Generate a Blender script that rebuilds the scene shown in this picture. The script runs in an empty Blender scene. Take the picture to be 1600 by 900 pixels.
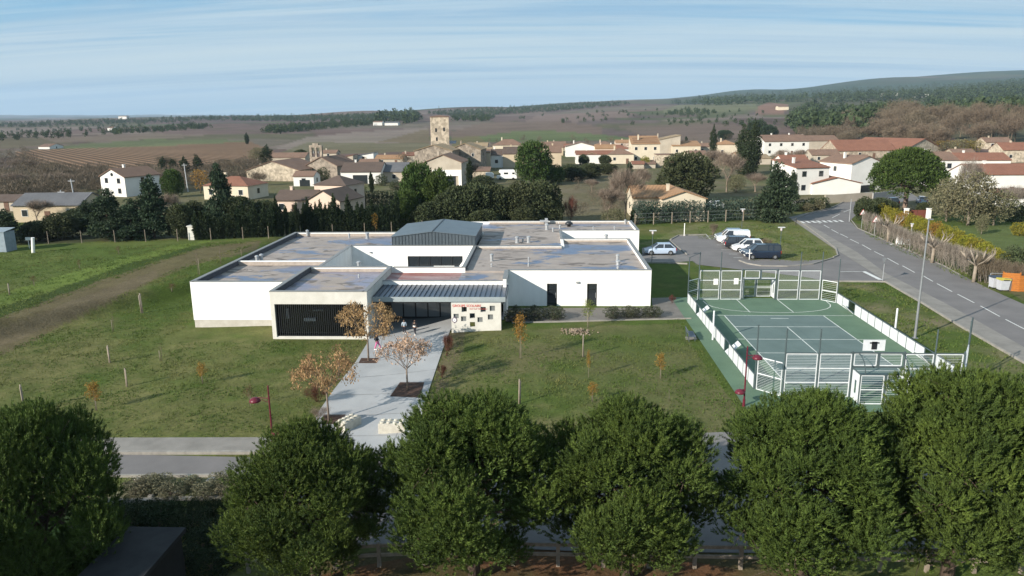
import bpy, bmesh, math, random
import numpy as np
from math import sin, cos, tan, atan, atan2, radians, pi, sqrt, exp, log
from mathutils import Vector, Matrix
S = bpy.context.scene
COL = S.collection
rnd = random.Random(7)
NR = np.random.default_rng(11)
# ---------------------------------------------------------------- camera, sky, sun
FOC, CAMH = 1150.0, 18.0
PITCH = atan((450-182)/FOC); ROLL = radians(0.5); YAW = atan(50*cos(PITCH)/FOC)
_f = np.array([-sin(YAW)*cos(PITCH), cos(YAW)*cos(PITCH), -sin(PITCH)])
_r = np.array([cos(YAW), sin(YAW), 0.0]); _u = np.cross(_r, _f)
CR = _r*cos(ROLL)-_u*sin(ROLL); CU = _u*cos(ROLL)+_r*sin(ROLL); CF = _f
cd = bpy.data.cameras.new('camera'); cam = bpy.data.objects.new('camera', cd); COL.objects.link(cam)
cd.sensor_width = 36; cd.lens = FOC/1600*36; cd.clip_start = .5; cd.clip_end = 60000
cam.matrix_world = Matrix([[CR[0], CU[0], -CF[0], 0], [CR[1], CU[1], -CF[1], 0], [CR[2], CU[2], -CF[2], CAMH], [0, 0, 0, 1]])
S.camera = cam
S.view_settings.view_transform = 'Standard'; S.view_settings.look = 'None'
S.view_settings.exposure = 0.9; S.view_settings.gamma = 1
S.render.engine = 'CYCLES'
S.cycles.use_denoising = True; S.cycles.max_bounces = 6; S.cycles.diffuse_bounces = 3
S.cycles.transparent_max_bounces = 8; S.cycles.volume_bounces = 0
SE = radians(23.3); SDX, SDY = -.757, -.653          # where the sun stands
wd = bpy.data.worlds.new('World'); S.world = wd; wd.use_nodes = True
nt = wd.node_tree; N = nt.nodes; L = nt.links; N.clear()
def nd(t, **k):
    n = N.new(t)
    for a, b in k.items(): setattr(n, a, b)
    return n
wo = nd('ShaderNodeOutputWorld'); bg = nd('ShaderNodeBackground'); sk = nd('ShaderNodeTexSky')
sk.sky_type = 'NISHITA'; sk.sun_disc = False; sk.sun_elevation = SE; sk.sun_rotation = atan2(SDX, SDY)
sk.altitude = 150; sk.air_density = 1.0; sk.dust_density = .6; sk.ozone_density = 2.0
bg.inputs[1].default_value = .071
tc = nd('ShaderNodeTexCoord'); sp = nd('ShaderNodeSeparateXYZ'); L.new(tc.outputs['Generated'], sp.inputs[0])
def mth(op, a, b=None, c=None):
    n = N.new('ShaderNodeMath'); n.operation = op
    for i, v in enumerate((a, b, c)):
        if v is None: continue
        if isinstance(v, (int, float)): n.inputs[i].default_value = v
        else: L.new(v, n.inputs[i])
    return n.outputs[0]
zz = mth('MAXIMUM', sp.outputs[2], 0.0)
den = mth('ADD', zz, .10)
cx = mth('DIVIDE', sp.outputs[0], den); cy = mth('DIVIDE', sp.outputs[1], den)
cb = nd('ShaderNodeCombineXYZ'); L.new(cx, cb.inputs[0]); L.new(cy, cb.inputs[1])
def cloud(sx, sy, rot, sc, det, rough, lo, hi, dist=0.6, off=0.0):
    mp = nd('ShaderNodeMapping'); L.new(cb.outputs[0], mp.inputs[0])
    mp.inputs['Scale'].default_value = (sx, sy, 1); mp.inputs['Rotation'].default_value = (0, 0, radians(rot)); mp.inputs['Location'].default_value = (off, off*.7, 0)
    nz = nd('ShaderNodeTexNoise'); L.new(mp.outputs[0], nz.inputs[0])
    nz.inputs['Scale'].default_value = sc; nz.inputs['Detail'].default_value = det; nz.inputs['Roughness'].default_value = rough; nz.inputs['Distortion'].default_value = dist
    mr = nd('ShaderNodeMapRange'); mr.interpolation_type = 'SMOOTHSTEP'; L.new(nz.outputs[0], mr.inputs[0]); mr.inputs[1].default_value = lo; mr.inputs[2].default_value = hi
    return mr.outputs[0]
c1 = cloud(.16, .42, 14, 1.0, 9, .62, .33, .56, 1.0, 3.1)     # broad veil
c2 = cloud(.13, 1.0, -5, 2.2, 12, .70, .44, .66, .7, 7.7)    # thin streaks
c3 = cloud(.07, .62, 4, 1.0, 10, .66, .44, .56, 1.0, 2.3)    # brighter bands
def mixc(f, a, col):
    m = nd('ShaderNodeMix'); m.data_type = 'RGBA'
    if isinstance(f, float): m.inputs['Factor'].default_value = f
    else: L.new(f, m.inputs['Factor'])
    L.new(a, m.inputs[6]); m.inputs[7].default_value = (*col, 1); return m.outputs[2]
hz = mth('POWER', 2.718, mth('MULTIPLY', zz, -9.0))
base = mixc(.85, sk.outputs[0], (.95, 3.3, 5.7))
base = mixc(mth('MULTIPLY', hz, .9), base, (2.6, 4.4, 5.3))
base = mixc(mth('MULTIPLY', c1, .68), base, (2.8, 3.9, 5.1))
base = mixc(mth('MULTIPLY', c3, .8), base, (4.2, 5.3, 5.9))
base = mixc(mth('MULTIPLY', c2, .5), base, (5.0, 5.9, 6.3))
c4 = cloud(.045, 1.3, 2, 1.6, 10, .62, .44, .56, .6, 5.2)
q4 = mth('MULTIPLY', mth('SUBTRACT', zz, .065), 22.0); band = mth('POWER', 2.718, mth('MULTIPLY', mth('MULTIPLY', q4, q4), -1.0))
base = mixc(mth('MULTIPLY', mth('MULTIPLY', c4, band), .8), base, (4.9, 5.8, 6.0))
L.new(base, bg.inputs[0]); L.new(bg.outputs[0], wo.inputs[0])
sd = bpy.data.lights.new('sun', 'SUN'); sun = bpy.data.objects.new('sun', sd); COL.objects.link(sun)
sd.energy = 4.5; sd.angle = radians(.53); sd.color = (1, .93, .82)
sun.rotation_euler = Vector((SDX*cos(SE), SDY*cos(SE), sin(SE))).to_track_quat('Z', 'Y').to_euler()
sun.location = (0, 0, 60)

# ---------------------------------------------------------------- terrain
def smooth(t): t = np.clip(t, 0, 1); return t*t*(3-2*t)
TPX = np.array([-300, 0, 200, 400, 600, 800, 1000, 1200, 1400, 1600, 1900.])
TR = np.array([330, 450, 650, 1000, 1500, 2200, 3500, 6000, 10000, 16000.])
TZ = np.array([[0, 0, 0, 0, 0, 0, 0, 0, 0, 0, 0],
 [0, 0, 0, 0, 0, 0, 0, 1, 5, 8, 9],
 [0, 0, 0, 0, 0, 0, 1, 4, 12, 19, 21],
 [-2, -2, 0, 2, 4, 4, 6, 12, 20, 26, 28],
 [0, 0, 4, 8, 12, 14, 22, 34, 38, 42, 44],
 [4, 5, 10, 16, 28, 38, 50, 58, 66, 78, 80],
 [8, 10, 15, 24, 42, 62, 86, 98, 118, 140, 140],
 [15, 15, 20, 26, 40, 66, 112, 200, 290, 330, 330],
 [50, 46, 48, 46, 44, 60, 110, 285, 425, 515, 540],
 [135, 130, 118, 80, 60, 80, 120, 260, 380, 450, 460]], float)
def tz(x, y):
    x = np.asarray(x, float); y = np.asarray(y, float)
    z = -.6*smooth((-3-x)/11)*(1+.3*smooth((-x-24)/8))*(1-smooth((y-72)/22))
    # bank along the left field: ground steps up behind a line
    s = (y-(66.4+(x+45)*1.62))*.53
    z = z+1.3*smooth((s+1.2)/2.6)*smooth((-33.5-x)/6)*smooth((115-y)/10)
    z = z+.5*smooth((36-x)/3)*smooth((x-31)/3)*smooth((y-99)/6)*smooth((118-y)/8)
    xr = x*cos(YAW)+y*sin(YAW); yr = -x*sin(YAW)+y*cos(YAW)
    az = np.clip(np.arctan2(xr, yr), -.95, .95); r = np.sqrt(x*x+y*y)+1e-6
    px = np.clip(800+FOC*np.tan(az)/cos(PITCH), -300, 1900)
    lr = np.log(np.clip(r, TR[0], TR[-1])); lt = np.log(TR)
    j = np.clip(np.searchsorted(lt, lr, side='right')-1, 0, len(TR)-2); t = (lr-lt[j])/(lt[j+1]-lt[j]); t = t*t*(3-2*t)*.4+t*.6
    i = np.clip(np.searchsorted(TPX, px, side='right')-1, 0, len(TPX)-2); u = (px-TPX[i])/(TPX[i+1]-TPX[i]); u = u*u*(3-2*u)
    far = (TZ[j, i]*(1-u)+TZ[j, i+1]*u)*(1-t)+(TZ[j+1, i]*(1-u)+TZ[j+1, i+1]*u)*t
    far = far*np.cos(az)**.95; w = smooth((r-380)/500)
    a = np.minimum(r*.0022, 6)
    far = far+w*a*(np.sin(x/97+1.3*np.sin(y/151))*.5+np.sin(y/83+x/210+2)*.5+np.sin(x/341-y/260)*.9+np.sin(x/713+y/900+1)*.8)
    return z+far
def tzf(x, y): return float(tz(x, y))
def ray(px, py): return CF*FOC+CR*(px-800)-CU*(py-450)
def at(px, py):
    v = ray(px, py); v = v/np.linalg.norm(v); t = np.exp(np.linspace(log(10), log(15000), 1500))
    X = v[0]*t; Y = v[1]*t; Z = CAMH+v[2]*t; k = np.nonzero(Z < tz(X, Y))[0]
    if len(k) == 0: k = [len(t)-1]
    lo, hi = t[max(k[0]-1, 0)], t[k[0]]
    for _ in range(25):
        m = (lo+hi)/2
        if CAMH+v[2]*m < tzf(v[0]*m, v[1]*m): hi = m
        else: lo = m
    x, y = v[0]*hi, v[1]*hi
    return Vector((x, y, tzf(x, y)))
def depth(p): return float(np.dot(np.array([p[0], p[1], p[2]-CAMH]), CF))
def onplane(px, py, y):
    v = ray(px, py); t = y/v[1]; return v[0]*t, CAMH+v[2]*t
def proj(x, y, z):
    dx, dy, dz = x, y, z-CAMH
    d = dx*CF[0]+dy*CF[1]+dz*CF[2]; d = np.where(np.abs(d) < 1e-3, 1e-3, d)
    return 800+FOC*(dx*CR[0]+dy*CR[1]+dz*CR[2])/d, 450-FOC*(dx*CU[0]+dy*CU[1]+dz*CU[2])/d, d

# ---------------------------------------------------------------- materials
MATS = {}
def M(name, c, c2=None, rough=.85, scale=3., bump=0., bscale=None, metal=0., spec=.3, det=6, lo=.35, hi=.65, isl=0., sheen=0, transl=0., stretch=None, emis=None, alpha=None, hue=0.):
    if name in MATS: return MATS[name]
    m = bpy.data.materials.new(name); m.use_nodes = True; nt = m.node_tree; n = nt.nodes; l = nt.links
    b = n['Principled BSDF']; b.inputs['Roughness'].default_value = rough; b.inputs['Metallic'].default_value = metal
    b.inputs['Specular IOR Level'].default_value = spec
    tcn = n.new('ShaderNodeTexCoord'); mp = n.new('ShaderNodeMapping'); l.new(tcn.outputs['Object'], mp.inputs[0])
    if stretch: mp.inputs['Scale'].default_value = stretch
    out = None
    if c2 is None: c2 = tuple(v*.86 for v in c)
    nz = n.new('ShaderNodeTexNoise'); l.new(mp.outputs[0], nz.inputs[0]); nz.inputs['Scale'].default_value = scale; nz.inputs['Detail'].default_value = det; nz.inputs['Roughness'].default_value = .62
    r = n.new('ShaderNodeMapRange'); l.new(nz.outputs[0], r.inputs[0]); r.inputs[1].default_value = lo; r.inputs[2].default_value = hi
    x = n.new('ShaderNodeMix'); x.data_type = 'RGBA'; l.new(r.outputs[0], x.inputs['Factor']); x.inputs[6].default_value = (*c, 1); x.inputs[7].default_value = (*c2, 1)
    out = x.outputs[2]
    if isl:
        g = n.new('ShaderNodeNewGeometry'); hs = n.new('ShaderNodeHueSaturation'); r2 = n.new('ShaderNodeMapRange'); l.new(g.outputs['Random Per Island'], r2.inputs[0])
        r2.inputs[3].default_value = 1-isl; r2.inputs[4].default_value = 1+isl; l.new(r2.outputs[0], hs.inputs['Value'])
        if hue:
            r3 = n.new('ShaderNodeMapRange'); oi = n.new('ShaderNodeObjectInfo'); l.new(oi.outputs['Random'], r3.inputs[0]); r3.inputs[3].default_value = .5-hue; r3.inputs[4].default_value = .5+hue*.6; l.new(r3.outputs[0], hs.inputs['Hue'])
        l.new(out, hs.inputs['Color']); out = hs.outputs[0]
    l.new(out, b.inputs['Base Color'])
    if bump:
        bz = n.new('ShaderNodeTexNoise'); l.new(mp.outputs[0], bz.inputs[0]); bz.inputs['Scale'].default_value = bscale or scale*4; bz.inputs['Detail'].default_value = 5
        bp = n.new('ShaderNodeBump'); l.new(bz.outputs[0], bp.inputs['Height']); bp.inputs['Strength'].default_value = min(bump, 1); bp.inputs['Distance'].default_value = .05*max(1, bump); l.new(bp.outputs[0], b.inputs['Normal'])
    if transl:
        tr = n.new('ShaderNodeBsdfTranslucent'); l.new(out, tr.inputs[0]); ms = n.new('ShaderNodeMixShader'); ms.inputs[0].default_value = transl
        l.new(b.outputs[0], ms.inputs[1]); l.new(tr.outputs[0], ms.inputs[2]); l.new(ms.outputs[0], n['Material Output'].inputs[0])
    MATS[name] = m; return m
def glass(name, tint=(.02, .025, .03)):
    m = M(name, tint, tint, rough=.06, spec=.9); return m

# ---------------------------------------------------------------- mesh building
ORG = {}
def arr_mesh(name, V, F, mat, smooth_=False, mi=None):
    """V (n,3) ; F list of (k, (m,k) int arrays)"""
    me = bpy.data.meshes.new(name); V = np.asarray(V, np.float32)
    me.vertices.add(len(V)); me.vertices.foreach_set('co', V.ravel())
    loops = np.concatenate([f.ravel() for f in F]).astype(np.int32); tot = np.concatenate([np.full(len(f), f.shape[1], np.int32) for f in F])
    st = np.concatenate([[0], np.cumsum(tot)[:-1]]).astype(np.int32)
    me.loops.add(len(loops)); me.loops.foreach_set('vertex_index', loops)
    me.polygons.add(len(tot)); me.polygons.foreach_set('loop_start', st); me.polygons.foreach_set('loop_total', tot)
    if smooth_: me.polygons.foreach_set('use_smooth', np.ones(len(tot), bool))
    for q in (mat if isinstance(mat, (list, tuple)) else [mat]): me.materials.append(q)
    me.update(calc_edges=True); return me
def link(name, me, parent=None, loc=None):
    o = bpy.data.objects.new(name, me); COL.objects.link(o)
    if parent is not None: o.parent = parent
    if loc is not None: o.location = loc
    return o
def tag(o, label=None, cat=None, group=None, kind=None):
    if label: o['label'] = label
    if cat: o['category'] = cat
    if group: o['group'] = group
    if kind: o['kind'] = kind
    return o
def thing(name, label, cat, loc=(0, 0, 0), group=None, rz=0.):
    o = bpy.data.objects.new(name, None); COL.objects.link(o); o.location = loc; o.rotation_euler = (0, 0, rz); o.empty_display_size = .3
    ORG[o.name] = (Vector(loc), rz); return tag(o, label, cat, group)
class MB:
    def __init__(s): s.v = []; s.f = []
    def add(s, vs, fs):
        n = len(s.v); s.v += [tuple(v) for v in vs]; s.f += [tuple(n+i for i in f) for f in fs]; return s
    def box(s, x0, x1, y0, y1, z0, z1):
        return s.add([(x0, y0, z0), (x1, y0, z0), (x1, y1, z0), (x0, y1, z0), (x0, y0, z1), (x1, y0, z1), (x1, y1, z1), (x0, y1, z1)],
                     [(0, 3, 2, 1), (4, 5, 6, 7), (0, 1, 5, 4), (1, 2, 6, 5), (2, 3, 7, 6), (3, 0, 4, 7)])
    def bar(s, p, q, w, h=None, up=(0, 0, 1)):
        p = Vector(p); q = Vector(q); d = (q-p).normalized(); u = Vector(up)
        if abs(d.dot(u)) > .98: u = Vector((0, 1, 0))
        a = d.cross(u).normalized()*w/2; b = a.cross(d).normalized()*(h or w)/2
        vs = [p-a-b, p+a-b, p+a+b, p-a+b, q-a-b, q+a-b, q+a+b, q-a+b]
        return s.add(vs, [(0, 3, 2, 1), (4, 5, 6, 7), (0, 1, 5, 4), (1, 2, 6, 5), (2, 3, 7, 6), (3, 0, 4, 7)])
    def tube(s, p, q, r0, r1=None, n=8, cap=True):
        p = Vector(p); q = Vector(q); r1 = r0 if r1 is None else r1; d = (q-p)
        if d.length < 1e-6: return s
        d.normalize(); a = d.orthogonal().normalized(); b = d.cross(a)
        vs = [p+(a*cos(2*pi*i/n)+b*sin(2*pi*i/n))*r0 for i in range(n)]+[q+(a*cos(2*pi*i/n)+b*sin(2*pi*i/n))*r1 for i in range(n)]
        fs = [(i, (i+1) % n, n+(i+1) % n, n+i) for i in range(n)]
        if cap: fs += [tuple(range(n))[::-1], tuple(range(n, 2*n))]
        return s.add(vs, fs)
    def lathe(s, c, prof, n=16, ax=None):
        c = Vector(c); vs = []; fs = []
        for r, z in prof:
            for i in range(n): vs.append(c+Vector((r*cos(2*pi*i/n), r*sin(2*pi*i/n), z)))
        for k in range(len(prof)-1):
            for i in range(n): fs.append((k*n+i, k*n+(i+1) % n, (k+1)*n+(i+1) % n, (k+1)*n+i))
        fs.append(tuple(range(n))[::-1]); fs.append(tuple(range((len(prof)-1)*n, len(prof)*n))); return s.add(vs, fs)
    def prism(s, pts, d):
        n = len(pts); d = Vector(d); vs = [Vector(p) for p in pts]; return s.add(vs+[v+d for v in vs], [tuple(range(n))[::-1], tuple(range(n, 2*n))]+[(i, (i+1) % n, n+(i+1) % n, n+i) for i in range(n)])
    def build(s, name, mat, parent=None, loc=None, smooth_=False, local=False, bev=0):
        me = bpy.data.meshes.new(name); vs = s.v
        root = parent
        while root is not None and root.parent is not None: root = root.parent
        if root is not None and not local:
            o, rz = ORG[root.name]; R = Matrix.Rotation(-rz, 3, 'Z'); vs = [R @ (Vector(v)-o) for v in vs]
        elif loc is not None and not local: vs = [Vector(v)-Vector(loc) for v in vs]
        me.from_pydata([tuple(v) for v in vs], [], s.f); me.materials.append(mat)
        bm = bmesh.new(); bm.from_mesh(me); bmesh.ops.recalc_face_normals(bm, faces=bm.faces)
        if bev:
            try: bmesh.ops.bevel(bm, geom=list(bm.edges), offset=bev, segments=2, affect='EDGES', profile=.7)
            except Exception: pass
        bm.to_mesh(me); bm.free()
        if smooth_: me.polygons.foreach_set('use_smooth', np.ones(len(me.polygons), bool))
        return link(name, me, parent, loc)
def kids(o): return [c for c in bpy.data.objects if c.parent == o]
def dup(root, loc, rz=0., sc=(1, 1, 1), label=None, group=None, _tree={}):
    """copy of a thing with copies of its parts and sub-parts (mesh data shared)"""
    key = root.name
    if key not in _tree:
        ch = [c for c in root.children]; _tree[key] = [(c, list(c.children)) for c in ch]
    r = root.copy(); COL.objects.link(r); r.location = loc; r.rotation_euler = (0, 0, rz); r.scale = sc
    if label: r['label'] = label
    if group: r['group'] = group
    for c, gs in _tree[key]:
        k = c.copy(); COL.objects.link(k); k.parent = r
        for g in gs:
            h = g.copy(); COL.objects.link(h); h.parent = k
    return r
def sheet(name, pts, mat, dz, kind='structure', label=None, cat=None, res=1.5, thick=0., px=True):
    """a surface draped on the ground: outline given as picture points (or metres) on the ground"""
    P = [at(*p) if px else Vector((p[0], p[1], 0)) for p in pts]
    bm = bmesh.new(); vs = [bm.verts.new((p.x, p.y, 0)) for p in P]; f = bm.faces.new(vs)
    if f.normal.z < 0 or True: bmesh.ops.recalc_face_normals(bm, faces=[f])
    x0 = min(p.x for p in P); x1 = max(p.x for p in P); y0 = min(p.y for p in P); y1 = max(p.y for p in P)
    step = max(res, (y1-y0)/60, (x1-x0)/60)
    for ax, a, b in ((0, x0, x1), (1, y0, y1)):
        k = a+step
        while k < b-1e-4:
            co = (k, 0, 0) if ax == 0 else (0, k, 0); no = (1, 0, 0) if ax == 0 else (0, 1, 0)
            bmesh.ops.bisect_plane(bm, geom=list(bm.verts)+list(bm.edges)+list(bm.faces), plane_co=co, plane_no=no); k += step
    for v in bm.verts: v.co.z = tzf(v.co.x, v.co.y)+dz
    for f in bm.faces:
        if f.normal.z < 0: f.normal_flip()
    if thick:
        g = bmesh.ops.extrude_face_region(bm, geom=list(bm.faces))
        for e in g['geom']:
            if isinstance(e, bmesh.types.BMVert): e.co.z -= thick
        bmesh.ops.recalc_face_normals(bm, faces=bm.faces)
    me = bpy.data.meshes.new(name); bm.to_mesh(me); bm.free(); me.materials.append(mat)
    o = link(name, me)
    return tag(o, label, cat, None, kind)
def strip_pts(a, b, w, off=0.):
    a = Vector((a[0], a[1])); b = Vector((b[0], b[1])); d = (b-a).normalized(); n = Vector((-d.y, d.x))*w/2; o = n.normalized()*off
    return [tuple(a-n+o), tuple(b-n+o), tuple(b+n+o), tuple(a+n+o)]
# ---------------------------------------------------------------- ground sheet (one sheet to the horizon)
def inpoly(X, Y, poly):
    r = np.zeros(X.shape, bool); n = len(poly); j = n-1
    for i in range(n):
        xi, yi = poly[i]; xj, yj = poly[j]
        c = ((yi > Y) != (yj > Y)) & (X < (xj-xi)*(Y-yi)/((yj-yi) if yj != yi else 1e-9)+xi); r ^= c; j = i
    return r
def wn(x, y, s, seed=0):       # cheap smooth value noise
    X = x/s+seed*17.3; Y = y/s-seed*9.1; xi = np.floor(X); yi = np.floor(Y); u = X-xi; v = Y-yi; u = u*u*(3-2*u); v = v*v*(3-2*v)
    def h(a, b): q = np.sin(a*127.1+b*311.7+seed*74.7)*43758.5453; return q-np.floor(q)
    return (h(xi, yi)*(1-u)+h(xi+1, yi)*u)*(1-v)+(h(xi, yi+1)*(1-u)+h(xi+1, yi+1)*u)*v
def fbm(x, y, s, seed=0, o=4):
    t = 0; a = .5; w = 0
    for k in range(o): t = t+a*wn(x, y, s/2**k, seed+k); w += a; a *= .55
    return t/w
rows = np.arange(896, 184.2, -1.5); R1 = CAMH/np.tan(PITCH+np.arctan((rows-450)/FOC)); R1 = R1[R1 < 1400]
R1 = np.concatenate([[2, 6, 12, 17, 21], R1[R1 > 22], np.exp(np.linspace(log(R1[-1]*1.004), log(15500), 330))])
A1 = np.concatenate([np.linspace(-pi, -.85, 40)[:-1], np.linspace(-.85, .85, 760), np.linspace(.85, pi, 40)[1:]])
nr, na = len(R1), len(A1)
RR, AA = np.meshgrid(R1, A1, indexing='ij')
GX = RR*np.sin(AA-YAW*1.0); GY = RR*np.cos(AA-YAW*1.0); GZ = tz(GX, GY)
PX, PY, PD = proj(GX, GY, GZ)
idx = np.arange(nr*na).reshape(nr, na)
Fq = np.stack([idx[:-1, :-1], idx[:-1, 1:], idx[1:, 1:], idx[1:, :-1]], -1).reshape(-1, 4)[:, ::-1]
V = np.stack([GX, GY, GZ], -1).reshape(-1, 3)
# colours (true surface colours: grass, dry grass, soil, ploughed fields)
C = np.zeros((nr, na, 3)); 
def paint(mask, col, a=1.0):
    m = (mask*a)[..., None]; C[:] = C*(1-m)+np.array(col)*m
n1 = fbm(GX, GY, 9, 1); n2 = fbm(GX, GY, 2.4, 5); n3 = fbm(GX, GY, 30, 9); n4 = fbm(GX, GY*1., .8, 12, 2)
C[:] = (.060, .088, .018)
dry = np.clip((n1*.55+n2*.35+n3*.3+n4*.12-.585)*4.5, 0, 1); paint(dry, (.140, .128, .052), .8)
paint(np.clip((n2-.55)*4, 0, 1), (.052, .074, .015), .6)
def soft(poly, grow=0):      # mask with a slightly wandering edge
    jx = (n2-.5)*16*np.clip(60/PD, .1, 2); jy = (n1-.5)*10*np.clip(60/PD, .1, 2)
    return ((PD > 0) & inpoly(PX+jx, PY+jy, poly)).astype(float)
# lush bank and field at left, brown track
paint(soft([(-90, 384), (420, 372), (330, 378), (200, 412), (0, 480), (-90, 515)]), (.078, .112, .026), .6)
paint(soft([(-90, 500), (0, 462), (130, 420), (270, 383), (340, 375), (300, 384), (200, 412), (110, 445), (0, 482), (-90, 515)]), (.12, .165, .035), .8)
paint(soft([(-90, 515), (0, 482), (110, 445), (200, 412), (300, 384), (320, 384), (220, 418), (120, 453), (0, 498), (-90, 532)]), (.040, .062, .014), .95)
paint(soft([(-90, 532), (0, 498), (120, 453), (220, 418), (320, 384), (410, 376), (400, 390), (300, 414), (250, 434), (170, 475), (100, 508), (0, 560), (-90, 600)]), (.115, .09, .052), .8)
paint(soft([(-90, 550), (0, 515), (120, 470), (250, 420), (240, 436), (160, 475), (0, 545), (-90, 585)]), (.135, .105, .07), .5)
# dry lawn in front of the school at right
paint(soft([(680, 640), (700, 520), (1060, 505), (1155, 640), (1100, 700), (680, 700)])*np.clip(n1*1.6+n2*.9-1.0+np.clip((PX-700)/900, 0, .45), 0, 1), (.135, .118, .06), .8)
paint(soft([(676, 640), (690, 545), (706, 518), (730, 520), (700, 600), (690, 650)]), (.13, .10, .065), .6)
# grass island right of the court, bank by the car park
paint(soft([(1300, 440), (1400, 440), (1600, 560), (1600, 620), (1450, 560), (1310, 470)])*np.clip(n2*1.7+n1-1.1, 0, 1), (.19, .155, .10), .85)
paint(soft([(1000, 380), (1090, 350), (1240, 343), (1325, 400), (1300, 412), (1160, 418)]), (.125, .135, .05), .7); paint(soft([(1000, 380), (1090, 350), (1240, 343), (1325, 400), (1300, 412), (1160, 418)])*np.clip(n2*3-1.4, 0, 1), (.18, .16, .09), .6)
paint(soft([(1345, 385), (1420, 385), (1560, 445), (1600, 470), (1600, 430), (1540, 430), (1400, 360), (1340, 350), (1330, 345)]), (.105, .095, .05), .8)
paint(soft([(1440, 352), (1600, 350), (1600, 430), (1540, 400)]), (.085, .11, .038), .8)
# strip behind the school, dark under the trees
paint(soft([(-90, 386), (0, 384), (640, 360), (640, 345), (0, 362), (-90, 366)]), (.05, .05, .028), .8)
paint(soft([(860, 350), (1000, 352), (1000, 300), (960, 262), (880, 285), (870, 320)]), (.125, .108, .062), .85)
paint(soft([(1000, 330), (1190, 318), (1200, 268), (1130, 285), (1100, 300), (1050, 320)]), (.06, .115, .03), .8)
# village floor
v_ = ((PD > 130) & (RR < 330) & (PX > -300)).astype(float)*np.clip((PY*-1+345)/20, 0, 1)
paint(v_, (.11, .095, .055), .75); paint(v_*np.clip(n1*3-1.2, 0, 1), (.15, .125, .085), .7); paint(v_*np.clip(n3*5-3.1, 0, 1), (.07, .09, .03), .7)
# foreground soil and pine needles
paint(((RR < 29.0)*1.), (.075, .055, .028), .8); paint((RR < 28.0)*np.clip(n2*4-1.7, 0, 1), (.13, .06, .032), .8)
paint(soft([(150, 800), (210, 745), (360, 745), (360, 775), (200, 790)])*np.clip(n2*3-1., 0, 1), (.20, .18, .14), .7)
# far fields: patchwork of bare vineyards, stubble and young crops
far = np.clip((RR-300)/60, 0, 1)
ca, sa = cos(.35), sin(.35); U_ = GX*ca+GY*sa; W_ = -GX*sa+GY*ca
cs = np.where(RR < 1200, 120., 240.)
wU = U_+40*np.sin(W_/170); wW = W_+30*np.sin(U_/140); ci = np.floor(wU/cs/1.3); cj = np.floor((wW+cs*.5*(ci % 2))/cs)
hsh = np.sin(ci*12.9898+cj*78.233+cs)*43758.5453; hsh = hsh-np.floor(hsh)
pal = np.array([(.135, .092, .078), (.115, .082, .072), (.16, .118, .098), (.11, .10, .06), (.15, .125, .095), (.10, .07, .058), (.185, .145, .12), (.09, .098, .048), (.13, .098, .088), (.145, .102, .088)])
pc = pal[(hsh*9.99).astype(int)]*(.62+.42*n3[..., None])
C[:] = C*(1-far[..., None])+pc*far[..., None]
fu = (wU/cs/1.3) % 1; fv = ((wW+cs*.5*(ci % 2))/cs) % 1; edge = np.clip(1-np.minimum(np.minimum(fu, 1-fu)*cs*1.3, np.minimum(fv, 1-fv)*cs)/4.5, 0, 1)
paint(edge*far, (.075, .07, .04), .7)
vine = np.zeros((nr, na))
def field(poly, col, a=.9, vn=0.):
    m = ((PD > 0) & inpoly(PX, PY, poly)).astype(float); paint(m, col, a)
    if vn: vine[:] = np.maximum(vine*(1-m), m*vn)
field([(22, 236), (30, 262), (66, 272), (120, 276), (240, 272), (330, 262), (420, 250), (428, 236), (392, 222), (300, 222), (150, 231), (60, 234)], (.135, .085, .052), 1, 1.)
field([(70, 233), (80, 229), (230, 218), (330, 217), (392, 221), (300, 226), (150, 232)], (.095, .11, .05))
field([(0, 234), (90, 226), (200, 214), (0, 216)], (.11, .095, .055), .7)
field([(60, 214), (240, 208), (330, 212), (230, 218), (90, 224)], (.15, .115, .09), .8)
field([(430, 232), (480, 214), (560, 206), (670, 199), (672, 206), (640, 222), (560, 224), (470, 236)], (.185, .15, .125), .85, .3)
field([(420, 246), (480, 222), (640, 224), (672, 222), (672, 236), (560, 240), (480, 240)], (.12, .11, .06), .8)
field([(590, 222), (672, 200), (672, 224)], (.13, .10, .06), .9)
field([(706, 206), (760, 190), (880, 190), (940, 198), (940, 214), (706, 218)], (.125, .09, .068), .85, .4)
field([(745, 214), (800, 206), (870, 205), (960, 212), (1010, 219), (880, 220), (740, 222)], (.085, .115, .04), .8)
field([(706, 216), (745, 212), (760, 222), (706, 236)], (.115, .10, .045), .9)
field([(1000, 210), (960, 196), (1100, 192), (1220, 200), (1200, 222), (1060, 222)], (.125, .092, .072), .8, .4)
field([(840, 180), (960, 174), (1010, 180), (900, 190), (820, 190)], (.165, .12, .10), .85)
field([(1035, 172), (1060, 164), (1180, 162), (1185, 170), (1040, 180)], (.13, .13, .075), .85)
field([(1185, 166), (1200, 160), (1232, 163), (1225, 178), (1180, 180)], (.20, .115, .085), .9)
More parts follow.
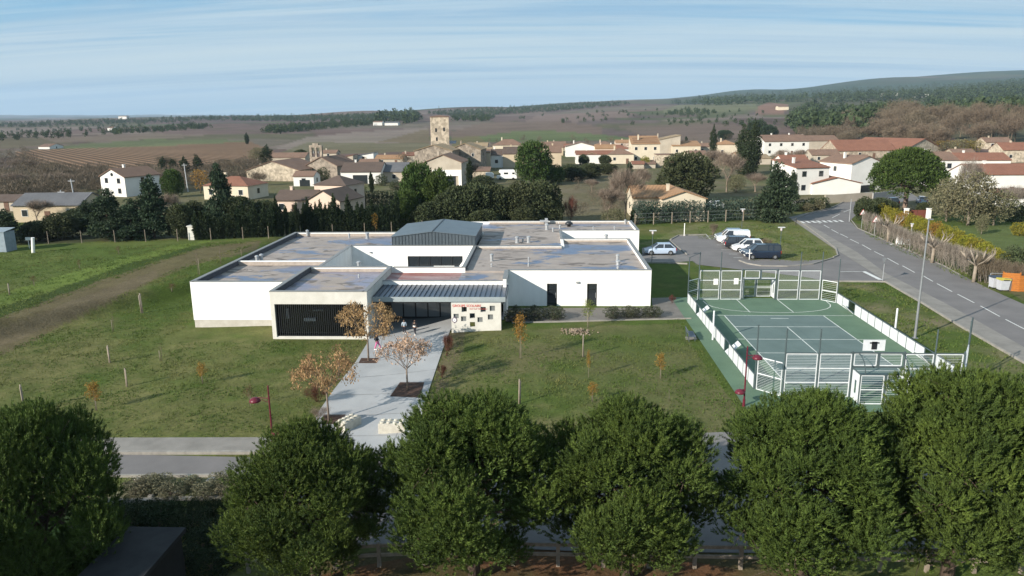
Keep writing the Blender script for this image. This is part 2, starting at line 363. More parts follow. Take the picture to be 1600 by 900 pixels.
# woodland floor on the hills
field([(1230, 165), (1300, 150), (1650, 120), (1650, 235), (1480, 215), (1330, 215), (1250, 205)], (.075, .075, .045), .9)
paint(((RR > 2500)*np.clip((PX-1000)/120, 0, 1)*np.clip(fbm(GX, GY, 700, 3)*6-1.2, 0, 1)), (.030, .050, .026), .97)
paint(((RR > 2600)*np.clip(fbm(GX, GY, 420, 6)*6-2.7, 0, 1)), (.045, .055, .03), .8)
me = arr_mesh('ground', V, [Fq], [M('tmp_ground', (.1, .1, .1))], True)
ca_ = me.color_attributes.new('Col', 'FLOAT_COLOR', 'POINT'); ca_.data.foreach_set('color', np.concatenate([np.clip(C, .005, 1).reshape(-1, 3), vine.reshape(-1, 1)], 1).astype(np.float32).ravel())
gm = MATS['tmp_ground']; gm.name = 'ground'; nt = gm.node_tree; n = nt.nodes; l = nt.links; n.clear()
def gn(t, **k):
    q = n.new(t)
    for a, b in k.items(): setattr(q, a, b)
    return q
out = gn('ShaderNodeOutputMaterial'); b = gn('ShaderNodeBsdfPrincipled'); l.new(b.outputs[0], out.inputs[0]); b.inputs['Roughness'].default_value = .95; b.inputs['Specular IOR Level'].default_value = .1
at_ = gn('ShaderNodeAttribute', attribute_name='Col'); geo = gn('ShaderNodeNewGeometry')
def gnoise(sc, det, rg=.6, st=None):
    mp = gn('ShaderNodeMapping'); l.new(geo.outputs['Position'], mp.inputs[0])
    if st: mp.inputs['Scale'].default_value = st
    z = gn('ShaderNodeTexNoise'); l.new(mp.outputs[0], z.inputs[0]); z.inputs['Scale'].default_value = sc; z.inputs['Detail'].default_value = det; z.inputs['Roughness'].default_value = rg; return z.outputs[0]
def gmath(op, a, c=None, d=None):
    q = gn('ShaderNodeMath', operation=op)
    for i, v in enumerate((a, c, d)):
        if v is None: continue
        if isinstance(v, (int, float)): q.inputs[i].default_value = v
        else: l.new(v, q.inputs[i])
    return q.outputs[0]
nf = gnoise(5.5, 8, .75); nm = gnoise(.55, 6, .65); nl = gnoise(.02, 6, .7)
val = gmath('MULTIPLY_ADD', nf, 1.7, .15); val = gmath('MULTIPLY', val, gmath('MULTIPLY_ADD', nm, .9, .55)); val = gmath('MULTIPLY', val, gmath('MULTIPLY_ADD', nl, .9, .55))
# vine rows: stripes of bare vines on the marked fields
spx = gn('ShaderNodeSeparateXYZ'); l.new(geo.outputs['Position'], spx.inputs[0])
ph = gmath('ADD', gmath('MULTIPLY', spx.outputs[0], VRX := .0), gmath('MULTIPLY', spx.outputs[1], VRY := .0))
VR = 3.3; va = radians(41)
ph = gmath('ADD', gmath('MULTIPLY', spx.outputs[0], cos(va)*2*pi/VR/1.3), gmath('MULTIPLY', spx.outputs[1], sin(va)*2*pi/VR/1.3))
st = gmath('MULTIPLY_ADD', gmath('SINE', ph), .5, .5); st = gmath('POWER', st, 4.0)
st = gmath('MULTIPLY_ADD', st, 1.5, .72); one = gmath('SUBTRACT', st, 1.0); vm = gmath('MULTIPLY_ADD', one, at_.outputs['Alpha'], 1.0)
val = gmath('MULTIPLY', val, vm)
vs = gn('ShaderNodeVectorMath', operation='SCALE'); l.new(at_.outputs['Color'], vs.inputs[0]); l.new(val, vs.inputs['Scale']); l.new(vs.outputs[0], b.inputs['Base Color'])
bp = gn('ShaderNodeBump'); l.new(gmath('ADD', gmath('MULTIPLY', gnoise(3.2, 6, .7), .5), gmath('MULTIPLY', nm, .9)), bp.inputs['Height']); bp.inputs['Strength'].default_value = .75; bp.inputs['Distance'].default_value = .16; l.new(bp.outputs[0], b.inputs['Normal'])
g_ = link('ground', me); tag(g_, kind='structure')

# ---------------------------------------------------------------- roads, paths, court floor
asph = M('asphalt', (.185, .172, .168), (.135, .127, .125), rough=.9, scale=.35, bump=.3, bscale=30, det=9, lo=.3, hi=.7)
asph2 = M('asphalt_side', (.20, .188, .18), (.155, .146, .14), rough=.9, scale=.5, bump=.3, bscale=30, det=9)
foot = M('footway', (.25, .232, .21), (.185, .172, .155), rough=.9, scale=.6, bump=.3, bscale=25, det=9)
kerbm = M('kerb', (.30, .28, .25), (.22, .205, .185), scale=2, bump=.3)
conc = M('concrete_path', (.36, .365, .37), (.30, .305, .31), rough=.85, scale=.4, bump=.2, bscale=20, det=9)
conc2 = M('concrete_beige', (.60, .58, .53), (.50, .48, .43), rough=.85, scale=.8, bump=.2, det=8)
white = M('paint_line', (.62, .62, .60), (.42, .42, .40), rough=.7, scale=4, lo=.45, hi=.8)
sheet('main_road', [(1243, 345), (1232, 340), (1256, 334), (1296, 325), (1335, 309), (1352, 300), (1420, 300), (1440, 312), (1390, 318), (1344, 330), (1328, 345), (1339, 357), (1380, 374), (1460, 408), (1546, 452), (1600, 476), (1700, 520), (1700, 626), (1600, 569), (1500, 511), (1384, 442), (1317, 440), (1300, 441), (1240, 430), (1180, 416), (1150, 410), (1060, 402), (1063, 397), (1160, 400), (1240, 408), (1290, 406), (1309, 400), (1306, 385), (1270, 362)], asph, .03, res=2)
sheet('car_park', [(1046, 376), (1060, 369), (1120, 368), (1134, 377), (1168, 398), (1180, 407), (1170, 412), (1150, 411), (1085, 408), (1072, 400)], asph, .045, res=2)
sheet('disabled_bay', [(1003, 402), (1003, 388), (1050, 376), (1073, 399), (1100, 407), (1040, 411), (1010, 411)], asph2, .038, res=2)
sheet('court_access', [(1072, 400), (1130, 405), (1200, 410), (1320, 425), (1320, 441), (1240, 431), (1090, 414)], asph, .04, res=2)
sheet('footway', [(1306, 391), (1322, 400), (1384, 440), (1500, 509), (1600, 566), (1700, 622), (1700, 596), (1600, 543), (1480, 476), (1385, 428), (1340, 395), (1262, 350), (1243, 341), (1236, 343)], foot, .05, res=2)
def line(a, b, w, name='road_line', dz=.062, px=True, mat=None):
    A = at(*a) if px else a; B = at(*b) if px else b
    return sheet(name, strip_pts(A, B, w), mat or white, dz, px=False, res=3)
dashes = [(1274, 347, 1282, 350), (1300, 341, 1312, 335), (1287, 352, 1296, 357), (1299, 359, 1310, 365), (1313, 366, 1325, 372), (1328, 374, 1342, 381), (1347, 383, 1361, 391), (1366, 393.5, 1381, 401), (1386, 404, 1404, 414), (1410, 416, 1429, 426.5), (1441, 431, 1457.5, 440.5), (1464, 444, 1487.5, 456.5), (1496, 460.5, 1522, 474), (1532, 479, 1562, 495.5), (1571, 500, 1602, 516), (1318, 332, 1328, 328)]
for a in dashes: line(a[:2], a[2:], .13)
for k in range(8):
    x = 1251+k*8.6; line((x, 346.2-k*.25), (x+6, 349.2-k*.3), .5, name='zebra_stripe')
line((1313, 425.3), (1349, 425), .15, name='give_way_line'); line((1349, 424.6), (1376, 438), .5, name='give_way_line')
for a in [(1120, 383.3, 1134, 383.2), (1127, 391, 1144, 391), (1139, 397.6, 1152, 397.8), (1146, 403.3, 1161, 403.5), (1103, 366.5, 1110, 374.5), (1114, 373.6, 1122, 373.5)]: line(a[:2], a[2:], .12, name='bay_line')
def kerb(name, pts, w=.16, h=.12):
    P = [at(*p) for p in pts]; m = MB()
    for a, b_ in zip(P[:-1], P[1:]):
        a = a+Vector((0, 0, h/2)); b_ = b_+Vector((0, 0, h/2)); m.bar(a, b_, w, h+.1)
    o = m.build(name, kerbm); return tag(o, kind='structure')
kerb('kerb', [(1384, 441.5), (1440, 474), (1500, 510.5), (1560, 545), (1602, 569)])
kerb('kerb', [(1302, 403), (1309, 400), (1306, 389), (1290, 376), (1262, 355), (1246, 345.5)])
kerb('kerb', [(1155, 408), (1168, 413), (1190, 416.5), (1230, 417), (1270, 413.5), (1302, 404)])
kerb('kerb', [(1300, 441), (1318, 440.5), (1366, 441), (1384, 441.5)])
kerb('kerb', [(1243, 342), (1262, 335), (1300, 325), (1322, 314)])
kerb('kerb', [(1330, 344), (1340, 357), (1380, 374.5), (1430, 396), (1475, 416), (1500, 430)], .12, .06)
kerb('kerb', [(1046, 376), (1060, 388), (1074, 399)])
kerb('kerb', [(1048, 375), (1060, 368.6), (1103, 367.2)])
kerb('kerb', [(1003, 411), (1040, 411.5), (1074, 413)])
# front street
ZS = -.6
sheet('street', [(-200, 748), (420, 745), (620, 742), (900, 740), (1700, 730), (1900, 880), (1500, 868), (900, 862), (560, 856), (540, 800), (480, 782), (420, 768), (380, 745)], asph, .03, res=1.5)
sheet('street_left', [(-260, 747), (430, 745), (640, 742), (640, 711), (228, 711.5), (-220, 713)], asph, .034, res=1.5)
sheet('street_walk', [(-200, 687.5), (228, 686.5), (420, 686), (500, 684), (500, 706), (420, 708), (228, 708.5), (-220, 710)], foot, .12, res=1.5, thick=.12)
kerb('kerb', [(-200, 710.5), (228, 709.5), (420, 709), (500, 707.5)], .2, .13)
kerb('kerb', [(-200, 747), (228, 745.5), (380, 744.5)], .14, .1)
kerb('kerb', [(170, 785), (260, 781), (350, 779)], .3, .05)
sheet('street_right', [(640, 708), (1120, 676), (1700, 668), (1800, 735), (900, 742), (640, 744)], asph2, .033, res=1.5)
sheet('entrance_path', [(577, 496), (575, 535), (556, 566), (520, 612), (493, 651), (503, 690), (500, 712), (640, 710), (655, 662), (672, 605), (692, 546), (704, 516), (716, 500), (788, 500), (786, 488), (600, 488)], conc, .05, res=1.2)
jm = M('path_joint', (.20, .20, .20), (.16, .16, .16))
for a_, b_2 in [((556, 567), (690, 551)), ((538, 592), (682, 578)), ((517, 618), (670, 612)), ((496, 650), (660, 645)), ((500, 682), (650, 680)), ((578, 520), (703, 518)), ((606, 498), (590, 560)), ((636, 640), (610, 705))]: line(a_, b_2, .035, name='path_joint', dz=.056, mat=jm)
bark = M('bark_mulch', (.09, .05, .035), (.05, .028, .02), scale=6, bump=1., det=8)
for k, p in enumerate([[(609.5, 620.5), (625, 598.5), (663, 598.5), (656, 622.5)], [(560, 568.5), (564.5, 560.5), (591.5, 560.5), (588.5, 568.5)], [(501, 656), (507, 649), (540, 649), (532, 664), (508, 664)]]):
    sheet('tree_pit', p, bark, .066, res=.6)
sheet('side_path', [(790, 503), (870, 503), (960, 499), (1078, 497), (1060, 478), (1050, 465), (1018, 466), (1020, 481), (790, 482)], M('path_grey', (.17, .155, .14), (.13, .118, .105), scale=1, bump=.4, det=9), .03, res=1.5)
kerb('kerb', [(800, 505), (880, 503.5), (965, 501), (1080, 498.5)], .1, .07)
# court floor
grn = M('court_green', (.105, .17, .11), (.085, .14, .09), rough=.8, scale=.5, det=8, bump=.1, bscale=40)
gry = M('court_grey', (.12, .165, .155), (.10, .14, .13), rough=.8, scale=.5, det=8, bump=.1, bscale=40)
CX0, CX1, CY0, CY1 = 14.25, 29.4, 45.6, 72.15
def flat(name, pts, mat, z): 
    o = MB().add([(x, y, z) for x, y in pts], [tuple(range(len(pts)))]).build(name, mat)
    return tag(o, kind='structure')
flat('sports_court', [(12.75, 43.4), (29.3, 43.4), (29.3, 48), (28.9, 70.6), (28.2, 72.5), (13.0, 73.0), (12.9, 60)], grn, .035)
flat('tennis_area', [(16.7, 48.2), (25.65, 48.2), (25.65, 66), (16.7, 66)], gry, .039)
def cl_(x0, y0, x1, y1, w=.08): 
    p = strip_pts((x0, y0), (x1, y1), w); flat('court_line', p, M('court_white', (.66, .68, .64), (.5, .52, .49), scale=2), .043)
for q in [(15.6, 66, 28.3, 66), (16.7, 48.2, 16.7, 65.95), (25.65, 48.2, 25.65, 65.95), (16.75, 62.3, 25.6, 62.3), (15.9, 58.6, 28.0, 58.6), (16.75, 55, 25.6, 55), (21.2, 55.05, 21.2, 62.25), (19.35, 67.1, 19.35, 72), (23.35, 67.1, 23.35, 72), (16.75, 51, 25.6, 51)]: cl_(*q)
for k in range(16):
    a = pi*k/16; a2 = pi*(k+1)/16; f = lambda t: (21.9-6.0*cos(t), 71.4-4.4*sin(t)**.7 if sin(t) > 0 else 71.4)
    cl_(*f(a), *f(a2))
cl_(20.6, 65.0, 22.2, 65.0, .1)
# ================================================================ school
rend = M('white_render', (.80, .79, .765), (.68, .665, .635), rough=.9, scale=.8, det=9, bump=.08, bscale=30, stretch=(1.6, 1.6, .35), lo=.42, hi=.80)
beige = M('beige_concrete', (.60, .58, .53), (.52, .50, .45), rough=.9, scale=1.2, det=8, bump=.1)
plinm = M('plinth_concrete', (.50, .47, .42), (.40, .37, .32), scale=1.5, det=8, bump=.2)
dark = M('dark_metal', (.018, .019, .022), rough=.45, spec=.5)
zinc = M('zinc_grey', (.13, .155, .175), (.11, .135, .155), rough=.38, scale=.8, metal=.55)
zincd = M('zinc_seam', (.045, .055, .065), rough=.5)
copm = M('coping', (.26, .26, .255), (.22, .22, .215), rough=.5, metal=.3)
galv = M('galvanised', (.48, .49, .50), (.38, .39, .40), rough=.45, metal=.5)
gls = glass('window_glass'); glp = glass('entrance_glass_reflect', (.24, .27, .29))  # entrance panes: grey reflection put into the glass colour
# roof skin: pale gravel-brown felt with wet patches, their sky reflection mostly put into the colour
def roofmat(name, c1, c2, wet, lo, hi, sc=.16):
    m = M(name, c1, c2, rough=.9, scale=.5, det=10, bump=.1, bscale=10); nt = m.node_tree; n = nt.nodes; l = nt.links; b = n['Principled BSDF']
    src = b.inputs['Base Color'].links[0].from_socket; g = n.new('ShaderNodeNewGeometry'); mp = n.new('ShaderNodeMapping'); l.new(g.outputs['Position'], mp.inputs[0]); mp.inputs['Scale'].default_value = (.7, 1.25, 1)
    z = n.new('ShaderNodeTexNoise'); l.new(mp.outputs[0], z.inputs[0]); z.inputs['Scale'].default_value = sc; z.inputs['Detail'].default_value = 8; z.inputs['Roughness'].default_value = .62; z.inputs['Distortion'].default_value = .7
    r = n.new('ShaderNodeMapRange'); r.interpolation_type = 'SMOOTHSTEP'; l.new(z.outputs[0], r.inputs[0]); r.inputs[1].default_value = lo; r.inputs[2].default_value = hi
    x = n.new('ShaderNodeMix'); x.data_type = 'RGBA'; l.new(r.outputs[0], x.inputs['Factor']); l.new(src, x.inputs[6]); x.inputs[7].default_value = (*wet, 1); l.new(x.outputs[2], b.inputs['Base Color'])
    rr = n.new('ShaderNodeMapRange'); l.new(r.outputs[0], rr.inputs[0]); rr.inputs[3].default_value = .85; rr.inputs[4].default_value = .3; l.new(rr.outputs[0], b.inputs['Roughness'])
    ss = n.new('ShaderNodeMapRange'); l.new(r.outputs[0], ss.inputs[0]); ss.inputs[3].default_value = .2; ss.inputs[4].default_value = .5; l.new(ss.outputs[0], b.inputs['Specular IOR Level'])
    # dark stain lines around old puddles
    r2 = n.new('ShaderNodeMapRange'); r2.interpolation_type = 'SMOOTHSTEP'; z2 = n.new('ShaderNodeTexNoise'); l.new(mp.outputs[0], z2.inputs[0]); z2.inputs['Scale'].default_value = sc*3.6; z2.inputs['Detail'].default_value = 9; z2.inputs['Distortion'].default_value = 1.
    l.new(z2.outputs[0], r2.inputs[0]); r2.inputs[1].default_value = .57; r2.inputs[2].default_value = .62; x2 = n.new('ShaderNodeMix'); x2.data_type = 'RGBA'; fm = n.new('ShaderNodeMath'); fm.operation = 'MULTIPLY'; l.new(r2.outputs[0], fm.inputs[0]); fm.inputs[1].default_value = .75
    l.new(fm.outputs[0], x2.inputs['Factor']); l.new(x.outputs[2], x2.inputs[6]); x2.inputs[7].default_value = (c2[0]*.4, c2[1]*.4, c2[2]*.4, 1); l.new(x2.outputs[2], b.inputs['Base Color']); return m
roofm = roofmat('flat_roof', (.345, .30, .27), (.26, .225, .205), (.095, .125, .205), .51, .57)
roofw = roofmat('flat_roof_wet', (.36, .30, .26), (.29, .25, .22), (.19, .19, .26), .45, .58)
roofr = roofmat('flat_roof_red', (.30, .13, .115), (.24, .10, .09), (.25, .14, .14), .42, .60)
school = thing('school_building', 'wide white single storey school with flat roofs around a small patio', 'school', (-11, 72, 0))
ZT = 3.55
def wall(x0, x1, y0, y1, z0=-1.2, z1=ZT, mat=rend, name='wall'):
    return MB().box(x0, x1, y0, y1, z0, z1).build(name, mat, school)
def hole_wall(x0, x1, y0, y1, z0, z1, holes, mat=rend, name='wall'):
    """wall facing the camera with rectangular openings (xa, xb, za, zb)"""
    m = MB(); xs = x0
    for xa, xb, za, zb in sorted(holes):
        if xa > xs: m.box(xs, xa, y0, y1, z0, z1)
        if za > z0: m.box(xa, xb, y0, y1, z0, za)
        if zb < z1: m.box(xa, xb, y0, y1, zb, z1)
        xs = xb
    if xs < x1: m.box(xs, x1, y0, y1, z0, z1)
    return m.build(name, mat, school)
def cope(x0, x1, y0, y1, z, w=.04):
    return MB().box(x0-w, x1+w, y0-w, y1+w, z+.003, z+.045).build('coping', copm, school)
# left wing
wall(-32.15, -23.26, 64.3, 64.6, -.05); tagp = wall(-32.11, -23.26, 64.34, 64.58, -1.6, -.053, plinm, 'plinth')
wall(-32.15, -31.85, 64.603, 93.7); wall(-31.847, -7.6, 93.4, 93.7)
wall(-31.847, -22.403, 74.5, 74.75, 3.0, 3.5)
hole_wall(-22.4, -22.1, 71.103, 83.297, -.5, ZT, [])
wall(-23.3, -7.903, 70.8, 71.1)
B_ = hole_wall(-22.4, -7.903, 83.3, 83.6, -.5, ZT, [(-15.6, -9.2, .9, 2.35)])
cope(-32.15, -31.85, 64.3, 93.7, ZT); cope(-31.85, -23.3, 64.3, 64.6, ZT); cope(-31.8, -17.6, 93.4, 93.7, ZT); cope(-22.1, -7.9, 83.3, 83.6, ZT)
cope(-22.4, -22.1, 71.1, 83.6, ZT); cope(-14.7, -7.9, 70.8, 71.1, ZT)
def roof(x0, x1, y0, y1, z, mat=roofm):
    return MB().box(x0, x1, y0, y1, z-.2, z).build('roof', mat, school)
roof(-31.847, -22.403, 64.603, 74.497, 3.02); roof(-31.847, -22.403, 74.753, 83.6, 3.04); roof(-31.847, -17.5, 83.603, 93.397, 3.04)
roof(-17.497, -7.6, 94.0, 103.4, 3.15)
MB().box(-22.097, -7.903, 71.103, 83.297, -.3, .02).build('patio_floor', foot, school)
lin = M('parapet_felt_shade', (.075, .078, .09), (.05, .052, .062), rough=.7); linb = M('parapet_felt', (.40, .34, .29), (.32, .27, .23))  # dark lining has shade put into its colour on faces away from sun
for q in [(-31.846, -31.80, 64.61, 93.39, 3.05, 3.52), (-22.996, -22.95, 60.51, 70.79, 3.13, 3.6), (-7.596, -7.55, 70.82, 83.19, 3.21, 3.53)]: MB().box(*q).build('parapet_felt_shade', lin, school)
for q in [(-31.79, -22.41, 74.44, 74.496, 3.03, 3.42), (-31.79, -17.6, 93.34, 93.396, 3.05, 3.42), (-22.94, -15.21, 70.74, 70.796, 3.13, 3.42), (-7.5, 2.19, 103.34, 103.396, 3.21, 3.43), (2.3, 12.19, 103.34, 103.395, 3.21, 3.43), (2.6, 10.14, 87.74, 87.796, 3.21, 3.43), (-7.5, 2.19, 83.14, 83.196, 3.21, 3.4)]: MB().box(*q).build('parapet_felt_shade', linb, school)
# window band of the patio
w_ = MB().box(-15.6, -9.2, 83.42, 83.46, .9, 2.35).build('window', gls, school)
m = MB()
for k in range(6): x = -15.6+k*1.28; m.box(x-.03 if k else x, x+.03 if k < 5 else x, 83.37, 83.417, .9, 2.35)
m.box(-15.6, -9.2, 83.37, 83.415, .87, .93); m.build('window_frame', dark, w_)
MB().box(-12.6, -10.2, 83.36, 83.42, 1.0, 1.18).build('window_shelf', rend, w_)
MB().lathe((-19.9, 83.25, 2.75), [(.01, 0), (.16, .02), (.16, .12), (.01, .14)], 10).build('wall_lamp', galv, school)
# patio screen (white slatted steel trellis) leaning by the right side
m = MB()
for k in range(8):
    y = 71.6+k*1.5; m.bar((-10.2, y, .3), (-8.0, y+1.2, 3.3), .09)
for k in range(5):
    t = k/4; m.bar((-10.2+2.2*t, 71.6+1.2*t, .3+3*t), (-10.2+2.2*t, 82.+1.2*t, .3+3*t), .09)
m.build('trellis', rend, school)
# front box with dark slats
wall(-23.3, -23.0, 60.5, 70.8, -1.2, 3.62, beige); wall(-15.2, -14.9, 60.5, 71.1, -1.2, 3.62, beige)
hole_wall(-23.3, -14.9, 60.2, 60.5, -1.2, 3.62, [(-22.95, -15.25, -.42, 2.52)], beige, 'front_frame')
roof(-22.997, -15.203, 60.503, 70.797, 3.12, roofw)
cope(-23.3, -23.0, 60.2, 70.8, 3.62); cope(-22.9, -15.2, 60.2, 60.5, 3.62); cope(-15.2, -14.9, 60.2, 71.1, 3.62); cope(-22.9, -15.3, 70.8, 71.1, 3.6)
MB().box(-22.997, -15.203, 60.9, 61.0, -.6, 2.9).build('window', gls, school)
for k in range(44):
    x = -22.86+k*.176; MB().box(x, x+.045, 60.34, 60.46, -.42, 2.52).build('slat', dark, school)
MB().box(-22.95, -15.25, 60.3, 60.52, -.5, -.38).build('sill', beige, school)
# things seen inside behind the slats: pale table and lamp
MB().box(-20.6, -19.6, 60.6, 60.85, .9, 1.15).build('inner_panel', rend, school); MB().box(-22.1, -21.95, 60.6, 60.8, 1.1, 2.0).build('inner_panel', rend, school); MB().box(-19.8, -18.9, 60.6, 60.8, 1.8, 1.92).build('inner_panel', galv, school)
# entrance
roof(-14.897, -3.3, 66.753, 70.797, 3.02, roofr)
MB().box(-7.897, -3.303, 67.6, 70.797, 3.022, 3.04).build('roof_skin', roofm, school)
hole_wall(-14.897, -3.6, 66.5, 66.75, 2.5, 3.15, []); cope(-14.85, -3.65, 66.5, 66.75, 3.15)
wall(-3.597, -3.3, 65.6, 69.497, -.8, ZT); cope(-3.6, -3.3, 65.6, 69.5, ZT)
for k in range(9):
    x0 = -14.2+k*1.16; g = MB().box(x0, x0+1.1, 66.58, 66.62, -.45, 2.5).build('glazed_door' if 1 <= k <= 4 else 'window', glp, school)
    mm = MB().box(x0-.05, x0+.03, 66.54, 66.578, -.45, 2.5).box(x0+1.07, x0+1.12, 66.54, 66.578, -.45, 2.5).box(x0+.03, x0+1.07, 66.54, 66.577, -.45, -.3).box(x0+.03, x0+1.07, 66.54, 66.577, 2.1, 2.18); mm.build('door_frame' if 1 <= k <= 4 else 'window_frame', dark, g)
    if 1 <= k <= 4: MB().tube((x0+.9, 66.5, .5), (x0+.9, 66.5, 1.3), .02).build('handle', galv, g)
    if k in (0, 1, 2, 3, 5): MB().box(x0+.15, x0+.95, 66.63, 66.64, .9, 1.8).build('pale_blind', M('blind', (.25, .26, .27)), g)
wall(-14.85, -14.25, 66.52, 66.74, -.8, 2.497, dark, 'dark_wall')
# canopy: standing seam sheet falling slightly to the front
can = MB().prism([(-14.85, 66.497, 2.78), (-3.2, 66.497, 2.78), (-3.2, 61.9, 2.70), (-14.85, 61.9, 2.70)], (0, 0, -.06)).build('canopy', M('canopy_metal', (.10, .125, .17), (.08, .10, .14), rough=.33, metal=.6), school)
m = MB()
for k in range(27): x = -14.8+k*.444; m.bar((x, 66.45, 2.815), (x, 61.92, 2.735), .035, .07)
m.build('canopy_seam', zincd, can)
MB().box(-14.85, -3.2, 61.83, 61.897, 2.33, 2.76).build('fascia', M('fascia_grey', (.30, .34, .35), rough=.5), can)
MB().box(-3.2, -3.13, 61.83, 66.5, 2.33, 2.82).build('fascia', zinc, can)
MB().box(-14.85, -3.3, 61.95, 62.05, 2.2, 2.32).build('beam', dark, can)
for k in range(5): MB().box(-7.6+k*1.02, -7.45+k*1.02, 61.5, 61.95, 2.18, 2.32).build('bracket', dark, can)
# totem wall with square openings and red lettering
tx0, tx1, ty, th = -7.85, -3.55, 61.05, 2.42
hs = [(.045, .47, .63), (.21, .69, .87), (.195, .37, .54), (.37, .47, .65), (.37, .17, .345), (.525, .34, .51), (.59, .69, .87), (.775, .73, .91), (.735, .43, .61)]
xs = sorted(set([0, 1]+[h[0] for h in hs]+[h[0]+.105 for h in hs])); m = MB()
z0_, z1_ = -.35, th; W_t = tx1-tx0
ys_ = sorted(set([0, 1]+[h[1] for h in hs]+[h[2] for h in hs]))
for a, b_ in zip(xs[:-1], xs[1:]):
    run = None; segs = []
    for c, d in zip(ys_[:-1], ys_[1:]):
        mxp, myp = (a+b_)/2, (c+d)/2; inside = any(h[0] < mxp < h[0]+.105 and h[1] < myp < h[2] for h in hs)
        if inside:
            if run: segs.append(run); run = None
        else: run = (run[0], d) if run else (c, d)
    if run: segs.append(run)
    for c, d in segs: m.box(tx0+a*W_t, tx0+b_*W_t, ty, ty+.25, -.15+(c*(z1_+.15) if c > 0 else -.6), -.15+d*(z1_+.15))
tot = m.build('sign_wall', beige, school); tot['label'] = 'pale concrete sign wall with nine square openings and red lettering'
for k in (0, 2, 5, 7, 8): h = hs[k]; MB().box(tx0+h[0]*W_t, tx0+(h[0]+.105)*W_t, ty+.12, ty+.15, -.15+h[1]*(z1_+.15), -.15+h[2]*(z1_+.15)).build('grey_panel', M('panel_grey', (.16, .17, .17)), tot)
redm = M('red_letter', (.62, .10, .08), (.55, .09, .07), rough=.6)
def text(name, s, size, loc, mat, parent, rot=(pi/2, 0, 0), ext=.01, w=None):
    c = bpy.data.curves.new(name, 'FONT'); c.body = s; c.size = size; c.extrude = ext; c.align_x = 'LEFT'
    t = bpy.data.objects.new(name, c); COL.objects.link(t); bpy.context.view_layer.update()
    dg = bpy.context.evaluated_depsgraph_get(); me = bpy.data.meshes.new_from_object(t.evaluated_get(dg)); bpy.data.objects.remove(t)
    k = 1.
    if w: xs_ = [v.co.x for v in me.vertices]; k = w/(max(xs_)-min(xs_))
    R_ = Matrix.Translation(loc) @ Matrix.Rotation(rot[2], 4, 'Z') @ Matrix.Rotation(rot[0], 4, 'X') @ Matrix.Diagonal((k, 1, 1, 1)); me.transform(R_)
    root = parent
    while root.parent is not None: root = root.parent
    o, rz = ORG[root.name]; me.transform(Matrix.Rotation(-rz, 4, 'Z') @ Matrix.Translation(-o)); me.materials.clear(); me.materials.append(mat)
    return link(name, me, parent)
text('lettering', 'GROUPE SCOLAIRE', .30, (tx0+.12, ty-.012, th-.33), redm, tot, w=2.45)
# second, smaller line: too small to read in the photograph, so only its strokes
m = MB(); r_l = random.Random(9); xl = tx0+1.62
while xl < tx0+3.15:
    hl = r_l.choice((.08, .08, .09, .13)); m.bar((xl, ty-.012, th-.56), (xl+r_l.uniform(-.01, .02), ty-.012, th-.56+hl), .022, .01, (0, 1, 0))
    if r_l.random() < .6: m.bar((xl, ty-.012, th-.56+hl*.5), (xl+.045, ty-.012, th-.56+hl*.5), .018, .01, (0, 1, 0))
    xl += .075 if r_l.random() < .88 else .13
m.build('lettering', redm, tot)
# round emblem on the sign wall
em = MB(); 
for r, y, mt in ((.22, 0, 'ring_purple'), ): pass
def disc(name, x, z, y, r, mat, th_=.02, par=tot): return MB().prism([(x+r*cos(2*pi*k/20), y, z+r*sin(2*pi*k/20)) for k in range(20)], (0, -th_, 0)).build(name, mat, par)
disc('emblem', tx0+.27, .92, ty-.003, .235, M('ring_purple', (.16, .12, .17)), .015); disc('emblem', tx0+.27, .92, ty-.02, .16, rend, .012); disc('emblem', tx0+.27, .92, ty-.034, .04, M('ring_purple', (0, 0, 0)), .008)
for dz in (-.26, .26): MB().box(tx0+.24, tx0+.30, ty-.02, ty-.003, .92+dz-.04, .92+dz+.04).build('emblem', MATS['ring_purple'], tot)
# right wing
hole_wall(-3.297, 10.45, 69.5, 69.8, -.6, ZT, [(.45, 1.42, -.05, 2.22), (4.32, 5.28, -.05, 2.22)])
for x0, x1 in ((.45, 1.42), (4.32, 5.28)):
    d_ = MB().box(x0, x1, 69.66, 69.70, 0, 2.22).build('door', gls, school)
    MB().box(x0, x0+.05, 69.6, 69.657, 0, 2.22).box(x1-.05, x1, 69.6, 69.657, 0, 2.22).box(x0+.05, x1-.05, 69.6, 69.656, 2.16, 2.22).box(x0+.05, x1-.05, 69.6, 69.656, 0, .08).box(x0+.05, x1-.05, 69.6, 69.655, 1.62, 1.66).build('door_frame', dark, d_)
    MB().tube((x1-.12, 69.58, .8), (x1-.12, 69.58, 1.3), .018).build('handle', galv, d_)
MB().box(.9+2.35, 1.2+2.35, 69.36, 69.497, 2.28, 2.45).build('wall_lamp', galv, school)
wall(10.15, 10.45, 69.803, 88.1); wall(2.2, 10.147, 87.8, 88.1); wall(-7.9, 2.197, 83.2, 83.5, 2.9, 3.5, rend); wall(-7.9, -7.6, 70.803, 83.197)
wall(2.2, 2.5, 83.503, 87.797); wall(2.2, 2.4, 88.103, 94.797, .0, 3.5)
wall(2.2, 12.5, 94.8, 95.1); wall(12.2, 12.5, 95.103, 103.7); wall(-7.6, 12.197, 103.4, 103.7); 
cope(-3.3, 10.45, 69.5, 69.8, ZT); cope(10.15, 10.45, 69.84, 88.1, ZT); cope(2.25, 10.15, 87.8, 88.1, ZT); cope(-7.9, 2.2, 83.2, 83.5, 3.5); cope(-7.9, -7.6, 70.8, 83.2, ZT)
cope(2.2, 12.5, 94.8, 95.1, ZT); cope(12.2, 12.5, 95.14, 103.7, ZT); cope(-7.6, 12.2, 103.4, 103.7, ZT); cope(2.2, 2.4, 88.1, 94.75, 3.5)
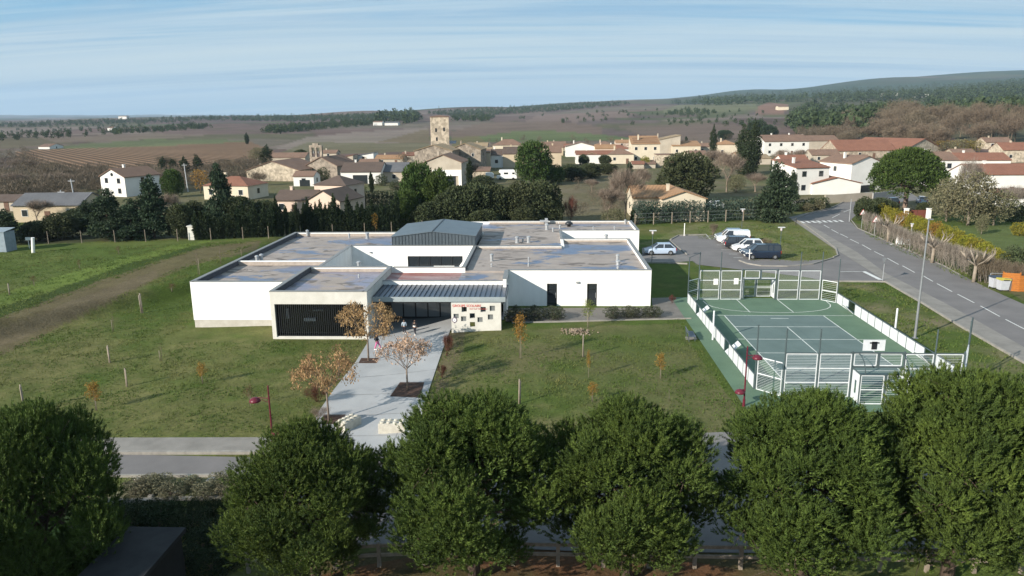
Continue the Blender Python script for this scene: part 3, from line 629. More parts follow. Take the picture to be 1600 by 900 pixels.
roof(-7.597, 10.147, 70.8, 83.197, 3.2); roof(-3.297, 10.147, 69.803, 70.797, 3.2); roof(2.503, 10.147, 83.2, 87.797, 3.2); roof(-7.597, 2.197, 83.503, 103.397, 3.2); roof(2.2, 12.197, 95.103, 103.397, 3.2)
MB().box(2.41, 10, 88.2, 94.7, 1.2, 1.3).build('roof', zincd, school)
wall(-17.5, -17.2, 94.0, 103.4, -.2, 3.5); wall(-17.2, -7.6, 103.4, 103.7, -.2, 3.5)
# raised hall with zinc gable volume
v = [(-17.4, 83.35), (-7.75, 83.35)]
pr = [(-17.4, 3.3), (-7.75, 3.3), (-7.75, 4.62), (-12.65, 5.12), (-17.4, 4.55)]
vol = MB().prism([(x, 83.62, z) for x, z in pr], (0, 10.2, 0)).build('zinc_volume', zinc, school)
m = MB()
for k in range(26):
    x = -17.38+k*.385; zt = 4.55+(x+17.4)/4.75*.57 if x < -12.65 else 5.12-(x+12.65)/4.9*.5
    m.box(x-.018, x+.018, 83.57, 83.617, 3.55, zt-.02)
m.build('seam', zincd, vol)
m = MB().prism([(-17.5, 83.5, 4.56), (-12.65, 83.5, 5.14), (-12.65, 83.5, 5.2), (-17.5, 83.5, 4.62)], (0, 10.5, 0)); m.prism([(-7.62, 83.5, 4.63), (-12.64, 83.5, 5.14), (-12.64, 83.5, 5.2), (-7.62, 83.5, 4.69)], (0, 10.5, 0)); m.build('zinc_roof', M('zinc_roof', (.15, .18, .20), (.13, .155, .175), rough=.42, metal=.4, scale=.5), vol)
MB().bar((-12.65, 83.5, 5.215), (-12.65, 94.0, 5.215), .16, .05).build('ridge_strip', zincd, vol)
# roof vents
ZR = 3.2
def onz(px, py, z):
    v_ = ray(px, py); t = (z-CAMH)/v_[2]; return v_[0]*t, v_[1]*t
for px, py, h, r in [(480.6, 368, .55, .16), (545.8, 372, .4, .12), (574, 373, .6, .2), (402, 409, .5, .17), (409, 408, .6, .17), (561, 420, .6, .18), (561, 434, .15, .08), (768.4, 408, .6, .16), (768, 417, .15, .07), (826, 410, .35, .07), (826, 416, .12, .08), (808, 379.5, .6, .2), (826, 379, .6, .2), (817, 378, .3, .1), (854.4, 359, .6, .2), (864, 362, .35, .1), (927, 359.5, .3, .08), (960, 359.5, .3, .08), (977, 349.5, .4, .12), (947, 376, .6, .18), (965, 408, .55, .16), (966, 414, .3, .2), (965.5, 421, .12, .1), (875, 357, .3, .12)]:
    x, y = onz(px, py, ZR); m = MB().lathe((x, y, ZR), [(r*1.3, 0), (r*1.3, .06), (r, .07), (r, h), (r*1.35, h+.02), (r*1.35, h+.12), (r*.6, h+.2)], 10)
    m.build('roof_vent', galv, school, smooth_=False)
x, y = onz(853.5, 351, ZR); MB().box(x-.9, x+.3, y-.3, y+.3, ZR+.4, ZR+.62).box(x-.2, x+.2, y-.2, y+.2, ZR, ZR+.9).build('roof_vent', galv, school)
x, y = onz(889, 354, ZR); MB().lathe((x, y, ZR), [(.25, 0), (.25, .25), (.55, .3), (.5, .55), (.25, .7), (.02, .74)], 12).build('roof_turbine', dark, school, smooth_=True)
# ================================================================ multisport cage
wst = M('white_steel', (.62, .64, .65), (.54, .56, .58), rough=.5, scale=3)
gst = M('green_grey_steel', (.07, .095, .10), (.055, .075, .08), rough=.5)
cage = thing('multisport_cage', 'grey and white steel cage of the open multisport pitch with goals', 'sports cage', (21.8, 59, 0))
NX0, FY = 45.9, 72.1
def panel(p, q, z0, z1, rows, parent=cage, name='panel', nmid=2, mat=wst, wr=.035, slw=.013):
    """white frame with mid rails; slats are a part of their own under it"""
    p = Vector((*p, 0)); q = Vector((*q, 0)); m = MB(); up = Vector((0, 0, 1))
    m.bar(p+up*z0, p+up*z1, .05, .05); m.bar(q+up*z0, q+up*z1, .05, .05)
    for k in range(nmid+2):
        z = z0+(z1-z0)*k/(nmid+1); m.bar(p+up*z, q+up*z, .045, .07)
    o = m.build(name, mat, parent); s = MB()
    for k in range(1, rows): 
        z = z0+(z1-z0)*k/rows; s.bar(p+up*z, q+up*z, slw*.6, slw)
    s.build('slats', mat, o); return o
def post(x, y, z, r=.05, mat=gst): return MB().tube((x, y, 0), (x, y, z), r, r, 8).box(x-.1, x+.1, y-.1, y+.1, 0, .02).build('post', mat, cage)
# far fence
for a, b_ in ((15.65, 17.55), (17.75, 19.7), (23.35, 25.3), (25.5, 27.4)): panel((a, FY), (b_, FY), .05, 2.95, 27)
for x in (15.55, 17.65, 25.4, 27.5): post(x, FY, 4.85)
for x in (19.8, 23.25): post(x, FY, 3.15, .06)
panel((14.3, 70.8), (15.45, 71.9), .05, 2.2, 12, nmid=1); panel((27.6, 71.95), (28.6, 70.85), .05, 2.05, 11, nmid=1)
post(14.25, 70.7, 4.6); post(28.65, 70.75, 4.4)
MB().bar((15.55, FY, 3.02), (27.5, FY, 3.02), .05).build('top_rail', gst, cage)
MB().bar((14.25, 70.7, 4.55), (15.55, FY, 4.75), .04).build('top_rail', gst, cage)
for x, z in ((17.2, 1.85), (19.2, 1.9)): MB().box(x-.22, x+.22, FY-.08, FY-.05, z-.3, z+.3).build('notice_plate', rend, cage)
def goal(y, s, par=cage):
    """recessed goal with basketball board; s=+1 recess away from camera"""
    g = MB()
    for x in (20.0, 23.1): g.bar((x, y, 0), (x, y, 2.1), .09)
    g.bar((20.0, y, 2.1), (23.1, y, 2.1), .1, .12); g.bar((21.55, y, 2.1), (21.55, y, 3.05), .14); g.bar((19.8, y, 3.05), (23.25, y, 3.05), .09)
    for x in (20.0, 23.1): g.bar((x, y+s*1.25, 0), (x, y+s*1.25, 2.0), .06); g.bar((x, y, 2.07), (x, y+s*1.25, 2.0), .05)
    g.bar((20.0, y+s*1.25, 2.0), (23.1, y+s*1.25, 2.0), .05); g.bar((21.55, y+s*1.25, 0), (21.55, y+s*1.25, 2.0), .12)
    g = g.build('goal_frame', gst, par)
    for x in (20.0, 23.1): 
        m = MB(); ya, yb = sorted((y+s*.12, y+s*1.15)); xa = x-.02
        for za, zb in ((.1, .55), (1.45, 1.95)): m.box(xa, xa+.04, ya, yb, za, zb)
        m.box(xa, xa+.04, ya, ya+.35, .55, 1.45); m.box(xa, xa+.04, yb-.35, yb, .55, 1.45); m.build('side_plate', wst, g)
    for a, b_ in ((20.06, 21.45), (21.65, 23.04)): panel((a, y+s*1.25), (b_, y+s*1.25), .08, 1.95, 12, g, 'goal_panel', 1); panel((a, y), (b_, y), 2.2, 2.98, 7, g, 'goal_panel', 0)
    return g
goal(FY, 1); goal(NX0, -1)
bb = MB().box(20.95, 22.2, FY-1.1, FY-1.05, 2.7, 3.55)
def hoop(y, s, z=2.95):
    b = MB().box(20.85, 22.25, y+s*.75-.02, y+s*.75+.02, z, z+.72).build('backboard', wst, cage)
    MB().box(21.38, 21.72, y+s*.75-.05, y+s*.75-.023, z+.1, z+.62).box(21.25, 21.85, y+s*.75-.05, y+s*.75-.024, z+.5, z+.58).build('board_bracket', dark, b)
    m = MB(); c = Vector((21.55, y+s*1.1, z+.05))
    for k in range(16): a, a2 = 2*pi*k/16, 2*pi*(k+1)/16; m.tube(c+Vector((cos(a), sin(a), 0))*.23, c+Vector((cos(a2), sin(a2), 0))*.23, .012, n=5)
    m.build('hoop_ring', M('orange_ring', (.5, .12, .04)), b)
hoop(NX0, 1)
# near fence
for a, b_ in ((15.75, 17.7), (17.9, 19.85), (23.3, 25.0), (25.2, 26.85)): panel((a, NX0), (b_, NX0), .05, 2.95, 27)
for x in (15.65, 17.8): post(x, NX0, 4.65)
for x in (19.92, 23.2): post(x, NX0, 3.15, .06)
post(25.1, NX0, 4.6); post(26.95, NX0, 3.15)
MB().bar((15.65, NX0, 3.02), (26.95, NX0, 3.02), .05).build('top_rail', gst, cage)
panel((14.35, 47.2), (15.55, 46.0), .05, 2.3, 20, nmid=1); panel((27.05, 46.0), (28.4, 48.1), .05, 2.9, 26, nmid=1)
post(14.25, 47.3, 4.5); post(28.45, 48.2, 4.55); post(28.9, 48.9, 4.6)
for z in (1., 2.8, 4.5): MB().bar((28.45, 48.2, z), (28.9, 48.9, z), .04).build('brace', gst, cage)
# curved braces of the near goal roof
for x in (20.3, 23.0):
    m = MB(); pv = None
    for k in range(9):
        t = k/8*pi/2; p = Vector((x, NX0-.1-1.1*sin(t), 1.95+1.05*cos(t)))
        if pv is not None: m.bar(pv, p, .05)
        pv = p
    m.build('curved_brace', gst, cage)
# side boards: white plates one by one
def side(p, q, n, skip, plates=()):
    p = Vector((*p, 0)); q = Vector((*q, 0)); d = (q-p)/n; nn = Vector((d.y, -d.x, 0)).normalized()
    for k in range(n):
        a = p+d*(k+.035); b_ = p+d*(k+.965)
        if k in skip: 
            c = a.lerp(b_, .5); m = MB().bar(c+Vector((0, 0, .04)), c+nn*skip[k]*.95+Vector((0, 0, .9)), .95, .04, up=(0, 0, 1)); m.build('chicane_plate', wst, cage); continue
        MB().bar(a+Vector((0, 0, .53)), b_+Vector((0, 0, .53)), .04, .92).build('side_board', wst, cage)
    for k in range(n+1): c = p+d*k; MB().bar(c, c+Vector((0, 0, 1.04)), .06).build('board_post', gst, cage)
    MB().bar(p+Vector((0, 0, 1.06)), q+Vector((0, 0, 1.06)), .07, .05).build('hand_rail', gst, cage)
side((14.25, 70.7), (14.2, 47.3), 17, {3: -1, 11: -1}); side((28.65, 70.7), (28.3, 49.0), 15, {2: 1, 12: 1})
for (x, y) in ((13.95, 58.4), (28.95, 59.3)): 
    o = MB().tube((x, y, 0), (x, y, 2.45), .075, .075, 10).lathe((x, y, 2.45), [(.075, 0), (.05, .05), (.01, .06)], 10).build('net_post', wst, None, loc=(x, y, 0)); tag(o, 'white round net post beside the %s side boards of the pitch' % ('left' if x < 20 else 'right'), 'net post', 'white net posts')
# diagonal ball-stop cables seen as thin rail over left side
MB().bar((14.25, 70.7, 4.5), (14.2, 47.3, 4.4), .012).build('cable', gst, cage)
# ================================================================ street furniture, cars, people
# rail fence under the pines
timber = M('grey_timber', (.28, .23, .18), (.18, .145, .11), rough=.9, scale=3, bump=.4)
f_ = thing('rail_fence', 'low two-rail grey timber fence running under the big pines', 'fence', (10, 27, 0))
x = -12.3; xs_ = []
while x < 26: xs_.append(x); x += 1.85
for x in xs_:
    z = tzf(x, 26.9); MB().bar((x, 26.9, z-.1), (x, 26.9, z+1.08), .15, .13).build('post', timber, f_)
for a, b_ in zip(xs_[:-1], xs_[1:]):
    za, zb = tzf(a, 26.9), tzf(b_, 26.9)
    for h in (.5, .93): MB().bar((a+.03, 26.97, za+h), (b_-.03, 26.97, zb+h), .06, .14).build('rail', timber, f_)
# dark flat-roofed kiosk at the bottom left
k0 = thing('transformer_kiosk', 'dark flat-roofed technical kiosk in shadow at the bottom left', 'kiosk', (-14.5, 22.5, -.6))
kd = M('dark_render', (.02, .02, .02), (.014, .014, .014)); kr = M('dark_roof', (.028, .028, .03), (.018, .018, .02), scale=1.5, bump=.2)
def onz_(px, py, z): v = ray(px, py); t = (z-CAMH)/v[2]; return v[0]*t, v[1]*t
a = onz_(202, 826, 2.3); b_ = onz_(282, 827, 2.3); c = onz_(215, 905, 2.3)
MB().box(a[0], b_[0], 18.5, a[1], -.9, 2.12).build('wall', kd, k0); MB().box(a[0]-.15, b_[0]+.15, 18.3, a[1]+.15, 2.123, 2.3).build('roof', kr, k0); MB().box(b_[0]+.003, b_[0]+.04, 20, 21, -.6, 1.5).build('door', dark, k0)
# unseen house block added behind left to cast shade on the verge
nb = thing('unseen_shade_house', 'unseen tall house block added behind left to shade the bottom left corner', 'house', (-35, 12, -.7))
MB().box(-41.5, -29.5, 8, 16, -1.2, 10.3).build('wall', rend, nb); MB().prism([(-41.9, 7.6, 10.303), (-41.9, 16.4, 10.303), (-41.9, 12, 11.4)], (12.8, 0, 0)).build('roof', M('roof_tile_a', (.36, .17, .10), (.27, .13, .08)), nb)
MB().box(-34, -33, 16.003, 16.05, 4, 5.3).build('window', gls, nb)
# lego-like concrete blocks
blk = M('block_concrete', (.52, .49, .42), (.42, .39, .33), scale=3, bump=.4)
def lego(name_l, px, py, L_, rz):
    p = at(px, py); t = thing('concrete_block', name_l, 'concrete block', p, 'lego-like concrete blocks', rz); m = MB().box(-L_/2, L_/2, -.38, .38, 0, .62)
    for s in (-.5, 0): m.box(s*L_*.6-.0, s*L_*.6+.3, -.40, -.38, 0, .08)
    me_ = m.build('block', blk, t, local=True, bev=.02)
    for k in range(4):
        for y in (-.19, .19): MB().lathe((-L_/2+.23+k*(L_-.46)/3, y, .62), [(.14, -.02), (.135, .07), (.10, .10)], 10).build('stud', blk, t, local=True)
    return t
lego('pale studded concrete block lying across the entrance path', 614, 674, 1.6, 0); lego('studded concrete block standing lengthwise under the dead-leaved tree', 545, 669, 1.45, radians(62))
# red double lamps
redp = M('red_paint', (.125, .018, .032), (.095, .014, .024), rough=.35, scale=4); lampg = M('lamp_lens', (.55, .5, .5), (.45, .4, .4), rough=.3)
def redlamp(lb, px, py, htop, hi, lo, s):
    p = at(px, py); k = depth(p)/FOC; H = htop*k; t = thing('street_lamp', lb, 'street lamp', p, 'red double street lamps')
    MB().tube((0, 0, 0), (0, 0, .5), .09, .085).tube((0, 0, .5), (0, 0, H), .055, .045).lathe((0, 0, H), [(.05, 0), (.03, .1), (.005, .12)], 8).build('pole', redp, t, local=True, smooth_=False)
    for nm, (dx, h) in (('upper', hi), ('lower', lo)):
        x = dx*k; z = h*k; sg = 1 if x > 0 else -1
        m = MB().tube((0, 0, z+.12), (x-sg*.15, 0, z+.18), .025); m.tube((0, 0, z-.12), (x-sg*.2, 0, z+.1), .015); ar = m.build('arm', redp, t, local=True)
        hd = MB().lathe((x, 0, z-.08), [(.31, 0), (.33, .03), (.30, .12), (.20, .22), (.06, .27), (.01, .28)], 18).build('lamp_head', redp, t, local=True, smooth_=True); MB().lathe((x, 0, z-.14), [(.12, 0), (.25, .055), (.25, .058)], 16).build('lens', lampg, hd, local=True)
redlamp('red street lamp with two round heads beside the street walk, left of the path', 427, 699, 100, (-22, 78), (7, 22), -1)
redlamp('red street lamp with two round heads at the near left corner of the pitch', 1162, 635, 96, (16, 80), (-7, 24), 1)
# tall mast and other poles
mst = M('mast_steel', (.26, .27, .28), (.21, .22, .23), rough=.5, metal=.4)
p = at(1429.4, 528); t = thing('light_mast', 'tall slightly tapered grey mast between the pitch and the road', 'mast', p)
MB().tube((0, 0, 0), (0, 0, 9.75), .11, .055, 12).build('pole', mst, t, local=True); MB().box(-.2, .2, -.2, .2, 0, .03).build('base_plate', mst, t, local=True); MB().box(-.1, .3, -.1, .1, 9.75, 9.83).build('lamp_head', mst, t, local=True)
def parklamp(lb, px, py, h, w=.42, mt=None):
    p = at(px, py); k = depth(p)/FOC; H = h*k; t = thing('park_lamp', lb, 'lamp post', p, 'thin lamp posts around the car park')
    MB().tube((0, 0, 0), (0, 0, H), .05, .035, 8).build('pole', mt or gst, t, local=True); MB().box(-w, w, -.14, .14, H, H+.1).build('lamp_head', copm2, t, local=True); MB().lathe((0, 0, H-.42), [(.06, 0), (.13, .1), (.15, .38), (.1, .40)], 10).build('lens', lampg, t, local=True)
copm2 = M('lamp_top', (.55, .56, .56), (.48, .49, .5), rough=.4)
parklamp('thin lamp post beside the silver car by the school corner', 1018.5, 409.5, 49); parklamp('thin lamp post on the bank right of the dark blue van', 1217.6, 404.5, 49); parklamp('thin lamp post by the green hedge above the parked cars', 1158.5, 362, 35, .35)
parklamp('pale lamp post by the bare pollard hedge beside the fallen white box', 1420.5, 392, 42, .16, galv)
def pole(lb, px, py, h, r=.045, mt=None, cat='pole', name='pole'):
    p = at(px, py); k = depth(p)/FOC; o = MB().tube((0, 0, 0), (0, 0, h*k), r, r*.8, 8).lathe((0, 0, h*k), [(r*.8, 0), (r*1.5, .02), (r*1.4, .08), (.01, .1)], 8).build(name, mt or galv, None, loc=p, local=True); return tag(o, lb, cat)
pole('grey pole at the bend of the road near the zebra crossing', 1326.8, 346.5, 34, .06); pole('short pale post on the grass behind the car park', 1069, 369, 19, .07, rend, 'post', 'post'); 
p = at(1170.7, 406); k = depth(p)/FOC; t = thing('sign_post', 'white parking sign post with small crossbar in front of the dark blue van', 'sign', p); MB().tube((0, 0, 0), (0, 0, 17*k), .05).build('post', rend, t, local=True); MB().box(-.28, .28, -.06, -.03, 10*k, 10*k+.1).build('crossbar', rend, t, local=True)
o = MB().tube((0, 0, 0), (0, 0, .95), .07, .06, 8).lathe((0, 0, .95), [(.06, 0), (.1, .06), (.07, .2), (.01, .24)], 8).build('bollard', dark, None, loc=at(1243.5, 352), local=True); tag(o, 'small black bollard on the kerb by the zebra crossing', 'bollard')
# triangular signs
def tri_sign(lb, px, py, h):
    p = at(px, py); k = depth(p)/FOC; H = h*k; t = thing('warning_sign', lb, 'road sign', p, 'triangular warning signs', radians(8)); s = .52
    MB().tube((0, 0, 0), (0, 0, H-.5), .035).build('post', galv, t, local=True)
    def tr(sc, y, nm, mt, par, dz=0): c = H-.35; return MB().prism([(-s*sc, y, c-s*sc*.577+dz), (s*sc, y, c-s*sc*.577+dz), (0, y, c+s*sc*1.155+dz)], (0, .02, 0)).build(nm, mt, par, local=True)
    pl = tr(1, -.05, 'sign_plate', M('sign_red', (.45, .05, .05), (.40, .05, .05), rough=.4), t); tr(.8, -.073, 'sign_face', rend, pl); 
    m = MB(); c = H-.38; m.bar((-.1, -.09, c-.12), (-.03, -.09, c+.12), .05, .02, (0, 1, 0)); m.bar((.02, -.09, c-.14), (.12, -.09, c+.05), .05, .02, (0, 1, 0)); m.build('symbol', dark, pl, local=True)
tri_sign('white triangular warning sign nearest the evergreen bush at the bend', 1345.7, 357, 28); tri_sign('second triangular warning sign, in front of the bare pollard hedge', 1365.6, 369, 29)
p = at(1379, 438.5); t = thing('give_way_sign', 'back of a grey give way sign at the tip of the white road marking', 'road sign', p, rz=radians(-75)); MB().tube((0, 0, 0), (0, 0, 2.5), .04).build('post', galv, t, local=True)
MB().prism([(-.4, -.03, 2.6), (.4, -.03, 2.6), (0, -.03, 1.85)], (0, -.02, 0)).build('sign_plate', M('sign_back', (.12, .13, .14), (.1, .11, .12)), t, local=True)
# white fallen box
p = at(1409, 381); o = MB().prism([(-.8, -.3, 0), (.2, -.3, -.0), (.9, -.3, .5), (.7, -.3, 1.15), (-.55, -.3, 1.25)], (0, .7, 0)).box(-1.9, .8, -.6, -.42, 0, .06).build('overturned_crate', rend, None, loc=p, local=True, bev=.03); tag(o, 'overturned white plastic crate on the verge below the pollard hedge', 'crate')
# bins, screen, orange fence
def bin_(lb, px, py, lid, rz=0):
    p = at(px, py); t = thing('waste_bin', lb, 'waste bin', p, 'bins at the road side', rz); m = MB(); v = [(-.5, -.42), (.5, -.42), (.5, .42), (-.5, .42)]
    m.add([(x*.84, y*.84, .12) for x, y in v]+[(x, y, 1.15) for x, y in v], [(0, 3, 2, 1), (4, 5, 6, 7), (0, 1, 5, 4), (1, 2, 6, 5), (2, 3, 7, 6), (3, 0, 4, 7)]); m.build('bin_body', M('bin_grey', (.46, .47, .50), (.40, .41, .44), rough=.5), t, local=True, bev=.03)
    l_ = MB().prism([(-.54, -.46, 1.153), (-.54, .46, 1.153), (-.54, .40, 1.32), (-.54, -.1, 1.38), (-.54, -.44, 1.24)], (1.08, 0, 0)).build('lid', lid, t, local=True, bev=.02); MB().box(-.3, .3, -.52, -.47, 1.17, 1.22).build('handle', dark, l_, local=True)
    for x in (-.38, .38):
        for y in (-.3, .3): MB().tube((x-.04, y, .08), (x+.04, y, .08), .08, n=8).build('wheel', dark, t, local=True)
bin_('grey waste bin with dark blue lid at the road side', 1554, 450, M('lid_blue', (.05, .065, .09), (.04, .055, .08), rough=.4)); bin_('grey waste bin with yellow lid next to the timber screen', 1566, 454, M('lid_yellow', (.42, .38, .08), (.36, .32, .06), rough=.4))
p = at(1577, 455); t = thing('timber_screen', 'grey-brown vertical board screen right of the yellow-lidded bin', 'screen', p); tw_ = M('weathered_board', (.20, .16, .13), (.13, .10, .085), scale=3, stretch=(4, 4, .4))
for k in range(7): MB().box(-.62+k*.18, -.455+k*.18, 0, .03, .05, 1.35).build('board', tw_, t, local=True)
MB().box(-.64, .64, .033, .07, 1.0, 1.08).box(-.64, .64, .033, .07, .2, .28).build('rail', tw_, t, local=True)
p = at(1590, 457); t = thing('orange_fence', 'bright orange plank fence panel at the right edge beside the bins', 'fence', p); og = M('orange_wood', (.42, .15, .03), (.32, .11, .025), scale=2, stretch=(.4, 4, 4))
for k in range(9): MB().bar((-1.1, .9, .12+k*.21), (.25, .35, .12+k*.21-.0), .04, .195).build('plank', og, t, local=True)
for k in range(8): MB().bar((.3, .33, .12+k*.21), (1.7, .3, .12+k*.21), .04, .195).build('plank', og, t, local=True)
for q in ((-1.1, .92), (.27, .38), (1.7, .36)): MB().bar((*q, 0), (*q, 2.0), .1).build('post', og, t, local=True)
p = at(1547.5, 449); t = thing('bin_frame', 'thin metal frame around the two waste bins', 'frame', p); MB().bar((-.2, 0, 0), (-.1, .1, 1.5), .05).build('post', galv, t, local=True); MB().bar((-.1, .1, 1.5), (2.2, .2, 1.45), .05).build('rail', galv, t, local=True)
# bench by the pitch
p = at(1079, 530); t = thing('park_bench', 'dark slatted bench facing the pitch at the edge of the green floor', 'bench', p, rz=radians(88)); bm_ = M('bench_slat', (.10, .12, .15), (.07, .085, .11), rough=.4)
for k in range(4): MB().box(-.85, .85, -.3+k*.13, -.19+k*.13, .44, .475).build('seat_slat', bm_, t, local=True)
for k in range(3): MB().bar((-.85, .26+k*.035, .56+k*.14), (.85, .26+k*.035, .56+k*.14), .03, .11).build('back_slat', bm_, t, local=True)
for x in (-.65, .65): MB().bar((x, -.25, 0), (x, -.22, .44), .06).bar((x, .22, 0), (x, .36, .92), .06).bar((x, -.25, .42), (x, .25, .42), .05).build('leg', gst, t, local=True)
o = sheet('bench_pad', [(1070, 527), (1086, 526.5), (1090, 531), (1072, 532)], foot, .05, res=.5)
# rubble heap
m = MB(); r_ = random.Random(3)
for k in range(150):
    a = r_.uniform(0, 6.28); d = abs(r_.gauss(0, .55)); c = Vector((cos(a)*d*1.5, sin(a)*d*.95, max(0, .28-.2*d)*r_.uniform(.2, 1))); s = r_.uniform(.04, .11); q = Vector([r_.uniform(-1, 1) for _ in range(3)]).normalized()
    m.bar(c-q*s, c+q*s, s*1.1, s*.8)
o = m.build('rubble_heap', M('rubble', (.30, .24, .18), (.19, .14, .10), scale=2, isl=.3), None, loc=at(900, 519), local=True); tag(o, 'small heap of pale broken rubble on the dry lawn', 'rubble', kind='stuff')
# upper left white stele and small sign
p = at(52, 395); t = thing('white_stele', 'slanted white tube marker standing at the far left field edge', 'marker', p); MB().tube((0, 0, 0), (.25, 0, 2.0), .2, .2, 12).build('tube', rend, t, local=True)
p = at(46, 388); o = MB().box(-.35, .35, -.03, .03, 1.1, 1.5).bar((0, 0, 0), (0, 0, 1.1), .06).build('small_sign', rend, None, loc=p, local=True); tag(o, 'small white board on a post beside the slanted white tube', 'sign')
o = MB().box(-.4, .45, -.6, .6, 0, 1.9).prism([(-.5, -.7, 1.903), (.55, -.7, 1.903), (.55, .7, 2.0), (-.5, .7, 2.0)], (0, 0, .1)).build('well_box', beige, None, loc=at(302, 374), local=True); tag(o, 'small pale block hut in front of the cypress row', 'hut')
p = at(5, 392); o = MB().box(-1.2, 1.2, -1, 1, 0, 2.6).prism([(-1.3, -1.1, 2.603), (1.3, -1.1, 2.603), (1.3, 1.1, 2.9), (-1.3, 1.1, 2.9)], (0, 0, .08)).build('metal_shed', M('shed_blue', (.24, .29, .33), (.19, .23, .26)), None, loc=p, local=True); tag(o, 'pale blue-grey metal shed cut by the left edge', 'shed')
# agave and stones on the verge
p = at(298, 757); m = MB()
for k in range(26):
    a = k*2.4; e = .25+.045*k; d = Vector((cos(a)*cos(e), sin(a)*cos(e), sin(e))); L_ = .55; w = d.cross(Vector((0, 0, 1))).normalized()*.05; m.add([-w, w, d*L_*.5+w*1.2+Vector((0, 0, .05)), d*L_, d*L_*.5-w*1.2+Vector((0, 0, .05))], [(0, 1, 2, 3, 4)])
o = m.build('agave_plant', M('agave', (.30, .34, .27), (.2, .24, .19)), None, loc=p, local=True); tag(o, 'spiky grey agave on the street verge between cushion plants', 'agave')
for i, (px, py, s, lb) in enumerate([(330, 752, .22, 'pale stone behind the agave'), (276, 772, .16, 'pale stone in front of the agave'), (342, 768, .2, 'pale stone close to the pine on the verge'), (236, 776, .14, 'small stone at the left front of the verge'), (214, 750, .14, 'stone at the street kerb, left end of the verge')]):
    m = MB().lathe((0, 0, 0), [(s, -.05), (s*1.2, s*.4), (s*.8, s*.8), (s*.2, s)], 7); o = m.build('verge_stone', M('pale_stone', (.50, .46, .40), (.38, .34, .29), scale=4, bump=.5), None, loc=at(px, py), local=True); tag(o, lb, 'stone', 'stones on the street verge')

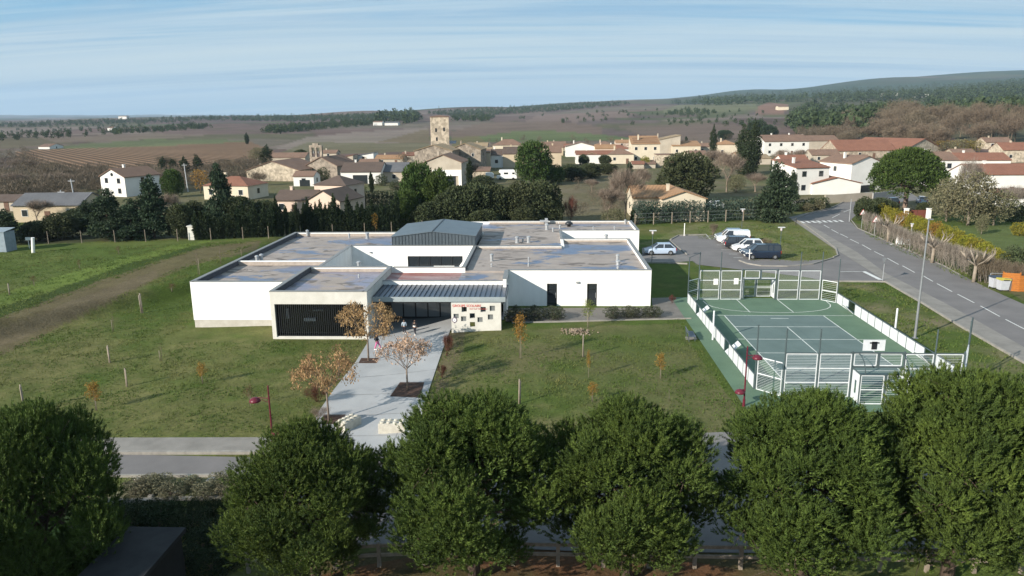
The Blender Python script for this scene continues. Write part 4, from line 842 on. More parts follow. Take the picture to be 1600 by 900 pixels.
# ---------------------------------------------------------------- cars
tyrem = M('tyre', (.02, .02, .02), (.015, .015, .015)); rimm = M('rim', (.40, .41, .42), (.3, .31, .32), rough=.35, metal=.7); cgl = M('car_glass', (.025, .032, .04), (.02, .026, .034), rough=.05, spec=.9); hl_m = M('headlight', (.75, .77, .78), (.6, .62, .64), rough=.1, spec=.8); tl_m = M('taillight', (.45, .02, .02), (.4, .02, .02), rough=.2)
def paint_(name, c): m = M(name, c, tuple(v*.93 for v in c), rough=.25, spec=.6); m.node_tree.nodes['Principled BSDF'].inputs['Coat Weight'].default_value = .6; return m
def make_car(name, lb, px, py, rz, mat, kind='hatch', grp='cars in the car park', L_=4.1, Wd=1.76):
    p = at(px, py); p.z += .045; t = thing(name, lb, 'car', p, grp, rz); w = Wd/2
    # stations: x, half width, sill z, belt z
    hood, roof_ = {'hatch': (.92, 1.46), 'van': (1.12, 1.82), 'suv': (1.02, 1.66), 'cargo': (1.12, 1.84)}[kind]; a = L_/2
    stn = [(-a, w*.80, .36, hood*.93), (-a+.12, w*.93, .28, hood*1.0), (-a+.6, w, .24, hood*1.0), (0, w, .22, hood*.99), (a-1.0, w, .22, hood*.96), (a-.45, w*.96, .24, hood*.84), (a-.1, w*.84, .30, hood*.70), (a, w*.70, .36, hood*.62)]
    vs = []; fs = []
    for x, hw_, z0, z1 in stn: vs += [(x, -hw_*.95, z0), (x, -hw_, z0+(z1-z0)*.35), (x, -hw_*.985, z0+(z1-z0)*.8), (x, -hw_*.90, z1), (x, hw_*.90, z1), (x, hw_*.985, z0+(z1-z0)*.8), (x, hw_, z0+(z1-z0)*.35), (x, hw_*.95, z0)]
    for k in range(len(stn)-1):
        for j in range(8): fs.append((k*8+j, k*8+(j+1) % 8, k*8+8+(j+1) % 8, k*8+8+j))
    fs += [tuple(range(8)), tuple(range(len(stn)*8-8, len(stn)*8))]; bd = MB().add(vs, fs).build('body', mat, t, local=True, smooth_=False)
    # greenhouse
    if kind in ('van', 'cargo'): xs4 = (a-.75, a-1.45, -a+.12, -a+.03)
    elif kind == 'suv': xs4 = (a-1.0, a-1.75, -a+.55, -a+.12)
    else: xs4 = (a-.95, a-1.75, -a+.75, -a+.15)
    def ring(x, hw_, z): return [(x, -hw_, z), (x, hw_, z)]
    zb = hood*.97; vs = ring(xs4[0], w*.84, zb)+ring(xs4[1], w*.70, roof_-.04)+ring(xs4[2], w*.70, roof_-.04)+ring(xs4[3], w*.84, zb)
    gm_ = cgl; MB().add(vs, [(0, 1, 3, 2), (2, 3, 5, 4), (4, 5, 7, 6), (0, 2, 4, 6), (1, 7, 5, 3), (0, 6, 7, 1)]).build('windows', gm_, t, local=True)
    rf = MB().box(xs4[2]-.02, xs4[1]+.06, -w*.715, w*.715, roof_-.035, roof_+.02); rf.build('roof', mat, t, local=True, bev=.02)
    for s in (-1, 1):
        m = MB()
        for (x0, x1) in ((xs4[0], xs4[1]), (xs4[3], xs4[2])): m.bar((x0, s*w*.85, zb), (x1, s*w*.715, roof_-.02), .07)
        xm = (xs4[1]+xs4[2])/2+.1; m.bar((xm, s*w*.855, zb), (xm-.03, s*w*.72, roof_-.02), .08)
        if kind in ('van', 'suv', 'cargo'): xq = xs4[2]+.9; m.bar((xq, s*w*.855, zb), (xq-.03, s*w*.72, roof_-.02), .09)
        m.bar((xs4[0], s*w*.85, zb+.01), (xs4[3], s*w*.85, zb+.01), .05); m.build('window_pillars', mat, t, local=True)
    if kind == 'cargo':
        for s in (-1, 1): MB().add([(xs4[2], s*w*.735, roof_-.05), (xs4[3]+.02, s*w*.86, zb), (.1, s*w*.86, zb), (.1, s*w*.735, roof_-.05)], [(0, 1, 2, 3)]).build('side_panel', mat, t, local=True)
    for x in (-a+.78, a-.82):
        for s in (-1, 1):
            wh = MB().tube((x, s*(w-.16), .32), (x, s*(w+.015), .32), .32, .32, 18).build('wheel', tyrem, t, local=True); MB().tube((x, s*(w-.02), .32), (x, s*(w+.03), .32), .20, .18, 12).build('rim', rimm, wh, local=True)
    for s in (-1, 1):
        MB().box(a-.32, a-.03, s*w*.62-.14, s*w*.62+.14, hood*.60, hood*.74).build('headlight', hl_m, t, local=True, bev=.02)
        MB().box(-a-.01, -a+.12, s*w*.74-.09, s*w*.74+.09, hood*.62, hood*.98).build('taillight', tl_m, t, local=True, bev=.02)
        MB().box(xs4[0]-.35, xs4[0]-.15, s*(w+.09)-.07, s*(w+.09)+.07, zb, zb+.12).build('mirror', mat, t, local=True, bev=.02)
    MB().box(a-.02, a+.02, -.35, .35, .36, .46).build('number_plate', rend, t, local=True); MB().box(-a-.02, -a+.02, -.3, .3, .5, .6).build('number_plate', rend, t, local=True)
    return t
make_car('parked_car', 'silver hatchback alone in the marked bay by the school corner', 1031, 397.5, pi, paint_('car_silver', (.42, .50, .62)))
make_car('parked_van', 'dark blue people carrier, nearest car of the row', 1190, 404, pi-.02, paint_('car_navy', (.010, .018, .036)), 'van', L_=4.4, Wd=1.85)
make_car('parked_car', 'dark blue hatchback parked just behind the blue people carrier', 1181, 399, pi-.05, paint_('car_blue', (.015, .026, .045)), 'hatch')
make_car('parked_car', 'white compact car in the middle of the row', 1168, 393, pi-.08, paint_('car_white', (.75, .76, .77)), 'suv', L_=4.1)
make_car('parked_car', 'black estate with red tail lamp behind the white compact', 1157, 388.5, -.08, paint_('car_black', (.015, .017, .022)), 'suv', L_=4.4)
make_car('parked_car', 'dark grey hatchback next to the white van', 1151, 384, pi-.08, paint_('car_grey', (.06, .065, .07)), 'hatch')
make_car('parked_van', 'white delivery van parked last but one in the row', 1145, 379.5, pi-.08, MATS['car_white'], 'cargo', L_=4.5, Wd=1.85)
make_car('parked_car', 'grey car mostly hidden at the far end of the row', 1139, 375, pi-.08, paint_('car_mid', (.16, .18, .20)), 'suv')
# ---------------------------------------------------------------- people
skin = M('skin', (.42, .26, .19), (.36, .22, .16), rough=.6)
def skinmesh(name, pts, edges, rad, mat, parent, sub=2):
    me = bpy.data.meshes.new(name); me.from_pydata(pts, edges, []); o = bpy.data.objects.new(name, me); COL.objects.link(o)
    md = o.modifiers.new('s', 'SKIN'); 
    for v, r in zip(me.skin_vertices[0].data if me.skin_vertices else [], rad): v.radius = r
    if not me.skin_vertices:
        bm = bmesh.new(); bm.from_mesh(me); lay = bm.verts.layers.skin.verify(); bm.verts.ensure_lookup_table()
        for i, v in enumerate(bm.verts): v[lay].radius = rad[i]; v[lay].use_root = (i == 0)
        bm.to_mesh(me); bm.free()
    sb = o.modifiers.new('u', 'SUBSURF'); sb.levels = sub
    bpy.context.view_layer.update(); dg = bpy.context.evaluated_depsgraph_get(); m2 = bpy.data.meshes.new_from_object(o.evaluated_get(dg)); bpy.data.objects.remove(o)
    m2.materials.clear(); m2.materials.append(mat); m2.polygons.foreach_set('use_smooth', np.ones(len(m2.polygons), bool)); return link(name, m2, parent)
def person(lb, px, py, H, rz, top, bottom, hair, legs=(.12, -.10), arms=((.16, .05), (-.16, .05)), shoes=None, bag=None, hem=.46, band=None):
    p = at(px, py); p.z += .05; t = thing('person', lb, 'person', p, 'children on the entrance path', rz); s = H
    la, ra = legs
    P_ = {'pel': (0, 0, .52), 'spi': (0, .005, .62), 'che': (0, .01, .74), 'nek': (0, .0, .835), 'hd': (0, -.01, .90), 'top': (0, -.01, .965)}
    pts = [P_['pel'], P_['spi'], P_['che'], P_['nek'], P_['hd'], P_['top']]; rad = [(.085, .06), (.072, .052), (.095, .06), (.032, .032), (.058, .068), (.045, .05)]; ed = [(0, 1), (1, 2), (2, 3), (3, 4), (4, 5)]
    for sx, ly in ((1, la), (-1, ra)):
        i = len(pts); pts += [(sx*.05, 0, .48), (sx*.055, -ly*.55-.01, .27), (sx*.06, -ly, .05), (sx*.062, -ly-.07, .015)]; rad += [(.058, .058), (.038, .04), (.024, .026), (.022, .016)]; ed += [(0, i), (i, i+1), (i+1, i+2), (i+2, i+3)]
    for sx, (ax, ay) in ((1, arms[0]), (-1, arms[1])):
        i = len(pts); pts += [(sx*.115, .01, .785), (sx*.15, .02-ay*.3, .64), (sx*abs(ax), -ay, .52), (sx*abs(ax), -ay-.02, .465)]; rad += [(.034, .034), (.026, .026), (.018, .018), (.016, .022)]; ed += [(2, i), (i, i+1), (i+1, i+2), (i+2, i+3)]
    S_ = lambda q: [tuple(c*s for c in v) for v in q]; R_ = lambda q, k=1.: [(a*s*k, b*s*k) for a, b in q]
    body = skinmesh('body', S_(pts), ed, R_(rad), skin, t)
    # jacket with sleeves, trousers, hair, shoes: worn over the body
    jp = [(0, 0, hem+.04), (0, .005, .62), (0, .01, .75), (0, .005, .80)]; jr = [(.100, .078), (.095, .074), (.112, .078), (.07, .055)]; je = [(0, 1), (1, 2), (2, 3)]
    for sx, (ax, ay) in ((1, arms[0]), (-1, arms[1])): i = len(jp); jp += [(sx*.118, .01, .785), (sx*.152, .02-ay*.3, .64), (sx*abs(ax), -ay, .525)]; jr += [(.045, .045), (.038, .038), (.030, .030)]; je += [(2, i), (i, i+1), (i+1, i+2)]
    skinmesh('jacket', S_(jp), je, R_(jr), top, t)
    tp = [(0, 0, .51)]; trd = [(.092, .07)]; te = []
    for sx, ly in ((1, la), (-1, ra)): i = len(tp); tp += [(sx*.052, 0, .46), (sx*.055, -ly*.55-.01, .27), (sx*.06, -ly, .065)]; trd += [(.064, .064), (.046, .048), (.036, .038)]; te += [(0, i), (i, i+1), (i+1, i+2)]
    skinmesh('trousers', S_(tp), te, R_(trd), bottom, t)
    skinmesh('hair', S_([(0, .012, .935), (0, .03, .90), (0, .035, .84)]), [(0, 1), (1, 2)], R_([(.062, .066), (.064, .06), (.04, .03)]), hair, t)
    for sx, ly in ((1, la), (-1, ra)): MB().box((sx*.06-.035)*s, (sx*.06+.035)*s, (-ly-.12)*s, (-ly+.035)*s, 0, .05*s).build('shoe', shoes or rend, t, local=True, bev=.01)
    if band: MB().lathe((0, 0, .565*s), [(.108*s, 0), (.112*s, .03*s), (.108*s, .06*s)], 14).build('white_band', rend, t, local=True)
    if bag: MB().box(-.09*s, .09*s, .07*s, .16*s, .58*s, .80*s).build('rucksack', bag, t, local=True, bev=.03)
cn = lambda n, c: M(n, c, tuple(v*.7 for v in c), scale=8)
drk = cn('cloth_dark', (.025, .025, .035)); hairm = cn('hair_dark', (.035, .022, .015))
person('child in a pale blue jacket and dark trousers facing the school door', 632, 522, 1.28, pi+.2, cn('cloth_pale', (.38, .45, .52)), drk, hairm, (.05, -.04), ((.17, .10), (-.15, .02)))
person('child in black with a white band at the waist walking to the school door', 648.5, 524, 1.36, pi-.3, cn('cloth_black', (.02, .018, .02)), drk, hairm, (.13, -.10), ((.17, .06), (-.17, .0)), band=True)
person('child in dark coat and bright pink leggings striding along the path', 590, 547, 1.42, pi*.5, cn('cloth_navy', (.02, .022, .035)), cn('cloth_pink', (.62, .16, .34)), hairm, (.17, -.15), ((.15, .08), (-.15, -.06)), bag=drk, hem=.44)
# ================================================================ village
def tilemat(name, c, c2):
    m = M(name, c, c2, rough=.9, scale=.35, det=10, lo=.3, hi=.7); nt = m.node_tree; n = nt.nodes; l = nt.links; b = n['Principled BSDF']
    tcn = n.new('ShaderNodeTexCoord'); w = n.new('ShaderNodeTexWave'); w.wave_type = 'BANDS'; w.bands_direction = 'X'; l.new(tcn.outputs['Object'], w.inputs[0]); w.inputs['Scale'].default_value = 1.25; w.inputs['Distortion'].default_value = .15
    src = b.inputs['Base Color'].links[0].from_socket; x = n.new('ShaderNodeMix'); x.data_type = 'RGBA'; x.blend_type = 'MULTIPLY'; x.inputs['Factor'].default_value = .55; l.new(src, x.inputs[6]); l.new(w.outputs['Color'], x.inputs[7]); l.new(x.outputs[2], b.inputs['Base Color'])
    bp = n.new('ShaderNodeBump'); l.new(w.outputs['Fac'], bp.inputs['Height']); bp.inputs['Distance'].default_value = .06; l.new(bp.outputs[0], b.inputs['Normal']); return m
def stone(name, c, c2, sc=1.6):
    m = M(name, c, c2, rough=.95, scale=.8, det=6); nt = m.node_tree; n = nt.nodes; l = nt.links; b = n['Principled BSDF']
    tcn = n.new('ShaderNodeTexCoord'); v = n.new('ShaderNodeTexVoronoi'); l.new(tcn.outputs['Object'], v.inputs[0]); v.inputs['Scale'].default_value = sc; r = n.new('ShaderNodeMapRange'); sx = n.new('ShaderNodeSeparateColor'); l.new(v.outputs['Color'], sx.inputs[0]); l.new(sx.outputs[0], r.inputs[0]); r.inputs[3].default_value = .62; r.inputs[4].default_value = 1.2
    src = b.inputs['Base Color'].links[0].from_socket; s_ = n.new('ShaderNodeVectorMath'); s_.operation = 'SCALE'; l.new(src, s_.inputs[0]); l.new(r.outputs[0], s_.inputs['Scale']); l.new(s_.outputs[0], b.inputs['Base Color']); return m
W = {'white': M('wall_white', (.70, .68, .64), (.62, .60, .56), scale=.3), 'cream': M('wall_cream', (.60, .52, .40), (.52, .45, .34), scale=.3), 'beige': M('wall_beige', (.50, .41, .29), (.42, .34, .24), scale=.3), 'pink': M('wall_pink', (.60, .47, .38), (.53, .41, .33), scale=.3),
 'stone': stone('wall_stone', (.40, .33, .25), (.32, .26, .20)), 'stoned': stone('wall_stone_grey', (.30, .25, .20), (.24, .20, .16)), 'stonel': stone('wall_stone_light', (.50, .42, .32), (.40, .34, .26)), 'grey': M('wall_grey', (.32, .31, .29), (.26, .25, .24), scale=.3), 'old': M('wall_old', (.46, .40, .32), (.34, .29, .23), scale=.25, det=9)}
T_ = {'red': tilemat('tile_red', (.36, .165, .105), (.28, .125, .082)), 'orange': tilemat('tile_orange', (.50, .30, .165), (.42, .23, .12)), 'brown': tilemat('tile_brown', (.32, .20, .14), (.24, .15, .11)), 'dark': tilemat('tile_dark', (.175, .125, .10), (.13, .095, .078)), 'ochre': tilemat('tile_ochre', (.48, .36, .22), (.38, .27, .17)), 'grey': tilemat('roof_sheet_grey', (.20, .20, .21), (.15, .15, .16)), 'solar': M('solar_panel', (.02, .03, .06), (.015, .02, .04), rough=.15, spec=.8)}
shut = M('shutter_brown', (.16, .09, .06), (.12, .07, .05)); 
def house(lb, x0, x1, yb, he, dp, kind='gx', rh=1.6, wm='cream', rm='brown', win=3, st=1, name='village_house', cat='house', rz=0., grp='houses of the village', door=True, chim=1, pos=None, ov=.3, wsz=(1.0, 1.15), yd=None, glz=None):
    pc = at((x0+x1)/2, yb); k = depth(pc)/FOC; w = (x1-x0)*k; h = he*k; p = Vector((pc.x, pc.y, tzf(pc.x, pc.y)-.1)); t = thing(name, lb, cat, p, grp, rz)
    wmm = W[wm]; rmm = T_[rm]; a = w/2; m = MB()
    if kind == 'gy': m.prism([(-a, 0, -1), (a, 0, -1), (a, 0, h), (0, 0, h+rh), (-a, 0, h)], (0, dp, 0))
    elif kind == 'gx': m.prism([(-a, 0, -1), (-a, dp, -1), (-a, dp, h), (-a, dp/2, h+rh), (-a, 0, h)], (w, 0, 0))
    elif kind == 'shed': m.prism([(-a, 0, -1), (-a, dp, -1), (-a, dp, h+rh), (-a, 0, h)], (w, 0, 0))
    elif kind == 'shedl': m.prism([(-a, 0, -1), (a, 0, -1), (a, 0, h+rh), (-a, 0, h)], (0, dp, 0))
    else: m.box(-a, a, 0, dp, -1, h)
    wl = m.build('wall', wmm, t, local=True); r = MB(); o = ov; th = .16
    if kind == 'gy':
        s = rh/a
        for sg in (-1, 1): r.prism([(sg*(a+o), -o, h-s*o+.02), (0, -o, h+rh+.02), (0, -o, h+rh+.02+th), (sg*(a+o), -o, h-s*o+.02+th)], (0, dp+2*o, 0))
    elif kind == 'gx':
        s = rh/(dp/2)
        r.prism([(-a-o*.6, -o, h-s*o+.02), (-a-o*.6, dp/2, h+rh+.02), (-a-o*.6, dp/2, h+rh+.02+th), (-a-o*.6, -o, h-s*o+.02+th)], (w+o*1.2, 0, 0)); r.prism([(-a-o*.6, dp+o, h-s*o+.02), (-a-o*.6, dp/2+.001, h+rh+.02), (-a-o*.6, dp/2+.001, h+rh+.02+th), (-a-o*.6, dp+o, h-s*o+.02+th)], (w+o*1.2, 0, 0))
    elif kind == 'shed': s = rh/dp; r.prism([(-a-o*.6, -o, h-s*o+.02), (-a-o*.6, dp+o, h+rh+s*o+.02), (-a-o*.6, dp+o, h+rh+s*o+.02+th), (-a-o*.6, -o, h-s*o+.02+th)], (w+o*1.2, 0, 0))
    elif kind == 'shedl': s = rh/w; r.prism([(-a-o, -o, h-s*o+.02), (a+o, -o, h+rh+s*o+.02), (a+o, -o, h+rh+s*o+.02+th), (-a-o, -o, h-s*o+.02+th)], (0, dp+2*o, 0))
    elif kind == 'hip':
        q = min(w, dp)/2; rr = [(-a-o, -o, h+.02), (a+o, -o, h+.02), (a+o, dp+o, h+.02), (-a-o, dp+o, h+.02)]; r1 = (-a+q, dp/2, h+rh) if w >= dp else (0, q, h+rh); r2 = (a-q, dp/2, h+rh) if w >= dp else (0, dp-q, h+rh)
        r.add(rr+[r1, r2], [(0, 3, 2, 1), (0, 1, 5, 4), (2, 3, 4, 5), (1, 2, 5), (3, 0, 4)] if w >= dp else [(0, 3, 2, 1), (0, 1, 4), (1, 2, 5, 4), (2, 3, 5), (3, 0, 4, 5)])
    else: r.box(-a-.1, a+.1, -.1, dp+.1, h+.003, h+.2)
    rf = r.build('roof', rmm, t, local=True)
    for c in range(chim):
        cx_ = (-.55+1.0*c)*a*.8; cz = h+rh*.75; MB().box(cx_-.25, cx_+.25, dp*.5-.25, dp*.5+.25, h+rh*.3, h+rh+.75).box(cx_-.32, cx_+.32, dp*.5-.32, dp*.5+.32, h+rh+.755, h+rh+.83).build('chimney', wmm, rf, local=True)
    ww, wh = wsz; sh_ = h/st
    def winat(x, z, side='f', ww=ww, wh=wh):
        if side == 'f': f = MB().box(x-ww/2-.06, x+ww/2+.06, -.05, -.003, z-.06, z+wh+.06).build('window', rend if wm not in ('white',) else W['grey'], t, local=True); MB().box(x-ww/2, x+ww/2, -.07, -.053, z, z+wh).build('pane', gls, f, local=True)
        elif side == 'l': f = MB().box(-a-.05, -a-.003, x-ww/2, x+ww/2, z, z+wh).build('window', gls, t, local=True)
        else: f = MB().box(a+.003, a+.05, x-ww/2, x+ww/2, z, z+wh).build('window', gls, t, local=True)
        return f
    for s in range(st):
        z = s*sh_+sh_*.38
        for i in range(win):
            x = -a+w*(i+.5)/win
            if door and s == 0 and i == win//2 and win > 1: MB().box(x-.5, x+.5, -.06, -.003, 0, 2.1).build('door', shut, t, local=True); continue
            winat(x, min(z, h-wh-.2))
        winat(dp*.5, min(z, h-wh-.2), 'r' if x0 < 800 else 'l')
    if glz: 
        q0, q1, hz_ = glz; MB().box(-a+w*q0, -a+w*q1, -.06, -.003, .1, hz_).build('glazing', gls, t, local=True)
    return t, w, h
# ----- left side
house('long low cream shed with dark grey roof at the far left', 24, 128, 347, 27, 9, 'gx', 1.7, 'beige', 'grey', 3, grp=None, rz=.06, chim=0, name='farm_shed', cat='shed')
house('small brown-roofed building left of the long grey shed', -30, 26, 330, 16, 6, 'gx', 1., 'old', 'dark', 2, grp=None, chim=0, name='farm_shed', cat='shed')
t, w, h = house('white two storey house with a round gable window on the left', 152, 206, 307, 31, 10, 'gy', 1.8, 'white', 'brown', 2, 2, rz=-.38, door=False)
MB().prism([(.45*cos(2*pi*k/14), -.05, h+.55+.45*sin(2*pi*k/14)) for k in range(14)], (0, .04, 0)).build('window', gls, t, local=True)
house('cream bungalow with bright orange roof left of the stone barn', 316, 392, 312, 22, 9, 'hip', 1.9, 'cream', 'red', 3, rz=-.15)
house('big rubble stone barn with wide gable left of the church', 384, 470, 283, 17, 18, 'gy', 2.6, 'stonel', 'brown', 0, rz=-.1, chim=0, name='stone_barn', cat='barn')
house('long brown roof running behind the stone barn', 388, 478, 258, 12, 9, 'gx', 1.6, 'old', 'brown', 0, chim=0)
# church with bell wall
t, w, h = house('stone chapel with a bell wall of two arched openings', 476, 530, 279, 20, 14, 'gy', 2.6, 'stoned', 'brown', 0, rz=-.2, chim=0, name='chapel', cat='church', door=False)
MB().prism([(.35*cos(pi*k/8), -.05, 2.2+.35*sin(pi*k/8)) for k in range(9)]+[(-.35, -.05, 1.0), (.35, -.05, 1.0)], (0, .04, 0)).build('window', gls, t, local=True)
m = MB(); zt = h+2.2; x_ = -2.6
m.box(x_-2.1, x_+2.1, 2, 2.7, h-.5, zt+.4).box(x_-2.1, x_-1.35, 2.003, 2.697, zt+.4, zt+3.2).box(x_-.3, x_+.3, 2.003, 2.697, zt+.4, zt+3.2).box(x_+1.35, x_+2.1, 2.003, 2.697, zt+.4, zt+3.2).box(x_-2.1, x_+2.1, 2, 2.7, zt+3.2, zt+3.9).box(x_-1.0, x_+1.0, 2, 2.7, zt+3.9, zt+4.5)
bw = m.build('bell_wall', W['stoned'], t, local=True)
for sx in (-.82, .82): MB().lathe((x_+sx, 2.35, zt+1.5), [(.38, 0), (.33, .2), (.22, .6), (.1, .75)], 10).build('bell', dark, bw, local=True)
house('low white annex with brown roof at the foot of the chapel', 459, 491, 291, 16, 6, 'gx', 1.1, 'white', 'brown', 1, chim=0, glz=(.3, .8, 1.8), door=False)
# pink villa of three volumes
house('two storey tower part of the pink villa with hipped brown roof', 490, 546, 333, 44, 7, 'hip', 1.7, 'pink', 'dark', 1, 2, rz=-.28, grp='volumes of the pink villa', chim=0, door=False, wsz=(.8, .8))
house('front gable part of the pink villa behind the cypresses', 478, 536, 343, 30, 8, 'gy', 1.8, 'pink', 'dark', 2, 1, rz=-.28, grp='volumes of the pink villa', chim=0, door=False, wsz=(.7, .9))
house('low left wing of the pink villa with brown roof', 430, 492, 336, 24, 7, 'gx', 1.5, 'pink', 'dark', 3, 1, rz=-.05, grp='volumes of the pink villa')
house('white modern house with wide glass doors and brown roof', 533, 596, 287, 19, 11, 'gx', 2.2, 'white', 'dark', 0, glz=(.3, .66, 2.5), rz=.02); house('dark-roofed stone annex right of the house with glass doors', 596, 636, 285, 17, 11, 'gx', 2.2, 'old', 'grey', 1, chim=0, rz=.02)
house('bright red-roofed shed beyond the chapel', 524, 552, 253, 6, 8, 'shedl', 1.2, 'old', 'red', 0, chim=0); house('pale tin-roofed shed beyond the glass-door house', 552, 584, 251, 7, 9, 'shedl', 1.4, 'white', 'grey', 1, chim=0)
house('orange-tiled low house left of the keep', 586, 630, 258, 10, 9, 'gx', 1.2, 'old', 'orange', 2); house('small orange-roofed house at the keep foot, left side', 626, 648, 253, 10, 6, 'shed', 1.0, 'old', 'red', 1)
# keep
pc = at(689, 262); k = depth(pc)/FOC; hk = (262-185)*k; w_k = 28*k
t = thing('castle_keep', 'square light stone castle keep rising above the village roofs', 'tower', pc, rz=.16)
MB().box(-w_k/2, w_k/2, 0, w_k, -1, hk).build('wall', stone('wall_stone_keep', (.56, .47, .36), (.44, .36, .27), 1.1), t, local=True); MB().box(-w_k/2-.15, w_k/2+.15, -.15, w_k+.15, hk+.003, hk+.25).add([(-w_k/2-.15, -.15, hk+.25), (w_k/2+.15, -.15, hk+.25), (w_k/2+.15, w_k+.15, hk+.25), (-w_k/2-.15, w_k+.15, hk+.25), (0, w_k/2, hk+.75)], [(0, 1, 4), (1, 2, 4), (2, 3, 4), (3, 0, 4), (0, 3, 2, 1)]).build('roof', T_['brown'], t, local=True)
for x, z in ((-1.4, hk-5.2), (1.5, hk-5.0), (-1.2, hk-8.4)): MB().box(x-.3, x+.3, -.05, -.003, z, z+1.3).build('window', gls, t, local=True)
MB().tube((0, w_k/2, hk+.7), (0, w_k/2, hk+4), .05).build('lightning_rod', dark, t, local=True)
house('stone castle wing with ochre roof left below the keep', 648, 708, 272, 36, 14, 'gy', 1.8, 'stoned', 'ochre', 0, rz=-.08, chim=0, name='castle_wing', cat='castle wing', grp=None)
house('stone castle wing with ochre roof right below the keep', 702, 752, 268, 34, 12, 'gy', 2.0, 'stoned', 'ochre', 2, 2, rz=-.08, chim=1, name='castle_wing', cat='castle wing', grp=None, door=False, wsz=(.7, 1.1))
t, w, h = house('old stone house with white garage front below the keep', 663, 722, 290, 36, 12, 'gy', 2.0, 'old', 'brown', 0, rz=-.05, chim=1, door=False)
MB().box(-w*.28, w*.5, -.25, -.003, 2.7, 4.3).build('garage_front', rend, t, local=True); MB().box(-w*.15, w*.34, -.08, -.003, 0, 2.65).build('garage_opening', gls, t, local=True); MB().box(w*.42, w*.5, -.26, -.003, 0, 2.697).build('pillar', rend, t, local=True)
o = MB().prism([(-3, 0, 0), (3, 0, 0), (3, 2.6, .9), (-3, 2.6, .9)], (0, 0, .06)).build('solar_array', T_['solar'], None, loc=at(700, 262)+Vector((0, 1, 8.6)), local=True); tag(o, 'blue solar panels on the old stone house roof below the keep', 'solar panels')
# row right of the keep
R_ = [('pale beige blank-walled house right of the keep', 736, 766, 263, 25, 8, 'gx', .8, 'beige', 'brown', 0, 1), ('cream house with a pyramid brown roof and tall chimney', 770, 818, 246, 19, 10, 'hip', 2.6, 'cream', 'brown', 3, 1), ('beige house with long brown roof beside the blank wall', 766, 786, 262, 20, 9, 'gx', 1.8, 'white', 'dark', 1, 1),
 ('wide beige house with dark roof left of the big green pine', 786, 828, 262, 22, 10, 'gx', 2.2, 'beige', 'dark', 0, 1), ('beige house with brown roof right of the big green pine', 858, 877, 262, 24, 10, 'gx', 2.2, 'beige', 'brown', 0, 1), ('long red-roofed house above the big green pine', 812, 850, 240, 9, 10, 'gx', 1.8, 'beige', 'red', 2, 1), ('brown-roofed house right above the big green pine', 846, 880, 243, 13, 11, 'gx', 2.2, 'beige', 'brown', 0, 1),
 ('bright white gable house in the middle of the village', 884, 930, 245, 16, 10, 'gy', 1.8, 'white', 'brown', 1, 1), ('white house side with small red roof before the white gable', 900, 960, 256, 15, 8, 'gx', 1.2, 'white', 'red', 2, 1), ('low red roof house left of the white gable', 872, 900, 236, 6, 8, 'gx', 1.6, 'cream', 'red', 2, 1), ('cream cottage with garage opening below the white house', 905, 945, 256, 12, 8, 'gy', 1.2, 'old', 'ochre', 1, 1),
 ('pale orange hipped house behind the solar house, left', 930, 960, 236, 9, 9, 'hip', 2.0, 'pink', 'brown', 2, 1), ('brown hip-roofed cottage at the left of the solar house', 950, 990, 256, 15, 9, 'hip', 2.2, 'cream', 'brown', 2, 1), ('reddish hipped roof house above the cottage', 944, 985, 242, 9, 9, 'hip', 2.0, 'white', 'red', 2, 1), ('pink-roofed distant house in the village top row', 962, 1000, 230, 7, 8, 'gx', 1.5, 'pink', 'orange', 2, 1)]
for q in R_: house(q[0], *q[1:6], q[6], q[7], q[8], q[9], q[10], q[11], chim=1)
t, w, h = house('tall cream house with three dark solar strips on its stepped roof', 986, 1030, 255, 30, 9, 'shed', 2.6, 'cream', 'orange', 3, 2)
for k in range(3): MB().box(-w*.42, w*.47, 1.2+k*2.4, 2.7+k*2.4, h+.62+k*.69, h+.72+k*.69).build('solar_strip', T_['solar'], t, local=True)
house('long ochre-roofed house with a big shaded end wall', 1018, 1062, 243, 22, 14, 'shedl', 2.6, 'old', 'ochre', 0, 1, chim=1); house('orange-roofed house with white door right of the shaded wall', 1050, 1094, 243, 15, 9, 'shed', 1.8, 'cream', 'orange', 3, 1); house('stone-coloured ruin wall house below the orange roof', 1026, 1056, 262, 20, 7, 'flat', .3, 'stonel', 'brown', 0, 1, chim=0)
house('small red tile outhouse at the foot of the solar house', 988, 1006, 264, 8, 5, 'gx', .8, 'old', 'red', 0, 1, chim=0); house('second small tile outhouse beside the yellow-green bush', 1004, 1024, 263, 7, 5, 'shed', .9, 'old', 'brown', 0, 1, chim=0)
house('cream house with ochre roof left of the cypress pair', 1120, 1152, 246, 20, 9, 'hip', 1.8, 'cream', 'orange', 2, 1); house('pale house with brown roof right of the cypress pair', 1172, 1200, 241, 22, 10, 'gx', 1.6, 'cream', 'brown', 2, 2, chim=1)
house('long white farmhouse with wide brown roof at mid right', 1192, 1264, 243, 22, 13, 'gx', 2.6, 'white', 'brown', 4, 2, rz=.12, chim=2); house('brown-roofed farm wing behind the long white farmhouse', 1240, 1310, 236, 16, 12, 'gx', 2.2, 'old', 'brown', 2, 1, rz=.06)
house('huge red-brown roofed barn with a rubble gable end', 1398, 1486, 243, 10, 28, 'gy', 4.2, 'stonel', 'red', 0, 1, rz=.5, chim=0, name='stone_barn', cat='barn', door=False, grp=None); house('long red-brown roof range left of the rubble barn gable', 1308, 1400, 247, 12, 16, 'gx', 4.0, 'stone', 'red', 4, 1, rz=.08, chim=0, name='stone_barn', cat='barn', grp=None)
house('stone wall house with red roof at the right edge by the wood', 1566, 1640, 254, 20, 9, 'gx', 2.4, 'stonel', 'red', 3, 1); house('stone house below it with brown tile roof', 1540, 1580, 232, 10, 8, 'gx', 1.8, 'stonel', 'brown', 2, 1)
